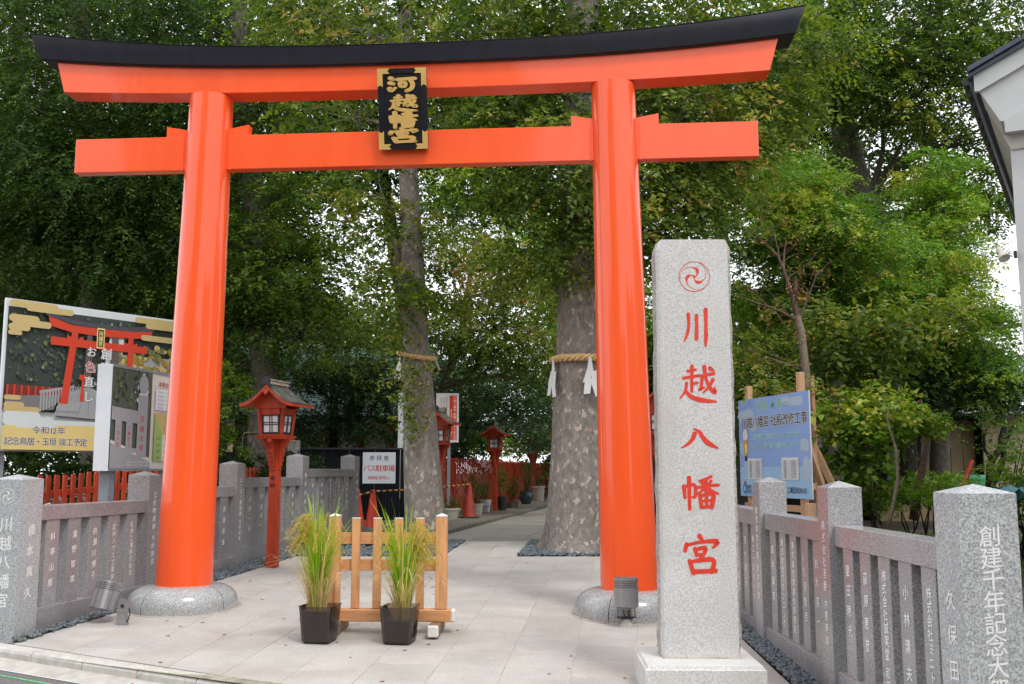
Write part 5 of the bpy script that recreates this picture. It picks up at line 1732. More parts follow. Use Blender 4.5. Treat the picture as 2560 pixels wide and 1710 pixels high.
# ================================================================== TIMBER BARRICADE
W_ = thing('timber_barricade', 'low timber barricade with white-capped posts on the paving', 'barricade', (-1.25, 10.42, zg(10.42)))
wr = -0.04
WR = Vector((math.cos(wr), math.sin(wr), 0)); WN = WR.cross(Z3)
WO = Vector((-1.255, 10.42, 0)); z0 = zg(10.42)
def ww(u, o, z): return WO + WR * u + WN * o + Z3 * (z0 + z)
W_H = 1.145
xs = [-0.545, -0.327, -0.109, 0.109, 0.327, 0.545]
for i, u in enumerate(xs):
    end = i in (0, 5)
    w = 0.112 if end else 0.082
    d_ = 0.105 if end else 0.045
    h0, h1 = 0.235, W_H - (0.0 if end else 0.022)
    p = MB().box(ww(u, 0, (h0 + h1) / 2), (w, d_, h1 - h0), wr, bev=0.004).build('post' if end else 'pale', W_, 'cedar')
    vs = [ww(u + a * w / 2 * 1.02, b_ * d_ / 2 * 1.02, h1 + 0.001) for a, b_ in ((-1, -1), (1, -1), (1, 1), (-1, 1))]
    vs += [ww(u + a * w / 2 * 1.02, b_ * d_ / 2 * 1.02, h1 + 0.010) for a, b_ in ((-1, -1), (1, -1), (1, 1), (-1, 1))] + [ww(u, 0, h1 + (0.034 if end else 0.012))]
    MB().add(vs, [(k, (k + 1) % 4, 4 + (k + 1) % 4, 4 + k) for k in range(4)] + [(4 + k, 4 + (k + 1) % 4, 8) for k in range(4)]).build('white_cap', p, 'white_paint')
for zc, hh_ in ((0.925, 0.115), (0.660, 0.115)):
    MB().box(ww(0, -0.045 if False else -0.040, zc), (1.09, 0.032, hh_), wr, bev=0.003).build('rail', W_, 'cedar_cross')
sb = MB().box(ww(0.02, 0, 0.170), (1.26, 0.12, 0.120), wr, bev=0.008).build('sill', W_, 'cedar_cross')
for sg in (-1, 1):
    MB().box(ww(0.02 + sg * 0.645, 0, 0.170), (0.05, 0.124, 0.124), wr, bev=0.014).build('white_end', sb, 'white_paint')
    ft = MB().box(ww(sg * 0.50, 0, 0.058), (0.105, 0.62, 0.105), wr, bev=0.006).build('foot', W_, 'bamboo_old')
    for k in (-1, 1):
        MB().box(ww(sg * 0.50, k * 0.325, 0.060), (0.110, 0.05, 0.110), wr, bev=0.012).build('white_end', ft, 'white_paint')
# bamboo vases tied to it
for u, lb, mt, h in ((0.215, 'old brown bamboo tube standing behind the right rice tub', 'bamboo_old', 0.46), (-0.478, 'pale bamboo tube standing behind the left rice tub', 'cedar', 0.60)):
    c = ww(u, 0.125, 0.0)
    r_ = 0.048 if u > 0 else 0.026
    prof = [(r_, 0), (r_, h * 0.30), (r_ * 1.08, h * 0.315), (r_, h * 0.33), (r_, h * 0.66), (r_ * 1.08, h * 0.68), (r_, h * 0.70), (r_ * 0.98, h), (r_ * 0.82, h), (r_ * 0.82, h - 0.1), (0, h - 0.1)]
    tag(MB().lathe(c, prof, 20).build('bamboo_vase', None, mt, smooth='all', loc=c), lb, 'bamboo tube')

# ================================================================== RICE TUBS
def tub(label, x0, x1, y0, seed, soil_top, lean):
    yw = -0.17
    z0 = zg(y0 + 0.15)
    w = x1 - x0
    root = thing('rice_tub', label, 'planter', ((x0 + x1) / 2, y0 + 0.16, z0), 'square plastic tubs of rice plants')
    cx, cy = (x0 + x1) / 2, y0 + 0.16
    def ring(h, z, r_=0.035, n=5):
        q = []
        for sx, sy, a0 in ((1, 1, 0), (-1, 1, PI / 2), (-1, -1, PI), (1, -1, 3 * PI / 2)):
            for k in range(n):
                a = a0 + PI / 2 * k / (n - 1)
                qx, qy = sx * (h - r_) + r_ * math.cos(a), sy * (h - r_) + r_ * math.sin(a)
                q.append((cx + qx * math.cos(yw) - qy * math.sin(yw), cy + qx * math.sin(yw) + qy * math.cos(yw), z))
        return q
    H = 0.345
    hb, ht = w / 2 * 0.90, w / 2 * 1.06
    lv = [(hb - 0.02, z0 + 0.002, 0.03), (hb, z0 + 0.022, 0.04), (ht, z0 + H, 0.035), (ht + 0.008, z0 + H + 0.002, 0.035)]
    vs = []
    for h, z, r_ in lv: vs += ring(h, z, r_)
    n = 20
    fs = [(i * n + k, i * n + (k + 1) % n, (i + 1) * n + (k + 1) % n, (i + 1) * n + k) for i in range(3) for k in range(n)] + [tuple(range(n - 1, -1, -1))]
    o = mesh_obj('tub', vs, fs, root, 'smoky_plastic', smooth=True)
    so = o.modifiers.new('t', 'SOLIDIFY'); so.thickness = 0.003
    lv = [(hb - 0.024, z0 + 0.008), (hb - 0.008, z0 + 0.03), (hb + (ht - hb) * soil_top - 0.006, z0 + H * soil_top)]
    vs = []
    for h, z in lv: vs += ring(h, z, 0.032)
    vs.append((cx, cy, z0 + H * soil_top))
    fs = [(i * n + k, i * n + (k + 1) % n, (i + 1) * n + (k + 1) % n, (i + 1) * n + k) for i in range(2) for k in range(n)] + [(2 * n + k, 2 * n + (k + 1) % n, 3 * n) for k in range(n)]
    mesh_obj('wet_soil', vs, fs, root, 'soil_wet', smooth=True)
    # blades
    r_ = np.random.default_rng(seed)
    zb = z0 + H * soil_top
    tx, ty = cx + lean * 0.03, cy
    def blade_set(m, name, mat, h0, h1, bend, w0, base_r, tint, tv, straw=False):
        V = []; F = []; T = []
        for i in range(m):
            a = r_.uniform(0, 2 * PI); rr = base_r * math.sqrt(r_.uniform(0, 1))
            p = np.array([tx + rr * math.cos(a), ty + rr * math.sin(a), zb - 0.01])
            h = r_.uniform(h0, h1); bd = r_.uniform(*bend) * h
            az = a + r_.normal(0, 0.9)
            dirv = np.array([math.cos(az), math.sin(az), 0])
            sidev = np.array([-math.sin(az + r_.normal(0, 0.8)), math.cos(az), 0]); sidev /= np.linalg.norm(sidev)
            n_ = 8; b0 = len(V)
            fold = r_.uniform(0.5, 0.75)
            for k in range(n_ + 1):
                t = k / n_
                q = p + np.array([0, 0, h * (t - (0.55 if straw else 0.28) * max(0, t - fold) ** 2 / (1 - fold) * (bd / h) * 2.2)]) + dirv * bd * t ** 2.1
                ww_ = w0 * (0.55 + 0.9 * t) * (1 - t) ** 0.45 + 0.0006
                V += [tuple(q - sidev * ww_), tuple(q + sidev * ww_)]
            tt = tint + r_.normal(0, tv)
            for k in range(n_):
                F.append((b0 + 2 * k, b0 + 2 * k + 1, b0 + 2 * k + 3, b0 + 2 * k + 2)); T.append(min(1, max(0, tt + 0.25 * (k / n_ - 0.6))))
        o = mesh_obj(name, V, F, root, mat, smooth='all')
        at = o.data.attributes.new('tint', 'FLOAT', 'FACE'); at.data.foreach_set('value', T)
        o['kind'] = 'stuff'
        return o
    blade_set(135, 'leaf_blades', 'rice_green', 0.50, 1.0, (0.05, 0.42), 0.0066, 0.080, 0.50, 0.30)
    blade_set(22, 'tall_blades', 'rice_green', 1.0, 1.26, (0.02, 0.30), 0.0062, 0.07, 0.35, 0.12)
    blade_set(100, 'straw', 'rice_straw', 0.18, 0.75, (0.2, 1.1), 0.003, 0.10, 0.5, 0.3, True)
    # stems bundle
    V = MB()
    for i in range(60):
        a = r_.uniform(0, 2 * PI); rr = 0.09 * math.sqrt(r_.uniform(0, 1))
        p = Vector((tx + rr * math.cos(a), ty + rr * math.sin(a), zb - 0.01))
        V.tube([p, p + Vector((rr * math.cos(a) * 0.3, rr * math.sin(a) * 0.3, r_.uniform(0.25, 0.5)))], [0.0035, 0.0022], 4, caps=False)
    o = V.build('stems', root, 'rice_straw'); o['kind'] = 'stuff'
    at = o.data.attributes.new('tint', 'FLOAT', 'FACE'); at.data.foreach_set('value', [0.3] * len(o.data.polygons))
    # drooping ears
    gP = []; gR = []; T = []
    st = MB()
    for i in range(75):
        a = r_.uniform(0, 2 * PI) if r_.random() > 0.45 else r_.uniform(PI * 0.8, PI * 1.25) * (1 if lean < 0 else 0) + (r_.uniform(-0.6, 0.6) if lean > 0 else 0)
        h = r_.uniform(0.72, 1.02); out = r_.uniform(0.10, 0.36)
        p = np.array([tx + 0.03 * math.cos(a), ty + 0.03 * math.sin(a), zb])
        dv = np.array([math.cos(a), math.sin(a), 0])
        pts = []
        for k in range(13):
            t = k / 12
            x = out * t ** 1.6
            z = h * math.sin(min(1.0, t * 1.18) * PI / 2) - 0.24 * max(0, t - 0.62) / 0.38
            pts.append(p + dv * x + np.array([0, 0, z]))
        st.tube(pts, [0.0016] * 13, 3, caps=False)
        for k in range(7, 13):
            for j in range(7):
                f = r_.uniform(0, 1)
                q = pts[k - 1] * (1 - f) + pts[k] * f + r_.normal(0, 0.006, 3)
                gP.append(q); T.append(r_.uniform(0, 1))
    n_ = len(gP)
    bv = [(0, 0, 1), (0.4, 0, 0), (0, 0.4, 0), (-0.4, 0, 0), (0, -0.4, 0), (0, 0, -1)]
    bfc = [(0, 1, 2), (0, 2, 3), (0, 3, 4), (0, 4, 1), (5, 2, 1), (5, 3, 2), (5, 4, 3), (5, 1, 4)]
    o = scatter_mesh('rice_ears', bv, bfc, np.array(gP), rotmats(n_, 0.9), np.full((n_, 3), 0.0085), 'rice_ear', parent=root, attr=np.array(T))
    o['kind'] = 'stuff'
    o = st.build('ear_stalks', root, 'rice_ear'); o['kind'] = 'stuff'
    at = o.data.attributes.new('tint', 'FLOAT', 'FACE'); at.data.foreach_set('value', [0.2] * len(o.data.polygons))
tub('left rice tub, dark with soil almost to its rim and golden drooping ears', -2.00, -1.695, 9.82, 5, 0.86, -1)
tub('right rice tub with clear upper rim and tall upright green blades', -1.225, -0.925, 9.78, 8, 0.62, 1)

# ================================================================== FLOODLIGHTS
def floodlight(label, base_, body_c, axis, bracket, yaw):
    root = thing('floodlight', label, 'floodlight', base_, 'grey cylindrical floodlights aimed up at the gate')
    ax = Vector(axis).normalized()
    a = ax.cross(Vector((0, 1, 0.01))).normalized(); b_ = ax.cross(a)
    Rm = Matrix((a, b_, ax)).transposed()
    c = Vector(body_c)
    r_ = 0.128; h = 0.30
    prof = [(0.0, -h / 2 + 0.004), (r_ * 0.86, -h / 2), (r_, -h / 2 + 0.012), (r_, 0.055)]
    z = 0.055
    for k in range(4):
        prof += [(r_ * 0.82, z + 0.001), (r_ * 0.82, z + 0.009), (r_, z + 0.010), (r_, z + 0.020)]; z += 0.0205
    prof += [(r_, h / 2), (r_ * 0.95, h / 2), (r_ * 0.94, h / 2 - 0.03)]
    MB().lathe(c, prof, 48, ax=Rm).build('housing', root, 'steel_grey', smooth=True)
    MB().lathe(c + ax * (h / 2 - 0.03), [(r_ * 0.94, 0), (0, 0.002)], 32, ax=Rm).build('lens', root, 'lamp_glass')
    bz = Vector(base_)
    if bracket == 'yoke':
        mb = MB()
        q = Vector((math.cos(yaw), math.sin(yaw), 0))
        for s_ in (-1, 1):
            mb.tube([c - ax * (h / 2) + q * (s_ * 0.088), c - ax * (h / 2) + q * (s_ * 0.088) - Z3 * 0.095], 0.004, 5)
        mb.box(c - Z3 * (h / 2 + 0.100), (0.20, 0.05, 0.012), yaw)
        mb.box(bz + Z3 * 0.085, (0.115, 0.075, 0.022), yaw)
        mb.build('bracket', root, 'steel_dark')
        mb = MB()
        for dx in (-0.02, 0.03, 0.045):
            mb.tube([c - ax * (h / 2) + q * dx, c - ax * (h / 2) + q * (dx - 0.012) - Z3 * 0.05, bz + Z3 * 0.095 + q * dx * 0.6], 0.0045, 5)
        mb.build('cable', root, 'rubber')
        MB().lathe(bz, [(0.075, -0.01), (0.068, 0.015), (0.045, 0.055), (0.042, 0.075), (0, 0.076)], 20).build('base', root, 'concrete', smooth=True)
        MB().lathe(c - ax * (h / 2 + 0.006), [(0, -0.012), (0.06, -0.01), (0.085, 0.0)], 24, ax=Rm).build('gasket', root, 'pot_white')
    else:
        q = Vector((math.cos(yaw), math.sin(yaw), 0)); n_ = q.cross(Z3)
        mb = MB()
        poly = [(-0.055, 0.0), (0.065, 0.0), (0.055, 0.04), (0.045, 0.14), (0.060, 0.20), (0.050, 0.245), (0.0, 0.265), (-0.03, 0.265), (-0.045, 0.14)]
        mb.prism(poly, bz - n_ * 0.03, q, Z3, 0.060)
        mb.build('bracket', root, 'steel_grey')
        MB().lathe(bz + n_ * 0.031 + q * 0.012 + Z3 * 0.195, [(0.022, 0), (0.016, 0.006), (0, 0.004)], 16, ax=Matrix((q, Z3, n_)).transposed()).build('pivot', root, 'steel_dark')
        MB().box(bz + n_ * 0.034 + q * 0.0 + Z3 * 0.148, (0.09, 0.012, 0.012), yaw).build('clamp', root, 'steel_bright')
        MB().tube([bz + q * 0.07 + Z3 * 0.17, bz + q * 0.085 + Z3 * 0.12, bz + q * 0.06 + Z3 * 0.03], 0.006, 6).build('cable', root, 'rubber')
    return root
floodlight('upright floodlight in front of the right gate pillar', (1.185, 10.72, zg(10.72)), (1.180, 10.70, 0.305), (0.0, 0.03, 1), 'yoke', 0.02)
floodlight('tilted floodlight beside the left gate pillar above the pebbles', (-4.06, 10.80, zg(10.8)), (-4.30, 10.95, 0.245), (0.16, 0.22, 0.95), 'arm', -0.1)

# ================================================================== CONES, CHAIN BAR, POTS
def cone(label, loc, mat, h=0.86):
    root = thing('traffic_cone', label, 'traffic cone', loc, 'orange traffic cones along the black screen and fence')
    c = Vector(loc)
    MB().lathe(c, [(0.175, 0.03), (0.165, 0.05), (0.045, h - 0.03), (0.036, h), (0, h)], 24).build('cone', root, mat, smooth=True)
    mb = MB(); mb.box(c + Z3 * 0.018, (0.44, 0.44, 0.035), 0.3, bev=0.012); mb.build('base', root, 'rubber')
    return root
cone('bright orange traffic cone in front of the black screen', (-2.98, 21.9, 0.297), 'cone_orange')
cone('orange traffic cone mostly hidden behind the last granite post', (-3.47, 23.0, 0.297), 'cone_orange')
cone('faded red traffic cone beside the white plant pot', (-1.10, 26.3, 0.36), 'cone_faded', 0.90)
def striped_bar(label, pts):
    root = thing('warning_bar', label, 'warning bar', pts[0])
    P = [Vector(p) for p in pts]
    L_ = [0]
    for i in range(1, len(P)): L_.append(L_[-1] + (P[i] - P[i - 1]).length)
    def at_(s):
        for i in range(1, len(P)):
            if s <= L_[i] + 1e-9:
                t = (s - L_[i - 1]) / (L_[i] - L_[i - 1]); return P[i - 1].lerp(P[i], t)
        return P[-1]
    n = int(L_[-1] / 0.13)
    for k in range(n):
        a, b_ = at_(L_[-1] * k / n), at_(L_[-1] * (k + 1) / n)
        MB().tube([a, b_], 0.020, 8).build('stripe', root, 'rope_yellow' if k % 2 else 'rubber')
striped_bar('sagging black and yellow rope between the cones and the granite fence', [(-3.42, 21.0, 1.02), (-3.2, 21.4, 1.05), (-2.98, 21.85, 1.12)])
striped_bar('black and yellow bar running behind the slim trunk to the faded cone', [(-2.98, 21.93, 1.12), (-2.2, 23.8, 1.13), (-1.12, 26.25, 1.21)])

def plant(root, c, kind, mat, n, r_, h, leaf, tint):
    c = np.array(c, float)
    mb = MB(); C = []; D = []
    for i in range(max(5, n // 9)):
        a = rnd.uniform(0, 2 * PI); rr = r_ * rnd.uniform(0.1, 1.0); hh_ = h * rnd.uniform(0.5, 1.0)
        e = c + np.array([rr * math.cos(a), rr * math.sin(a), hh_])
        limb(mb, c, e, 0.008, 0.003, 0.1, 4, 3)
        for k in range(9):
            t = rnd.uniform(0.3, 1.05)
            C.append(c + (e - c) * t + rng.normal(0, r_ * 0.12, 3)); D.append(rng.normal(0, 1, 3) + np.array([math.cos(a), math.sin(a), 0.1]))
    mb.build('stems', root, 'twig_brown')
    C, D = np.array(C), np.array(D)
    A = sprays(C, D, 6, leaf * 2.2, leaf, 0.55, np.full(len(C), tint), droop=0.3)
    leaves_obj('foliage', *A, mat, root)

def pot(label, loc, prof, mat, pl, stand=False):
    root = thing('potted_plant', label, 'potted plant', loc, 'potted plants along the red fence')
    c = Vector(loc)
    MB().lathe(c, prof, 28).build('pot', root, mat, smooth=True)
    top = prof[-1][1] if prof[-1][0] == 0 else max(p[1] for p in prof)
    rt = max(p[0] for p in prof) * 0.88
    MB().lathe(c, [(rt, top - 0.03), (0, top - 0.025)], 20).build('potting_soil', root, 'soil_wet')
    plant(root, (loc[0], loc[1], loc[2] + top - 0.03), *pl)
    if stand:
        mb = MB()
        for k in range(4):
            a = k * PI / 2 + 0.4
            mb.tube([c + Vector((0.19 * math.cos(a), 0.19 * math.sin(a), 0)), c + Vector((0.17 * math.cos(a), 0.17 * math.sin(a), 0.18))], 0.008, 5)
        mb.lathe(c + Z3 * 0.17, [(0.178, 0), (0.19, 0.006), (0.178, 0.012)], 20)
        mb.build('wire_stand', root, 'steel_dark')
    return root
flare = lambda r0, r1, h: [(0, 0), (r0, 0), (r0 * 1.02, 0.02), (r1 * 0.93, h * 0.8), (r1 * 0.94, h * 0.84), (r1, h * 0.86), (r1, h), (r1 * 0.93, h), (r1 * 0.9, h - 0.04)]
pot('wide cream bowl pot with a bushy plant, nearest the slim trunk', (-1.52, 25.6, 0.36), flare(0.15, 0.24, 0.27), 'pot_white', (0, 'leaf_mid', 60, 0.32, 0.35, 0.06, 0.35))
pot('cream flared pot with a tall leafy shrub behind the faded cone', (-0.98, 28.4, 0.36), flare(0.13, 0.20, 0.30), 'pot_white', (0, 'leaf_mid', 110, 0.42, 1.05, 0.06, 0.5))
pot('ribbed white pot in a black wire stand left of the nearer lantern', (-0.80, 30.0, 0.36), flare(0.14, 0.20, 0.36), 'pot_plastic', (0, 'leaf_dark', 60, 0.30, 0.6, 0.06, 0.5), True)
pot('tall black pot of thin grasses right of the nearer lantern post', (-0.30, 31.3, 0.36), [(0, 0), (0.13, 0), (0.16, 0.42), (0.14, 0.42), (0.14, 0.38)], 'pot_black', (0, 'leaf_autumn', 90, 0.30, 1.15, 0.07, 0.55))
pot('low stone coloured pot with trailing stems between the two visible lanterns', (-0.02, 33.6, 0.36), flare(0.20, 0.26, 0.20), 'pot_stone', (0, 'leaf_mid', 110, 0.38, 1.0, 0.06, 0.6))
pot('blue-grey glazed round pot with a sparse shrub', (0.52, 37.5, 0.36), [(0, 0), (0.16, 0), (0.26, 0.20), (0.27, 0.30), (0.23, 0.42), (0.25, 0.45), (0.26, 0.48), (0.22, 0.48), (0.2, 0.44)], 'pot_glazed', (0, 'leaf_mid', 80, 0.42, 1.1, 0.06, 0.45))
pot('tall pale bucket pot with a bare cut stem beside the farthest lantern', (1.05, 40.5, 0.36), [(0, 0), (0.20, 0), (0.24, 0.52), (0.27, 0.53), (0.27, 0.60), (0.23, 0.60), (0.22, 0.55)], 'pot_white', (0, 'leaf_dark', 18, 0.12, 0.4, 0.05, 0.3))
gs_ = tag(MB().add([(-1.75, 24.9, 0.368), (-1.30, 25.1, 0.368), (-1.18, 25.35, 0.375), (-1.62, 25.3, 0.368)], [(0, 1, 2, 3)]).build('ground_cloth', None, 'green_sheet', loc=(-1.5, 25.1, 0.36)), 'scrap of green cloth under the cream bowl pot', 'cloth')

# bicycle parked between the two left fences (only bars, basket and saddle show)
bk = thing('bicycle', 'parked bicycle with wire basket behind the near left granite post', 'bicycle', (-5.9, 12.3, zg(12.3)))
bc = Vector((-5.98, 12.35, zg(12.3))); bd = Vector((0.93, 0.37, 0)).normalized(); bn = bd.cross(Z3)
def bw(u, o, z): return bc + bd * u + bn * o + Z3 * z
for u in (0.53, -0.53):
    wh = bk
    n = 40
    pts = [bw(u + 0.32 * math.cos(2 * PI * k / n), 0, 0.335 + 0.32 * math.sin(2 * PI * k / n)) for k in range(n + 1)]
    mb = MB(); mb.tube(pts, 0.017, 6, caps=False); w_o = mb.build('wheel', bk, 'rubber', smooth='all')
    mb = MB()
    for k in range(14): mb.tube([bw(u, 0, 0.335), bw(u + 0.305 * math.cos(2 * PI * k / 14), 0, 0.335 + 0.305 * math.sin(2 * PI * k / 14))], 0.0015, 3)
    mb.build('spokes', w_o, 'steel_bright')
mb = MB()
for a, b_ in (((-0.53, 0, 0.335), (-0.12, 0, 0.32)), ((-0.12, 0, 0.32), (-0.22, 0, 0.86)), ((-0.12, 0, 0.32), (0.40, 0, 0.78)), ((-0.20, 0, 0.66), (0.40, 0, 0.83)), ((-0.53, 0, 0.335), (-0.20, 0, 0.70)), ((0.38, 0, 0.98), (0.53, 0, 0.335))):
    mb.tube([bw(*a), bw(*b_)], 0.015, 8)
mb.build('frame', bk, 'bike_paint', smooth='all')
mb = MB(); mb.tube([bw(0.22, -0.26, 1.08), bw(0.36, -0.20, 1.12), bw(0.38, 0, 1.06), bw(0.36, 0.20, 1.12), bw(0.22, 0.26, 1.08)], 0.012, 8); mb.build('handlebar', bk, 'steel_bright', smooth='all')
mb = MB()
for s_ in (-1, 1): mb.tube([bw(0.20, s_ * 0.262, 1.077), bw(0.30, s_ * 0.235, 1.105)], 0.018, 8)
mb.build('grips', bk, 'rubber')
MB().prism([(-0.13, -0.08), (-0.10, 0.09), (0.13, 0.02), (0.13, -0.02)], bw(-0.24, 0, 0.90), bd, -bn, 0.05).build('saddle', bk, 'rubber')
mb = MB()
for k in range(9):
    t = -0.16 + 0.04 * k
    mb.tube([bw(0.48, t, 0.78), bw(0.50, t * 1.15, 1.03)], 0.003, 3); mb.tube([bw(0.74, t, 0.78), bw(0.78, t * 1.15, 1.03)], 0.003, 3)
    u = 0.48 + 0.26 * k / 8
    for s_ in (-1, 1): mb.tube([bw(u, s_ * 0.16, 0.78), bw(u + 0.02, s_ * 0.185, 1.03)], 0.003, 3)
for z in (0.79, 0.87, 0.95, 1.03):
    e = 0.16 + 0.025 * (z - 0.79) / 0.24
    mb.tube([bw(0.48, -e, z), bw(0.77, -e, z), bw(0.77, e, z), bw(0.48, e, z), bw(0.48, -e, z)], 0.004, 4)
mb.build('basket', bk, 'bike_paint')

# steel bollard right of the near carved post
bo = thing('bollard', 'shiny steel bollard at the lower right frame edge behind the carved post', 'bollard', (3.16, 6.25, zg(6)))
MB().lathe((3.16, 6.25, zg(6)), [(0.045, 0), (0.045, 0.87), (0.058, 0.872), (0.060, 0.89), (0.045, 0.905), (0, 0.91)], 24).build('tube', bo, 'steel_bright', smooth=True)
MB().lathe((3.16, 6.25, zg(6) + 0.62), [(0.047, 0), (0.047, 0.05)], 24).build('band', bo, 'panel_white')

# small things at the back
t_ = thing('wooden_tablet', 'small roofed wooden tablet on a thin post left of the dark roped trunk', 'tablet', (-6.38, 23.0, 0.3))
MB().box((-6.38, 23.0, 2.12), (0.11, 0.03, 0.28), 0).build('tablet', t_, 'bamboo')
MB().prism([(-0.08, 0), (0, 0.06), (0.08, 0), (0.06, -0.01), (-0.06, -0.01)], (-6.38, 23.02, 2.27), Vector((1, 0, 0)), Z3, 0.05).build('cap', t_, 'cedar')
MB().box((-6.38, 23.02, 1.15), (0.04, 0.03, 1.7), 0).build('stake', t_, 'bark_black')
mo = thing('stone_marker', 'weathered carved stone post behind the first lantern', 'stone', (-5.15, 23.9, 0.3))
MB().box((-5.15, 23.9, 1.28), (0.30, 0.26, 1.98), 0.3, bev=0.015).build('block', mo, 'stone_lichen')
mb = MB(); text_col(mb, '奉納', Vector((-5.15, 23.9, 2.2)) + Matrix.Rotation(0.3, 3, 'Z') @ Vector((0, -0.131, 0)), Matrix.Rotation(0.3, 3, 'Z') @ Vector((1, 0, 0)), Z3, 0.17, 'stone_lichen', 0.02, 1.1, lift=0.004); mb.build('carving', mo)

# loose fallen leaves on the paving
n = 110
pxy = []
while len(pxy) < n:
    x, y = rnd.uniform(-4.3, 2.1), rnd.uniform(8.2, 19.5)
    pxy.append((x, y))
xs_ = np.array(pxy); zz = np.array([zg(y) + 0.006 for x, y in pxy])
A_ = rng.uniform(0, 2 * PI, n)
me = leaves_obj('fallen_leaves', np.column_stack([xs_, zz]), np.column_stack([np.cos(A_), np.sin(A_), np.full(n, 0.04)]), np.tile([0, 0, 1.0], (n, 1)), rng.uniform(0.04, 0.085, n), rng.uniform(0.016, 0.032, n), rng.uniform(0.3, 1, n), 'dead_leaf', None)
tag(me, 'sparse fallen brown and yellow leaves on the paving', 'fallen leaves', kind='stuff')
n = 260
side = rng.integers(0, 3, n)
yy = rng.uniform(8.0, 16.2, n); fx = (yy - 9.93) / 6.4
xx = np.where(side == 0, -4.72 + fx * 1.25 - rng.uniform(0.0, 0.12, n), rng.uniform(2.27, 2.38, n))
far_ = side == 2
yy = np.where(far_, rng.uniform(16.35, 18.4, n), np.where(side == 0, np.clip(yy, 10.1, 16.2), yy)); xx = np.where(far_, np.where(rng.random(n) < 0.5, rng.uniform(-3.4, -1.2, n), rng.uniform(0.4, 2.2, n)), xx)
xx = np.where(side == 0, -4.70 + (yy - 9.93) / 6.4 * 1.26 - rng.uniform(0.0, 0.10, n), xx)
A_ = rng.uniform(0, 2 * PI, n)
me = leaves_obj('fallen_leaves', np.column_stack([xx, yy, [zg(q) + 0.035 for q in yy]]), np.column_stack([np.cos(A_), np.sin(A_), rng.normal(0, 0.25, n)]), np.tile([0, 0, 1.0], (n, 1)) + rng.normal(0, 0.2, (n, 3)), rng.uniform(0.03, 0.06, n), rng.uniform(0.012, 0.025, n), rng.uniform(0.7, 1, n), 'leaf_autumn', None)
tag(me, 'dry leaves caught among the dark pebbles', 'fallen leaves', kind='stuff')

# ================================================================== BUILDINGS
# white office building at the right edge
Wc = Vector((5.03, 10.0, 0)); rr_ = Vector((0.863, -0.505, 0)); bbk = Vector((0.505, 0.863, 0))
ob = thing('white_building', 'white building with dark tiled eave at the right frame edge', 'building', (Wc.x, Wc.y, -0.1))
def wp(u, z, o=0.0): return Wc + rr_ * u + bbk * o + Z3 * z
def bprism(name, poly, o0, o1, mat, par=ob):
    """polygon in the gable plane extruded backwards from depth o0 to o1"""
    vs = [wp(u, z, o0) for u, z in poly] + [wp(u, z, o1) for u, z in poly]
    n = len(poly)
    fs = [tuple(range(n)), tuple(range(2 * n - 1, n - 1, -1))] + [(i, n + i, n + (i + 1) % n, (i + 1) % n) for i in range(n)]
    return mesh_obj(name, vs, fs, par, mat)
wl_ = bprism('wall', [(0.06, -0.4), (4.0, -0.4), (4.0, 6.2), (3.0, 6.4), (0.06, 4.98)], 0.02, 9.0, 'wall_siding')
MB().box(wp(2.05, 2.78, 0.015), (3.96, 0.012, 0.012), math.atan2(rr_.y, rr_.x)).build('joint_line', wl_, 'soffit')
bprism('boxed_end', [(-0.19, 5.46), (-0.015, 5.112), (0.035, 5.10), (0.45, 5.29), (0.9, 5.95), (0.27, 5.72)], -0.02, 0.6, 'wall_siding')
bprism('boxed_end', [(0.028, 5.085), (0.028, 4.962), (0.5, 4.95), (0.5, 5.30)], -0.10, 0.5, 'wall_siding')
bprism('soffit', [(0.0, 4.96), (0.5, 4.96), (0.5, 4.80), (0.07, 4.80)], 0.0, 0.4, 'soffit')
bprism('barge_board', [(-0.235, 5.635), (-0.235, 5.458), (-0.185, 5.455), (1.5, 6.235), (1.5, 6.42)], -0.06, 0.0, 'wall_siding')
bprism('eave_soffit', [(-0.18, 5.455), (0.06, 5.0), (0.10, 5.0), (0.10, 5.58), (-0.18, 5.47)], 0.0, 9.0, 'soffit')
rfm = bprism('roof', [(-0.285, 5.64), (-0.29, 5.60), (1.6, 6.44), (3.6, 7.3), (3.6, 7.36), (1.6, 6.50)], -0.10, 9.0, 'roof_slate')
for k in range(14):
    u = -0.28 + k * 0.26
    bprism('roof_tile', [(u, 5.655 + (u + 0.285) * 0.447), (u + 0.25, 5.655 + (u + 0.535) * 0.447), (u + 0.25, 5.70 + (u + 0.535) * 0.447), (u, 5.71 + (u + 0.285) * 0.447)], -0.13, 0.25, 'roof_slate', rfm)
gm = MB()
gm.tube([wp(-0.31, 5.60, 0.0 + i * 0.3) for i in range(30)], 0.045, 6)
gt = gm.build('eave_gutter', ob, 'steel_dark')
for k in range(24):
    MB().box(wp(-0.30, 5.52, 0.15 + k * 0.36), (0.02, 0.05, 0.09), math.atan2(rr_.y, rr_.x)).build('gutter_hook', gt, 'steel_dark')
sp_ = thing('wall_spotlight', 'small spotlight with curled cable on the white building corner', 'spotlight', tuple(wp(0.05, 3.71, -0.02)))
MB().box(wp(0.045, 3.71, -0.02), (0.03, 0.05, 0.07), math.atan2(rr_.y, rr_.x)).build('mount', sp_, 'steel_dark')
mb = MB(); mb.tube([wp(0.03, 3.71, -0.03), wp(-0.01, 3.735, -0.05), wp(-0.055, 3.72, -0.06)], 0.006, 6); mb.build('arm', sp_, 'steel_bright')
mb = MB(); mb.tube([wp(0.03, 3.73, -0.03), wp(-0.02, 3.75, -0.04), wp(-0.075, 3.80, -0.05), wp(-0.09, 3.77, -0.05), wp(-0.075, 3.735, -0.06)], 0.003, 5); mb.build('cable', sp_, 'rubber')
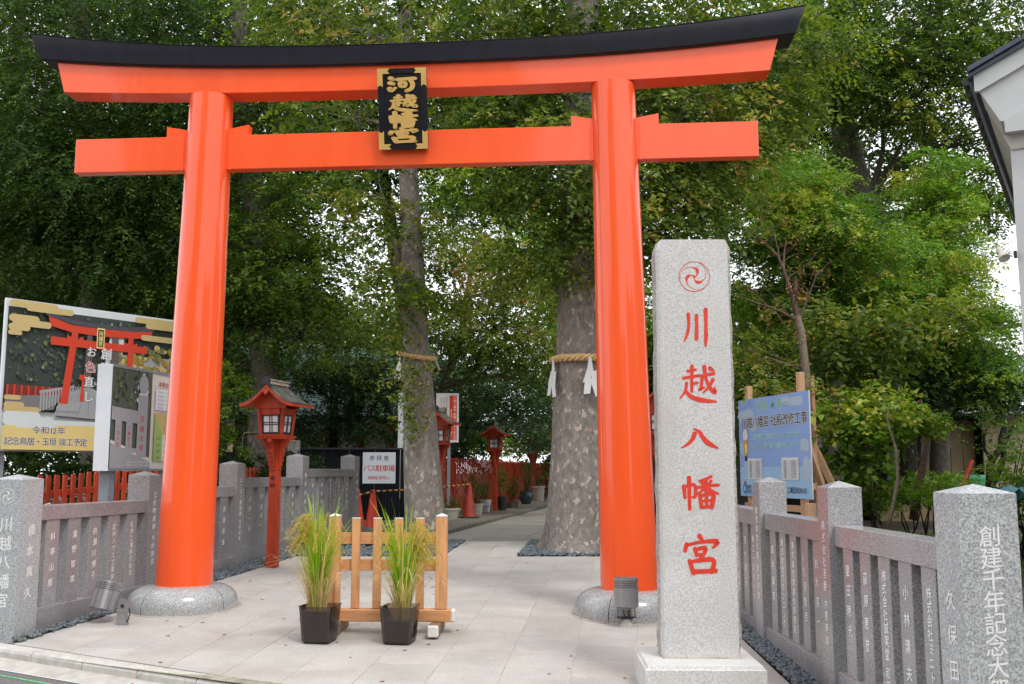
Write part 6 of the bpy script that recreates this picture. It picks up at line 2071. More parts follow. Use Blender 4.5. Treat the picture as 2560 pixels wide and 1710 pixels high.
axs = (Vector((-0.55, -0.5, -0.8))).normalized(); a = axs.cross(Z3).normalized(); b_ = axs.cross(a)
sa = (rr_ * 0.35 + Z3 * -0.75 - bbk * 0.45).normalized(); a = sa.cross(Z3).normalized(); b_ = sa.cross(a)
cc = wp(-0.085, 3.745, -0.07)
MB().lathe(cc, [(0, -0.05), (0.026, -0.05), (0.028, 0.01), (0.040, 0.045), (0.056, 0.085), (0.058, 0.105), (0.050, 0.104), (0, 0.092)], 20, ax=Matrix((a, b_, sa)).transposed()).build('reflector', sp_, 'pot_white', smooth=True)

# low beige and brown outbuilding behind the trees on the right
lo = thing('outbuilding', 'low beige and brown panelled building behind the trees on the right', 'building', (12, 30, 0.3))
def wallpanels(x0, y0, x1, y1, z0, z1, n, mat, name, par):
    for k in range(n):
        a = A2(x0 + (x1 - x0) * k / n, y0 + (y1 - y0) * k / n); b_ = A2(x0 + (x1 - x0) * (k + 1) / n, y0 + (y1 - y0) * (k + 1) / n)
        m_ = (a + b_) / 2; L_ = np.linalg.norm(b_ - a)
        MB().box((m_[0], m_[1], (z0 + z1) / 2), (L_ - 0.02, 0.10, z1 - z0), math.atan2((b_ - a)[1], (b_ - a)[0])).build(name, par, mat)
wallpanels(9.6, 27.0, 12.55, 27.6, 0.2, 2.9, 8, 'corrugated_brown', 'wall_panel', lo)
wallpanels(12.6, 27.2, 18.0, 26.0, 0.2, 3.0, 5, 'panel_beige', 'wall_panel', lo)
MB().box((11.0, 27.4, 1.65), (15.0, 0.02, 3.3), 0.0).build('core_wall', lo, 'dark_joint').location = Vector((0, 0.35, 0))
MB().box((13.2, 27.0, 3.12), (12.0, 1.6, 0.16), -0.02).build('roof', lo, 'wall_plaster')
fr_o = MB().box((9.05, 26.9, 1.75), (1.0, 0.12, 1.5), 0.1).build('window', lo, 'galvanised')
MB().box((9.05, 26.83, 1.75), (0.86, 0.03, 1.34), 0.1).build('pane', fr_o, 'window_glass')
MB().box((8.2, 27.0, 1.5), (0.7, 0.1, 2.6), 0.1).build('wall_panel', lo, 'wall_plaster')

# shrine hall half hidden in the trees: white walls, vermilion posts, green roof
sh_ = thing('shrine_hall', 'shrine hall with green roof and white walls glimpsed through the trees', 'shrine building', (-6.5, 38, 0.3))
MB().box((-6.8, 40.0, 1.9), (7.4, 5.0, 3.2), 0.12).build('wall', sh_, 'wall_plaster')
for k in range(7):
    MB().box((-10.2 + k * 1.15, 37.05 + k * 0.14, 1.9), (0.2, 0.2, 3.3), 0.12).build('column', sh_, 'vermilion_old')
for z in (3.35, 0.7):
    MB().box((-6.75, 37.48, z), (7.3, 0.14, 0.22), 0.12).build('beam', sh_, 'vermilion_old')
n = 12; vs = []
for i in range(n + 1):
    t = i / n
    y = 35.6 + 5.2 * t; z = 3.5 + 3.0 * t ** 1.5
    vs += [(-11.9 + 0.9 * t, y - 0.7, z), (-2.2 - 0.9 * t, y + 0.5, z)]
rf = mesh_obj('roof', vs, [(2 * i, 2 * i + 1, 2 * i + 3, 2 * i + 2) for i in range(n)], sh_, 'roof_green')
so = rf.modifiers.new('t', 'SOLIDIFY'); so.thickness = 0.18
mb = MB()
for k in range(8):
    mb.box((-4.1 + k * 0.115, 37.68 + 0.012 * k, 2.1), (0.025, 0.03, 1.1), 0.12)
for k in range(6): mb.box((-3.7, 37.70, 1.62 + k * 0.19), (0.9, 0.03, 0.025), 0.12)
mb.build('lattice_window', sh_, 'bamboo')
wh_ = thing('white_house', 'pale house wall glimpsed behind the dark roped trunk', 'building', (-12, 44, 0.3))
MB().box((-11.5, 46, 4.5), (6, 5, 8.6), 0.1).build('wall', wh_, 'wall_plaster')
MB().prism([(-3.6, 0), (3.6, 0), (0, 1.8)], (-11.5, 46 - 3.2 + 6.2, 8.8), Vector((1, 0.1, 0)), Z3, 6.4).build('roof', wh_, 'roof_slate')

# ================================================================== TREES
def at_px(px, py, y):
    """where something seen at photo pixel (px, py) stands when it is y metres away (used once, to plan the planting)"""
    u = (px - 1280) / 2526.0; v = -(py - 855) / 2526.0
    c, s = math.cos(0.1271), math.sin(0.1271)
    t = y / (c - v * s)
    return (u * t, y, 1.55 + (s + v * c) * t)
def bl(px, py, y, rx, ry, rz, w, tint=None):
    p = at_px(px, py, y)
    return p + (rx, ry, rz, w) if tint is None else p + (rx, ry, rz, w, tint)
G3 = 0.297
# broad roped plane-barked zelkova, right of centre
tree('zelkova_tree', 'massive old tree with flaking grey bark wearing the thick straw rope', 'tree',
     [(1.13, 17.25, 0.16, 0.62), (1.14, 17.25, 0.5, 0.575), (1.15, 17.22, 1.2, 0.545), (1.17, 17.2, 2.2, 0.495), (1.19, 17.2, 3.4, 0.455), (1.21, 17.2, 4.8, 0.40), (1.22, 17.2, 7.0, 0.36), (1.25, 17.2, 9.5, 0.30), (1.3, 17.2, 12.5, 0.22)],
     [bl(1330, 560, 16.6, 0.75, 0.8, 1.0, 1.0, 0.48), bl(1560, 600, 17.0, 1.0, 0.9, 1.0, 1.2, 0.43), bl(1500, 520, 16.4, 1.2, 0.8, 1.2, 1.4, 0.48), bl(1400, 440, 16.4, 1.0, 0.8, 0.9, 1.2, 0.48),
      bl(1640, 480, 17.0, 1.2, 1.0, 1.0, 1.4, 0.48), bl(1750, 400, 17.2, 1.0, 1.0, 0.9, 1.2, 0.55), bl(1300, 290, 16.8, 1.1, 0.9, 0.7, 1.2, 0.43), bl(1640, 270, 16.8, 1.3, 0.9, 0.9, 1.5, 0.43), bl(1820, 260, 17.4, 1.3, 1.0, 0.9, 1.5, 0.55),
      bl(1950, 180, 17.6, 0.9, 1.0, 1.0, 1.0, 0.53), bl(1250, 70, 17.2, 1.8, 1.2, 1.0, 1.8, 0.41), bl(1560, 60, 17.0, 1.8, 1.2, 1.1, 2.0, 0.43), bl(1850, 60, 17.4, 1.5, 1.2, 1.0, 1.6, 0.48), bl(1480, -150, 17.0, 3.2, 2.5, 1.4, 2.2, 0.43), bl(1330, 160, 17.4, 1.0, 1.2, 1.5, 1.0)],
     'leaf_autumn', 'bark_plane', leaf=0.115, lw=0.50, slen=0.55, nleaf=12, clumps=9, per=24, csize=0.42, seg=40, rough=0.035, flare=0.26, fork=0.35, limb_r=0.035, tspread=0.18, hang=-0.25, dens=1.25)
# slim roped tree
tree('zelkova_tree', 'slimmer flaking-bark tree sprouting leaves along its trunk, with a rope', 'tree',
     [(-1.50, 18.0, 0.20, 0.40), (-1.53, 18.0, 0.7, 0.37), (-1.61, 18.0, 1.93, 0.315), (-1.70, 18.0, 3.4, 0.262), (-1.73, 18.0, 3.9, 0.235), (-1.81, 18.0, 5.4, 0.195), (-1.91, 18.0, 7.0, 0.175), (-2.0, 18.0, 10.0, 0.14), (-2.0, 18, 12.5, 0.1)],
     [bl(975, 620, 17.7, 0.45, 0.5, 0.85, 0.9, 0.42), bl(990, 730, 17.6, 0.40, 0.4, 0.55, 0.7, 0.42),
      bl(1110, 740, 17.9, 0.3, 0.3, 0.4, 0.3, 0.62), bl(1110, 640, 18.2, 0.35, 0.4, 0.6, 0.25, 0.55), bl(925, 470, 17.6, 0.45, 0.5, 0.5, 0.7, 0.6),
      bl(960, 60, 17.8, 1.6, 1.2, 1.2, 1.8, 0.5), bl(800, 40, 18.4, 1.3, 1.2, 1.0, 1.6, 0.6), bl(900, -120, 18, 2.6, 2.0, 1.0, 1.6), bl(830, 270, 18.4, 1.2, 1.1, 0.7, 1.3, 0.42), bl(1130, 270, 18.2, 0.9, 1.1, 0.7, 1.1, 0.5), bl(1180, 100, 18.2, 1.1, 1.1, 0.9, 1.2, 0.5)],
     'leaf_autumn', 'bark_plane', leaf=0.110, lw=0.50, slen=0.45, nleaf=11, clumps=9, per=22, csize=0.45, seg=28, rough=0.05, flare=0.05, fork=0.3, limb_r=0.022, tspread=0.17, hang=-0.2, dens=0.95)
slim = [o for o in bpy.data.objects if o.get('label', '').startswith('slimmer flaking')][0]
P_ = []
for (px, py, s_, m) in ((1000, 800, 0.20, 34), (1005, 850, 0.15, 16), (1022, 925, 0.13, 16), (1028, 965, 0.14, 20), (1012, 1000, 0.12, 16), (1040, 1010, 0.08, 8), (1030, 1055, 0.07, 9), (1025, 1080, 0.09, 12), (985, 1045, 0.05, 3), (1075, 1045, 0.05, 4), (985, 930, 0.07, 6), (1072, 915, 0.06, 5), (955, 955, 0.05, 3), (1095, 915, 0.04, 2)):
    P_.append(np.array(at_px(px, py, 17.56)) + rng.normal(0, 1, (m, 3)) * [s_, 0.05, s_])
P_ = np.concatenate(P_)
D_ = rng.normal(0, 0.7, P_.shape) + [0, -0.6, -0.1]
leaves_obj('leaf_shoots', *sprays(P_, D_, 9, 0.20, 0.085, 0.48, 0.62 + rng.normal(0, 0.15, len(P_)), droop=0.4, face=np.tile([0.1, -1.0, 0.3], (len(P_), 1))), 'leaf_autumn', slim)
# dark roped tree behind the left fence
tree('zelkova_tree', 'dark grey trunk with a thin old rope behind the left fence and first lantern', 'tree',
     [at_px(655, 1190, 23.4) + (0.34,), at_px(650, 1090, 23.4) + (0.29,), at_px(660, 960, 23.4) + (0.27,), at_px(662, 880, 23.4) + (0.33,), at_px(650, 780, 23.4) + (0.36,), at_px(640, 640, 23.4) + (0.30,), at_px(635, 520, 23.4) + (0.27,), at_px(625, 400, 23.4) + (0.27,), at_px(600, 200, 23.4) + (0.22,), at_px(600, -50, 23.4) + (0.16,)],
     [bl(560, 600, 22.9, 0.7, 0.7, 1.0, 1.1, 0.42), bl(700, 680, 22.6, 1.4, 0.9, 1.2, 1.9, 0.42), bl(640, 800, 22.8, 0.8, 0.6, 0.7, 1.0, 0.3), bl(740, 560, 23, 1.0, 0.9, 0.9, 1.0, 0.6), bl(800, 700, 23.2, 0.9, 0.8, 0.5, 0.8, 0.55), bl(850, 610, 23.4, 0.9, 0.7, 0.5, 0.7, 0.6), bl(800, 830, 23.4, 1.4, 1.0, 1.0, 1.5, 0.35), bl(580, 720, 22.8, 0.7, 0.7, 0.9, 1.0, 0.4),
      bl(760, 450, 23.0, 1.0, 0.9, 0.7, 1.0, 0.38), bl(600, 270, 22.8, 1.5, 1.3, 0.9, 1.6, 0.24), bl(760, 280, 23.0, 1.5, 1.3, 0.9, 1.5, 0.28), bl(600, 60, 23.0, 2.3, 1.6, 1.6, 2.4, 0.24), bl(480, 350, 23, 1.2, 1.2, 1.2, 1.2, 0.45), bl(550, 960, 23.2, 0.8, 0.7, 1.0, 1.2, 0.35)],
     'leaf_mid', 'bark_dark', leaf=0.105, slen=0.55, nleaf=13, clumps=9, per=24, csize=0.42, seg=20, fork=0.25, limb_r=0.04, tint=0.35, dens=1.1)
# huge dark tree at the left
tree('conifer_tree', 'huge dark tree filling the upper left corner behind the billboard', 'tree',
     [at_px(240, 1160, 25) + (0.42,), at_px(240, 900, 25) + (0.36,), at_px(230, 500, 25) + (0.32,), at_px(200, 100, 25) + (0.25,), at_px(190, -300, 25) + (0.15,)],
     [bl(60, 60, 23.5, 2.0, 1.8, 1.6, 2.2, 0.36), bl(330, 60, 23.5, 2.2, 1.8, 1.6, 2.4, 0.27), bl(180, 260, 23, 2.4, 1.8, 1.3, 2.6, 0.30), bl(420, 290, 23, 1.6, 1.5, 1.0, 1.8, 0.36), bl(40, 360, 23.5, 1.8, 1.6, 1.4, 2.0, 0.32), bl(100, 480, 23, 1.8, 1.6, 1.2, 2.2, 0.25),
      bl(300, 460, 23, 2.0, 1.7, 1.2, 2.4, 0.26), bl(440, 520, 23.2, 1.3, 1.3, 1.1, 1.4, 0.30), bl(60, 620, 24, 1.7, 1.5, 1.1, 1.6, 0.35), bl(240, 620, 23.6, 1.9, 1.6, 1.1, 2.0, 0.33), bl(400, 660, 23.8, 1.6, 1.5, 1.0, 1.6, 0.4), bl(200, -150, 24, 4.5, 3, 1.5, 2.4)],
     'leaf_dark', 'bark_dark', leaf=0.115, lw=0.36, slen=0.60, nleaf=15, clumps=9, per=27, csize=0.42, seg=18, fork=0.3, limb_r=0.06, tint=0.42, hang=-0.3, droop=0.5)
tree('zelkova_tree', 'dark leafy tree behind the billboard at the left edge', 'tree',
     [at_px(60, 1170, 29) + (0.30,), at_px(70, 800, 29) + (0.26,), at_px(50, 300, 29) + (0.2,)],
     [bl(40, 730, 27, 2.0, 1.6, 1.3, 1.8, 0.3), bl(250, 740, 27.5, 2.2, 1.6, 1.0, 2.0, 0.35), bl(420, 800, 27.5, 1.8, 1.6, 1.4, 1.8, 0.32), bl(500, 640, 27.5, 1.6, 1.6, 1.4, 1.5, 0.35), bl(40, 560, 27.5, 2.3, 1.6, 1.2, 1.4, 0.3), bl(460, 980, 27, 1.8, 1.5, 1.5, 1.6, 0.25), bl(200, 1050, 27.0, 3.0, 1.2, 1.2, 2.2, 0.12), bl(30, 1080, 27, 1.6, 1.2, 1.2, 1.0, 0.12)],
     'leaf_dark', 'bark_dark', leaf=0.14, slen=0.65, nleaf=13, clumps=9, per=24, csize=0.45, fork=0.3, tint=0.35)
# maple-like light tree in the middle distance
tree('maple_tree', 'fine-leaved yellow-green tree between the two roped trunks', 'tree',
     [at_px(1065, 1230, 29) + (0.16,), at_px(1075, 1050, 29) + (0.14,), at_px(1150, 850, 29) + (0.10,), at_px(1190, 600, 29) + (0.06,)],
     [bl(1180, 700, 27, 1.5, 1.4, 1.0, 2.0, 0.72), bl(1290, 780, 27, 1.4, 1.3, 1.0, 1.8, 0.66), bl(1120, 840, 27, 1.2, 1.2, 0.8, 1.4, 0.55), bl(1240, 880, 27.2, 1.6, 1.3, 0.8, 1.8, 0.5), bl(1330, 920, 27.5, 1.2, 1.2, 0.8, 1.2, 0.42), bl(830, 800, 27, 1.5, 1.3, 0.6, 1.3, 0.55), bl(1110, 600, 27.5, 1.0, 1.0, 0.7, 0.9, 0.6), bl(900, 850, 27.5, 1.7, 1.3, 0.8, 1.6, 0.48)],
     'leaf_autumn', 'bark_dark', leaf=0.085, lw=0.55, slen=0.5, nleaf=15, clumps=9, per=27, csize=0.42, fork=0.4, limb_r=0.045, tint=0.55, hang=-0.08, dens=1.1)
tree('camphor_tree', 'glossy bright green tree high between the roped trunks', 'tree',
     [at_px(1430, 1230, 34) + (0.3,), at_px(1410, 900, 34) + (0.25,), at_px(1320, 500, 34) + (0.15,)],
     [bl(1190, 480, 31, 1.7, 1.5, 1.2, 1.7, 0.6), bl(1300, 590, 31, 1.8, 1.5, 1.4, 1.9, 0.55), bl(1130, 560, 31.5, 1.2, 1.3, 1.1, 1.1, 0.5), bl(1300, 440, 31, 1.5, 1.5, 0.9, 1.2, 0.5), bl(1360, 740, 31.5, 1.5, 1.5, 1.5, 1.2, 0.5)],
     'leaf_bright', 'bark_dark', leaf=0.13, slen=0.6, nleaf=13, clumps=9, per=24, csize=0.36, fork=0.4, tint=0.5, dens=1.0)
# low spreading evergreen over the lanterns
tree('evergreen_tree', 'low dark spreading evergreen reaching over the farther lanterns', 'tree',
     [at_px(1135, 1230, 36.5) + (0.10,), at_px(1130, 1130, 36.5) + (0.09,), at_px(1170, 1000, 35) + (0.07,), at_px(1230, 900, 34) + (0.05,)],
     [bl(1150, 960, 31.5, 1.6, 1.3, 0.8, 1.8, 0.35), bl(1270, 980, 32, 1.6, 1.3, 0.8, 1.9, 0.4), bl(1350, 1020, 32.5, 1.0, 1.2, 0.7, 1.2, 0.4), bl(1180, 1040, 34, 1.7, 1.0, 0.6, 1.3, 0.3), bl(1320, 1090, 36, 1.2, 1.0, 0.5, 0.9, 0.3), bl(1130, 1090, 34.5, 1.1, 1.0, 0.9, 1.0, 0.28)],
     'leaf_glossy', 'bark_black', leaf=0.085, slen=0.45, nleaf=15, clumps=9, per=28, csize=0.42, fork=0.5, limb_r=0.05, hang=-0.05)
tree('evergreen_tree', 'dark evergreen in front of the shrine hall above the black screen', 'tree',
     [at_px(830, 1200, 30) + (0.16,), at_px(835, 1050, 30) + (0.13,), at_px(830, 900, 30) + (0.08,)],
     [bl(740, 930, 28.5, 1.5, 1.1, 0.9, 1.6, 0.35), bl(860, 950, 29, 1.5, 1.1, 0.8, 1.6, 0.4), bl(930, 1020, 29, 1.1, 1.0, 1.1, 1.4, 0.32), bl(720, 1060, 29.5, 1.0, 1.0, 0.7, 0.9, 0.28), bl(800, 1090, 29.5, 1.0, 0.8, 0.5, 0.6, 0.28), bl(960, 940, 29, 0.8, 0.9, 0.7, 0.9, 0.5)],
     'leaf_glossy', 'bark_black', leaf=0.095, slen=0.45, nleaf=14, clumps=9, per=24, csize=0.42, fork=0.5, limb_r=0.04, hang=-0.05)
# giant right-hand tree
tree('zelkova_tree', 'giant spreading tree with fanned limbs high on the right', 'tree',
     [at_px(2200, 1200, 27) + (0.5,), at_px(2190, 800, 27) + (0.45,), at_px(2170, 520, 27) + (0.45,), at_px(2125, 420, 27) + (0.42,), at_px(2110, 330, 27) + (0.36,), at_px(2100, 100, 27) + (0.28,), at_px(2080, -150, 27) + (0.2,)],
     [bl(2000, 60, 25, 1.8, 1.6, 1.5, 2.0, 0.40), bl(2180, 60, 25, 2.0, 1.6, 1.5, 2.2, 0.36), bl(2370, 60, 25.5, 2.0, 1.6, 1.5, 2.2, 0.32), bl(2530, 40, 25, 1.6, 1.5, 1.5, 1.5, 0.55), bl(2080, 180, 24.6, 1.8, 1.5, 0.8, 2.0, 0.42), bl(2260, 210, 24.8, 2.0, 1.5, 1.0, 2.3, 0.42), bl(2390, 320, 25.4, 1.5, 1.4, 1.5, 1.9, 0.4),
      bl(1960, 330, 25.4, 1.3, 1.3, 1.0, 1.3, 0.42), bl(2450, 440, 25.8, 0.8, 1.2, 1.0, 1.2, 0.38), bl(2370, 520, 26.2, 1.2, 1.2, 0.6, 1.2, 0.35), bl(1920, 470, 26.5, 1.0, 1.0, 0.8, 0.8, 0.4), bl(2240, -150, 26, 5, 3, 1.4, 2.6)],
     'leaf_mid', 'bark_dark', leaf=0.115, slen=0.62, nleaf=14, clumps=9, per=25, csize=0.36, seg=24, fork=0.45, limb_r=0.085, tint=0.42, hang=-0.25, dens=1.25, tspread=0.2)
fan = MB()
f0 = at_px(2165, 500, 27)
for (px, py) in ((2240, 400), (2290, 410), (2330, 430), (2260, 350), (2360, 470), (2200, 300), (2380, 500), (2310, 380), (2060, 330), (2020, 370), (2350, 520), (2240, 560), (2400, 440)):
    limb(fan, f0, at_px(px, py, 26.2), 0.11, 0.03, 0.06, 6, 5)
gt_ = [o for o in bpy.data.objects if o.get('label', '').startswith('giant spreading')][0]
fan.build('limbs', gt_, 'bark_dark', smooth='all')
# round bright evergreen behind the stone pillar
tree('oak_tree', 'rounded bright green evergreen right of the stone pillar top', 'tree',
     [at_px(2085, 1200, 22) + (0.22,), at_px(2090, 950, 22) + (0.19,), at_px(2070, 700, 22) + (0.14,), at_px(2060, 520, 22) + (0.07,)],
     [bl(2010, 490, 20.8, 0.95, 1.0, 0.8, 1.9, 0.72), bl(2090, 590, 20.8, 1.1, 1.0, 0.9, 2.2, 0.55), bl(1910, 570, 21, 1.0, 1.0, 0.8, 1.6, 0.5), bl(2170, 680, 21, 1.0, 1.0, 0.9, 1.7, 0.45), bl(2020, 640, 21, 1.2, 1.0, 0.8, 1.8, 0.35), bl(1890, 700, 21.4, 0.8, 0.9, 0.9, 1.1, 0.35), bl(1960, 780, 21.6, 1.0, 0.9, 0.8, 1.0, 0.3), bl(2110, 790, 21.4, 1.0, 0.9, 0.7, 1.3, 0.35), bl(1900, 870, 22, 0.9, 0.9, 0.6, 0.9, 0.45), bl(2050, 440, 20.6, 0.5, 0.5, 0.4, 0.5, 0.95)],
     'leaf_bright', 'bark_dark', leaf=0.095, lw=0.36, slen=0.42, nleaf=14, clumps=10, per=26, csize=0.33, fork=0.45, limb_r=0.035, hang=-0.05, tspread=0.22)
# tall conical evergreen
tree('oak_tree', 'tall narrow light green evergreen left of the white building', 'tree',
     [at_px(2350, 1190, 23) + (0.22,), at_px(2350, 900, 23) + (0.18,), at_px(2350, 600, 23) + (0.12,), at_px(2345, 400, 23) + (0.05,)],
     [bl(2345, 430, 22, 0.50, 0.6, 0.6, 1.0, 0.72), bl(2365, 540, 22, 0.65, 0.7, 0.7, 1.3, 0.65), bl(2330, 640, 22, 1.1, 0.9, 0.8, 1.9, 0.6), bl(2375, 720, 22, 0.75, 0.9, 0.8, 1.5, 0.55), bl(2300, 780, 22, 1.1, 0.9, 0.9, 1.7, 0.5), bl(2410, 840, 22.2, 0.75, 0.9, 0.8, 1.4, 0.5), bl(2290, 880, 22.6, 0.7, 0.8, 0.6, 0.9, 0.4), bl(2480, 940, 22.4, 0.6, 0.9, 0.6, 0.9, 0.5)],
     'leaf_bright', 'bark_dark', leaf=0.085, lw=0.40, slen=0.36, nleaf=14, clumps=10, per=27, csize=0.33, fork=0.2, limb_r=0.03, hang=0.0, tspread=0.2)
# dense dark shrubbery tree
tree('camellia_tree', 'dense dark glossy evergreen low on the right above the outbuilding', 'tree',
     [at_px(2280, 1230, 24.5) + (0.16,), at_px(2290, 1100, 24.5) + (0.14,), at_px(2300, 950, 24.5) + (0.1,)],
     [bl(2330, 900, 23.2, 1.5, 1.1, 0.9, 2.0, 0.42), bl(2440, 930, 23.4, 1.2, 1.1, 0.7, 1.8, 0.42), bl(2240, 940, 23.6, 1.2, 1.1, 0.9, 1.6, 0.38), bl(2330, 975, 23.6, 1.3, 1.1, 0.6, 1.5, 0.30), bl(2180, 870, 24, 1.2, 1.1, 0.9, 1.2, 0.3), bl(2120, 980, 24.6, 1.3, 1.1, 0.9, 1.2, 0.25), bl(2510, 985, 23.6, 0.6, 1.0, 0.6, 0.9, 0.35)],
     'leaf_glossy', 'bark_black', leaf=0.085, lw=0.5, slen=0.38, nleaf=14, clumps=10, per=27, csize=0.34, fork=0.4, limb_r=0.035, tint=0.5, hang=0.0, tspread=0.2)
# young cherry with long leaves
tree('cherry_tree', 'young cherry with drooping yellow-green leaves between blue notice and dark shrubs', 'tree',
     [at_px(2190, 1290, 18.5) + (0.045,), at_px(2165, 1150, 18.5) + (0.04,), at_px(2150, 1000, 18.5) + (0.035,), at_px(2120, 850, 18.5) + (0.02,)],
     [bl(2080, 790, 18, 0.7, 0.6, 0.35, 0.8, 0.62), bl(2160, 850, 17.8, 0.8, 0.6, 0.4, 0.8, 0.5), bl(2050, 860, 18.2, 0.6, 0.6, 0.35, 0.5, 0.42), bl(2290, 800, 18.4, 0.9, 0.6, 0.4, 0.7, 0.6), bl(2380, 790, 18.6, 0.6, 0.5, 0.2, 0.35, 0.5), bl(2200, 910, 18, 0.7, 0.6, 0.35, 0.5, 0.35)],
     'leaf_autumn', 'twig_brown', leaf=0.15, lw=0.42, slen=0.5, nleaf=9, clumps=8, per=13, csize=0.5, seg=8, fork=0.4, limb_r=0.016, tint=0.5, hang=-0.1, droop=0.5)
tree('mulberry_tree', 'sapling with broad light green leaves behind the middle right stone post', 'tree',
     [at_px(2150, 1290, 17.2) + (0.03,), at_px(2165, 1150, 17.2) + (0.028,), at_px(2140, 1040, 17.2) + (0.015,)],
     [bl(2170, 1030, 16.8, 0.65, 0.5, 0.35, 0.9, 0.62), bl(2250, 1060, 17, 0.7, 0.5, 0.3, 0.8, 0.55), bl(2110, 1080, 17, 0.5, 0.5, 0.3, 0.6, 0.5), bl(2160, 1160, 17, 0.5, 0.4, 0.35, 0.5, 0.5), bl(2260, 1045, 17.2, 0.4, 0.4, 0.12, 0.2, 0.6)],
     'leaf_bright', 'twig_brown', leaf=0.14, lw=0.6, slen=0.4, nleaf=8, clumps=8, per=13, csize=0.5, seg=8, fork=0.4, limb_r=0.012, hang=-0.1, droop=0.4)
# thin pruned tree with brown twigs, tied to stakes
pr = tree('pruned_tree', 'thin pruned tree with bare brown twigs tied to a bamboo stake', 'tree',
     [at_px(2042, 1270, 16.8) + (0.085,), at_px(2030, 1130, 16.8) + (0.078,), at_px(2018, 960, 16.8) + (0.072,), at_px(2003, 830, 16.8) + (0.068,), at_px(1992, 790, 16.8) + (0.06,)],
     [bl(1900, 960, 16.8, 0.8, 0.5, 0.35, 0.7, 0.62), bl(2080, 980, 16.8, 0.7, 0.5, 0.35, 0.6, 0.5), bl(1880, 880, 17.2, 0.5, 0.5, 0.4, 0.6, 0.7)],
     'leaf_autumn', 'bark_pale', leaf=0.10, slen=0.4, nleaf=10, clumps=8, per=10, csize=0.5, seg=12, fork=0.5, limb_r=0.012, tint=0.5)
tw_ = MB(); dl_ = []
def branch(p, q, y, r0, r1, dep=0):
    a, b_ = at_px(p[0], p[1], y), at_px(q[0], q[1], y + rnd.uniform(-0.3, 0.3))
    pts = limb(tw_, a, b_, r0, r1, 0.05, 5, 5)
    if dep < 2:
        for k in range(4 if dep == 0 else 3):
            t = rnd.uniform(0.3, 1.0)
            i = min(4, int(t * 5)); s_ = pts[i]
            e = np.array(s_) + rng.normal(0, 0.28 / (dep + 1), 3) + np.array([0, 0, 0.22 / (dep + 1)])
            limb(tw_, s_, e, r1 * 0.7, 0.004, 0.08, 4, 3)
            for j in range(3):
                dl_.append(e + rng.normal(0, 0.07, 3))
for a, b_, r0, r1 in (((1995, 800), (1945, 640), 0.042, 0.022), ((1945, 640), (1850, 570), 0.018, 0.006), ((1960, 690), (1965, 600), 0.028, 0.010), ((1990, 800), (1900, 760), 0.026, 0.012), ((1900, 760), (1850, 740), 0.016, 0.008),
                      ((1998, 800), (2040, 690), 0.026, 0.012), ((2040, 690), (2080, 650), 0.016, 0.006), ((1950, 660), (1925, 560), 0.018, 0.008), ((2010, 920), (1920, 880), 0.02, 0.010), ((1920, 880), (1860, 870), 0.012, 0.006), ((1998, 790), (1990, 690), 0.02, 0.01)):
    branch(a, b_, 16.8, r0, r1)
tw_.build('limbs', pr, 'twig_brown', smooth='all')
dl_ = np.array(dl_); n = len(dl_)
dl2 = np.repeat(dl_, 3, 0) + rng.normal(0, 0.05, (3 * n, 3))
o = leaves_obj('withered_leaves', dl2, rng.normal(0, 1, (3 * n, 3)) + [0, 0, -0.8], rng.normal(0, 1, (3 * n, 3)), rng.uniform(0.04, 0.09, 3 * n), rng.uniform(0.015, 0.03, 3 * n), rng.uniform(0.9, 1, 3 * n), 'dead_leaf', pr)
st_ = thing('support_pole', 'pale bamboo support pole tied to the thin pruned tree', 'pole', at_px(2040, 1270, 16.5))
MB().tube([at_px(2046, 1270, 16.5), at_px(2030, 940, 16.5)], 0.032, 8).build('pole', st_, 'new_timber')
st_ = thing('support_prop', 'brown square timber prop leaning against the pruned tree', 'prop', at_px(2082, 1220, 16.3))
MB().tube([at_px(2095, 1240, 16.4), at_px(2016, 1075, 16.6)], [0.062, 0.062], 4).build('prop', st_, 'new_timber')

# trunks standing in the shade on the right
i_ = 0
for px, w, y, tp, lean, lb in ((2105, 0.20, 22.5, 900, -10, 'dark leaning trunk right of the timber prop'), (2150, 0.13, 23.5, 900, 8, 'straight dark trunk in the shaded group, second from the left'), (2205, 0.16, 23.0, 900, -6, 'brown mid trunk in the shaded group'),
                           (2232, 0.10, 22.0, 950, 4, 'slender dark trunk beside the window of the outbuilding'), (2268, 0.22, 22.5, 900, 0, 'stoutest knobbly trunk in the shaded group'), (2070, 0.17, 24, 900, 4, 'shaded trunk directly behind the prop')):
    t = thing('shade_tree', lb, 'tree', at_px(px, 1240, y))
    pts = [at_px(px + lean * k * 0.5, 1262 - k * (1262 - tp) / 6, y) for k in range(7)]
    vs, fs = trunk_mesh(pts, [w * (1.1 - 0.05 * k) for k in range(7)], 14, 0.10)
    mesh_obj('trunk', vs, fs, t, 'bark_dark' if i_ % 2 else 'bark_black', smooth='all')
    c = np.array(at_px(px, 1010, y)); m = 46
    P_ = c + rng.normal(0, 1, (m, 3)) * [0.6, 0.5, 0.35]
    leaves_obj('crown', *sprays(P_, rng.normal(0, 1, (m, 3)), 12, 0.45, 0.10, 0.5, np.full(m, 0.3)), 'leaf_mid', t)
    i_ += 1
t = thing('leaning_tree', 'slim reddish-brown trunk leaning right in front of the outbuilding wall', 'tree', at_px(2285, 1280, 19.5))
limb_mb = MB(); limb_mb.tube([at_px(2283, 1300, 19.5), at_px(2300, 1200, 19.5), at_px(2318, 1120, 19.5), at_px(2320, 1060, 19.5), at_px(2300, 1000, 19.5)], [0.085, 0.075, 0.06, 0.05, 0.03], 9)
limb_mb.build('trunk', t, 'twig_brown', smooth='all')
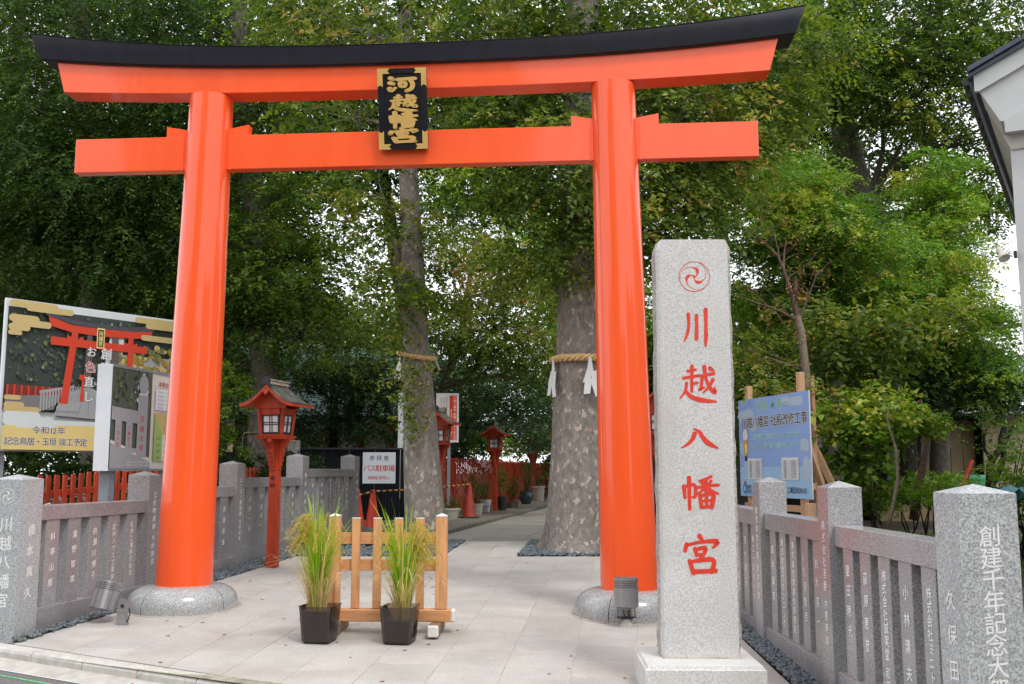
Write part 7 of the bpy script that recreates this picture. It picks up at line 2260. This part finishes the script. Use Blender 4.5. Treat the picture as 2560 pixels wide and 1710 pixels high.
t = thing('bare_sapling', 'pale bare sapling stem behind the middle right post', 'tree', at_px(2225, 1310, 14.5))
limb_mb = MB(); limb_mb.tube([at_px(2220, 1320, 14.5), at_px(2233, 1260, 14.5), at_px(2245, 1200, 14.5), at_px(2240, 1120, 14.5), at_px(2218, 1050, 14.5), at_px(2222, 1010, 14.5)], [0.030, 0.028, 0.024, 0.020, 0.014, 0.008], 8)
limb_mb.tube([at_px(2242, 1225, 14.5), at_px(2262, 1190, 14.5)], [0.012, 0.006], 5)
limb_mb.build('trunk', t, 'bark_pale', smooth='all')
# dark forked maple before the beige wall
t = thing('forked_maple', 'small dark forked maple silhouetted against the beige wall', 'tree', at_px(2478, 1225, 20))
Y_ = 20
mb = MB()
mb.tube([at_px(2480, 1240, Y_), at_px(2476, 1205, Y_), at_px(2475, 1170, Y_), at_px(2482, 1145, Y_), at_px(2500, 1125, Y_), at_px(2508, 1080, Y_), at_px(2520, 1040, Y_)], [0.14, 0.085, 0.075, 0.07, 0.065, 0.06, 0.045], 9)
mb.tube([at_px(2478, 1215, Y_), at_px(2492, 1195, Y_), at_px(2508, 1150, Y_), at_px(2510, 1110, Y_), at_px(2530, 1070, Y_), at_px(2556, 1048, Y_)], [0.07, 0.06, 0.055, 0.055, 0.04, 0.03], 8)
mb.tube([at_px(2480, 1148, Y_), at_px(2462, 1125, Y_), at_px(2460, 1085, Y_), at_px(2445, 1060, Y_)], [0.05, 0.03, 0.025, 0.012], 7)
mb.build('trunk', t, 'bark_black', smooth='all')
P_ = []
for (px, py, s_) in ((2455, 1075, 0.22), (2500, 1060, 0.30), (2530, 1030, 0.35), (2470, 1110, 0.16), (2520, 1130, 0.12), (2440, 1040, 0.3), (2500, 1000, 0.35), (2550, 1000, 0.3)):
    P_.append(np.array(at_px(px, py, Y_)) + rng.normal(0, 1, (9, 3)) * [s_, 0.3, s_ * 0.5])
P_ = np.concatenate(P_)
leaves_obj('crown', *sprays(P_, rng.normal(0, 1, P_.shape), 12, 0.35, 0.07, 0.6, np.full(len(P_), 0.25)), 'leaf_mid', t)

# far trees closing the view
far_trees = [(-60, 44, 0.30, 'leaf_dark', 'far left'), (260, 46, 0.25, 'leaf_dark', ''), (520, 45, 0.35, 'leaf_mid', ''), (760, 50, 0.4, 'leaf_mid', ''), (1020, 52, 0.35, 'leaf_glossy', ''), (1440, 54, 0.45, 'leaf_mid', ''), (1560, 46, 0.40, 'leaf_mid', ''), (1790, 44, 0.45, 'leaf_mid', ''), (2040, 46, 0.35, 'leaf_dark', ''), (2200, 44, 0.40, 'leaf_mid', '')]
FL = ['far dark tree behind the left edge of the billboard', 'far dark tree above the middle of the billboard', 'far tree behind the left gate pillar', 'far tree seen above the shrine hall roof', 'far glossy tree behind the slim roped trunk',
      'far tree at the end of the path between the trunks', 'far tree seen between right gate pillar and stone pillar', 'far tree behind the blue notice board', 'far dark tree behind the pruned tree', 'far tree behind the outbuilding roof']
for (px, y, tn, mt, _), lb in zip(far_trees, FL):
    bx = at_px(px, 1180, y)
    hi = 0.60 if px in (760, 1020, 1560, 1790, 2200) else 1.0
    tree('background_tree', lb, 'tree', [(bx[0], y, 0.2, 0.35), (bx[0], y, 5, 0.3), (bx[0], y, 11 * hi, 0.15)],
         [(bx[0] + rnd.uniform(-1, 1), y - 1.5, z * hi, 3.0, 2.2, 1.7, 1.5, tn + rnd.uniform(-0.08, 0.08)) for z in (3.0, 5.6, 8.2, 10.8, 13.6)] + [(bx[0] + 2.2, y, z * hi, 2.2, 2, 1.6, 1.0, tn) for z in (4.4, 7.4, 10.4)],
         mt, 'bark_dark', leaf=0.26, lw=0.6, slen=1.0, nleaf=12, clumps=8, per=18, csize=0.5, fork=0.2, limb_r=0.06, group='far trees closing the view')

TL_ = ['tall dark tree crown above the far left', 'tall tree crown above the billboard', 'tall tree crown behind the left gate pillar', 'tall tree crown behind the plaque', 'tall tree crown above the path', 'tall tree crown behind the right gate pillar', 'tall tree crown behind the right gate beam end', 'tall tree crown behind the giant right tree']
for (px, y, tn, mt), lb in zip([(-20, 31, 0.18, 'leaf_dark'), (280, 32, 0.12, 'leaf_dark'), (560, 32, 0.15, 'leaf_dark'), (860, 33, 0.2, 'leaf_dark'), (1180, 34, 0.22, 'leaf_mid'), (1500, 33, 0.2, 'leaf_mid'), (1820, 33, 0.2, 'leaf_mid'), (2160, 34, 0.15, 'leaf_dark')], TL_):
    bx = at_px(px, 1180, y)
    tx_ = {860: at_px(1015, 1180, y)[0], 1180: at_px(1430, 1180, y)[0]}.get(px, bx[0])
    tree('background_tree', lb, 'tree', [(tx_, y, 0.2, 0.30), (tx_, y, 6, 0.26), ((tx_ + bx[0]) / 2, y, 12, 0.2), (bx[0], y, 17, 0.12)],
         [(bx[0] + rnd.uniform(-0.8, 0.8), y - 0.8, z, 2.4, 1.6, 1.25, 1.8 if px < 1300 else 1.45, tn + rnd.uniform(-0.08, 0.08)) for z in ((8.6, 10.6, 12.6, 14.6, 16.8) if px not in (860, 1180, 1500, 1820) else (11.2, 12.9, 14.6, 16.8))],
         mt, 'bark_dark', leaf=0.19, lw=0.55, slen=0.85, nleaf=12, clumps=8, per=20, csize=0.5, fork=0.3, limb_r=0.05, group='tall crowns behind the gate')

# hedges and undergrowth
def shrub(name, label, cat, blobs, mat, leaf, per=30, n=13, tint=0.35, slen=0.35, lw=0.5, droop=0.3, kind=None, hang=0.1):
    c0 = blobs[0]
    root = thing(name, label, cat, (c0[0], c0[1], zg(c0[1])))
    mb = MB(); C = []; D = []
    for (x, y, z, rx, ry, rz, w) in blobs:
        m = int(per * w)
        u = unit(rng.normal(0, 1, (m, 3))); u[:, 2] = np.abs(u[:, 2]) * 1.0 - 0.25
        p = np.array([x, y, z]) + u * [rx, ry, rz] * rng.uniform(0.4, 1.0, (m, 1))
        C.append(p); D.append(u + rng.normal(0, 0.4, (m, 3)) + [0, 0, hang])
        for k in range(4):
            limb(mb, (x, y, zg(y)), p[k], 0.02, 0.006, 0.1, 5, 3)
    C = np.concatenate(C); D = np.concatenate(D)
    mb.build('stems', root, 'bark_black')
    leaves_obj('foliage', *sprays(C, D, n, slen, leaf, lw, tint + rng.normal(0, 0.12, len(C)), droop=droop), mat, root)
    return root
shrub('hedge', 'very dark clipped hedge behind the vermilion picket fence', 'hedge', [(-9.6 + k * 0.55, 20.5 + k * 0.25, 1.2, 0.7, 0.6, 1.0, 2.0) for k in range(10)], 'leaf_dark', 0.10, per=52, tint=0.15)
shrub('bush', 'sunny yellow-green bush behind the red fence near the farthest lantern', 'bush', [at_px(1370, 1105, 46) + (1.6, 1.0, 0.9, 3.0), at_px(1230, 1110, 44) + (1.2, 1.0, 0.8, 2.0)], 'leaf_lime', 0.16, per=60, tint=0.5, slen=0.5)
shrub('bush', 'broad-leaved dark green bush above the red fence beside the festival sign', 'bush', [at_px(1170, 1110, 37) + (0.9, 0.8, 0.9, 2.0), at_px(1130, 1060, 38) + (1.2, 1.0, 1.0, 2.0)], 'leaf_mid', 0.17, per=50, tint=0.45, slen=0.5)
shrub('bush', 'small bush behind the left fence next to the gate pillar', 'bush', [at_px(565, 1000, 20) + (0.5, 0.5, 0.9, 1.5), at_px(560, 1120, 20) + (0.4, 0.4, 0.4, 0.8)], 'leaf_mid', 0.10, per=60, tint=0.45)
shrub('bush', 'reddish-green low azalea behind the near right stone rail', 'bush', [at_px(2190, 1260, 17.5) + (0.55, 0.4, 0.35, 1.6), at_px(2150, 1275, 17.5) + (0.4, 0.4, 0.3, 1.0)], 'leaf_mid', 0.05, per=70, tint=0.5, slen=0.2)
shrub('bush', 'light undergrowth of long leaves at the foot of the stout trunk', 'bush', [at_px(2310, 1230, 20) + (0.7, 0.5, 0.4, 1.6), at_px(2270, 1260, 19) + (0.5, 0.5, 0.3, 1.0)], 'leaf_bright', 0.12, per=50, tint=0.6, lw=0.3)
shrub('bamboo_grass', 'feathery bamboo grass in front of the brown wall panels', 'bush', [at_px(2375, 1225, 21) + (0.45, 0.4, 0.35, 1.3), at_px(2330, 1235, 20.5) + (0.4, 0.4, 0.2, 0.8)], 'leaf_bright', 0.17, per=26, n=12, tint=0.62, slen=0.5, lw=0.18, droop=0.7, hang=0.6)
shrub('bamboo_grass', 'feathery green plants at the right edge before the beige wall', 'bush', [at_px(2535, 1190, 19) + (0.5, 0.4, 0.6, 1.6), at_px(2490, 1215, 18.6) + (0.4, 0.3, 0.3, 0.8), at_px(2550, 1120, 19) + (0.3, 0.3, 0.6, 0.7)], 'leaf_bright', 0.16, per=30, n=12, tint=0.6, slen=0.45, lw=0.18, droop=0.7, hang=0.6)
shrub('bush', 'dense low shrub at the right edge above the dirt yard', 'bush', [at_px(2550, 1270, 16) + (0.5, 0.4, 0.45, 2.0), at_px(2600, 1250, 16) + (0.6, 0.5, 0.6, 1.6), at_px(2500, 1300, 15.5) + (0.5, 0.4, 0.3, 1.0)], 'leaf_bright', 0.06, per=80, tint=0.35, slen=0.22)
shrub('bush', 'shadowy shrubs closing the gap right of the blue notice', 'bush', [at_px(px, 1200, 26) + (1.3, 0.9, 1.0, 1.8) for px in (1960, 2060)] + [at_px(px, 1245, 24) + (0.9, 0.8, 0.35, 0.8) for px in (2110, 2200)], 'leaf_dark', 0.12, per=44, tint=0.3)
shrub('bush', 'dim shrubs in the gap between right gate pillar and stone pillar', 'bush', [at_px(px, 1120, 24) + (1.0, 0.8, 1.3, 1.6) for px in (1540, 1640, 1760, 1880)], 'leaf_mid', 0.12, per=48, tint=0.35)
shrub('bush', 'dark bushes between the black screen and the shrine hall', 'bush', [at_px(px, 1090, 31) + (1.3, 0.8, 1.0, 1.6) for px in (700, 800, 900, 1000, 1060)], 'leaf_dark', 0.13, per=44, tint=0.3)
# grass and weeds
n = 5200
x = rng.uniform(3.4, 11.5, n); y = rng.uniform(13.6, 20.5, n)
D_ = np.column_stack([rng.normal(0, 0.35, n), rng.normal(0, 0.35, n), np.ones(n)])
g = leaves_obj('grass', np.column_stack([x, y, [zg(q) - 0.06 for q in y]]), D_, rng.normal(0, 1, (n, 3)), rng.uniform(0.06, 0.24, n), rng.uniform(0.010, 0.022, n), rng.uniform(0.3, 0.9, n), 'leaf_bright', None)
tag(g, 'patchy grass and weeds under the trees on the right', 'grass', kind='stuff')
po_ = thing('survey_pole', 'thin red pole leaning against the brown wall panels', 'pole', at_px(2405, 1235, 22))
MB().tube([at_px(2404, 1215, 22), at_px(2431, 1150, 22)], 0.035, 8).build('pole', po_, 'pole_red')
MB().tube([at_px(2415, 1212, 22.1), at_px(2434, 1155, 22.1)], 0.018, 8).build('stick', po_, 'twig_brown')
gc = tag(MB().box(at_px(2425, 1215, 23), (0.95, 0.5, 0.5), 0.1, bev=0.08).build('green_crate', None, 'green_sheet', loc=at_px(2425, 1215, 23)), 'green box behind the near carved post beside the red pole', 'box')
mb = MB()
c = Vector(at_px(2515, 1232, 15.5))
vs = []; fs = []
for i in range(9):
    for j in range(5):
        vs.append(c + Vector(((i - 4) * 0.08, (j - 2) * 0.12, 0.07 * math.sin(i * 1.7 + j) + 0.05 * math.cos(j * 2.3 + i))))
for i in range(8):
    for j in range(4): fs.append((i * 5 + j, i * 5 + 5 + j, i * 5 + 6 + j, i * 5 + 1 + j))
tag(mb.add(vs, fs).build('blue_tarpaulin', None, 'blue_sheet', loc=tuple(c)), 'crumpled pale blue tarpaulin behind the near carved post', 'tarpaulin')

# unseen street buildings, added and shaped for their reflections in the glossy paint
def opposite(label, x0, x1, y, h, mat, cat='building'):
    b_ = thing('reflection_building', label, cat, ((x0 + x1) / 2, y, -0.4))
    MB().box(((x0 + x1) / 2, y - 4, h / 2 - 0.4), (x1 - x0, 8, h)).build('wall', b_, mat)
    MB().box(((x0 + x1) / 2, y - 4, h - 0.3), (x1 - x0 + 0.6, 8.6, 0.25)).build('roof', b_, 'roof_slate')
    n = max(2, int((x1 - x0) / 2.2)); f = int(h // 3)
    for k in range(n):
        for j in range(f):
            cx = x0 + (k + 0.5) * (x1 - x0) / n
            fr = MB().box((cx, y + 0.02, 1.3 + j * 2.9), (1.3, 0.1, 1.3)).build('window', b_, 'galvanised')
            MB().box((cx, y + 0.075, 1.3 + j * 2.9), (1.15, 0.03, 1.15)).build('pane', fr, 'window_glass')
opposite('unseen tall dark block across the street to the left, added for reflections', -19, -4.2, -12, 17.0, 'corrugated_brown')
opposite('unseen grey low building across the street opposite the gate, added for reflections', -3.4, 5.2, -13, 7.0, 'panel_beige')
opposite('unseen brown house across the street to the right, added for reflections', 12.5, 22, -12, 9.5, 'corrugated_brown')
opposite('unseen beige house far across the street to the left, added for reflections', -46, -23, -14, 11.0, 'panel_beige')
opposite('unseen brown row building far across the street to the right, added for reflections', 27, 48, -10, 11.0, 'corrugated_brown')

def finish():
    if _gobj is not None: bpy.data.objects.remove(_gobj)
    import bmesh
    for o in bpy.data.objects:
        if o.type != 'MESH' or 'tint' in o.data.attributes: continue
        nf = len(o.data.polygons)
        if nf > 4000 or o.name.split('.')[0] in ('print', 'lettering', 'poster', 'inscription', 'carved_character', 'crest', 'street_inscription', 'ground', 'gold_character'): continue
        if o.get('kind') == 'stuff' or o.data.get('_n'): continue
        bm = bmesh.new(); bm.from_mesh(o.data)
        bmesh.ops.recalc_face_normals(bm, faces=bm.faces)
        bm.to_mesh(o.data); bm.free()
        o.data['_n'] = 1
finish()
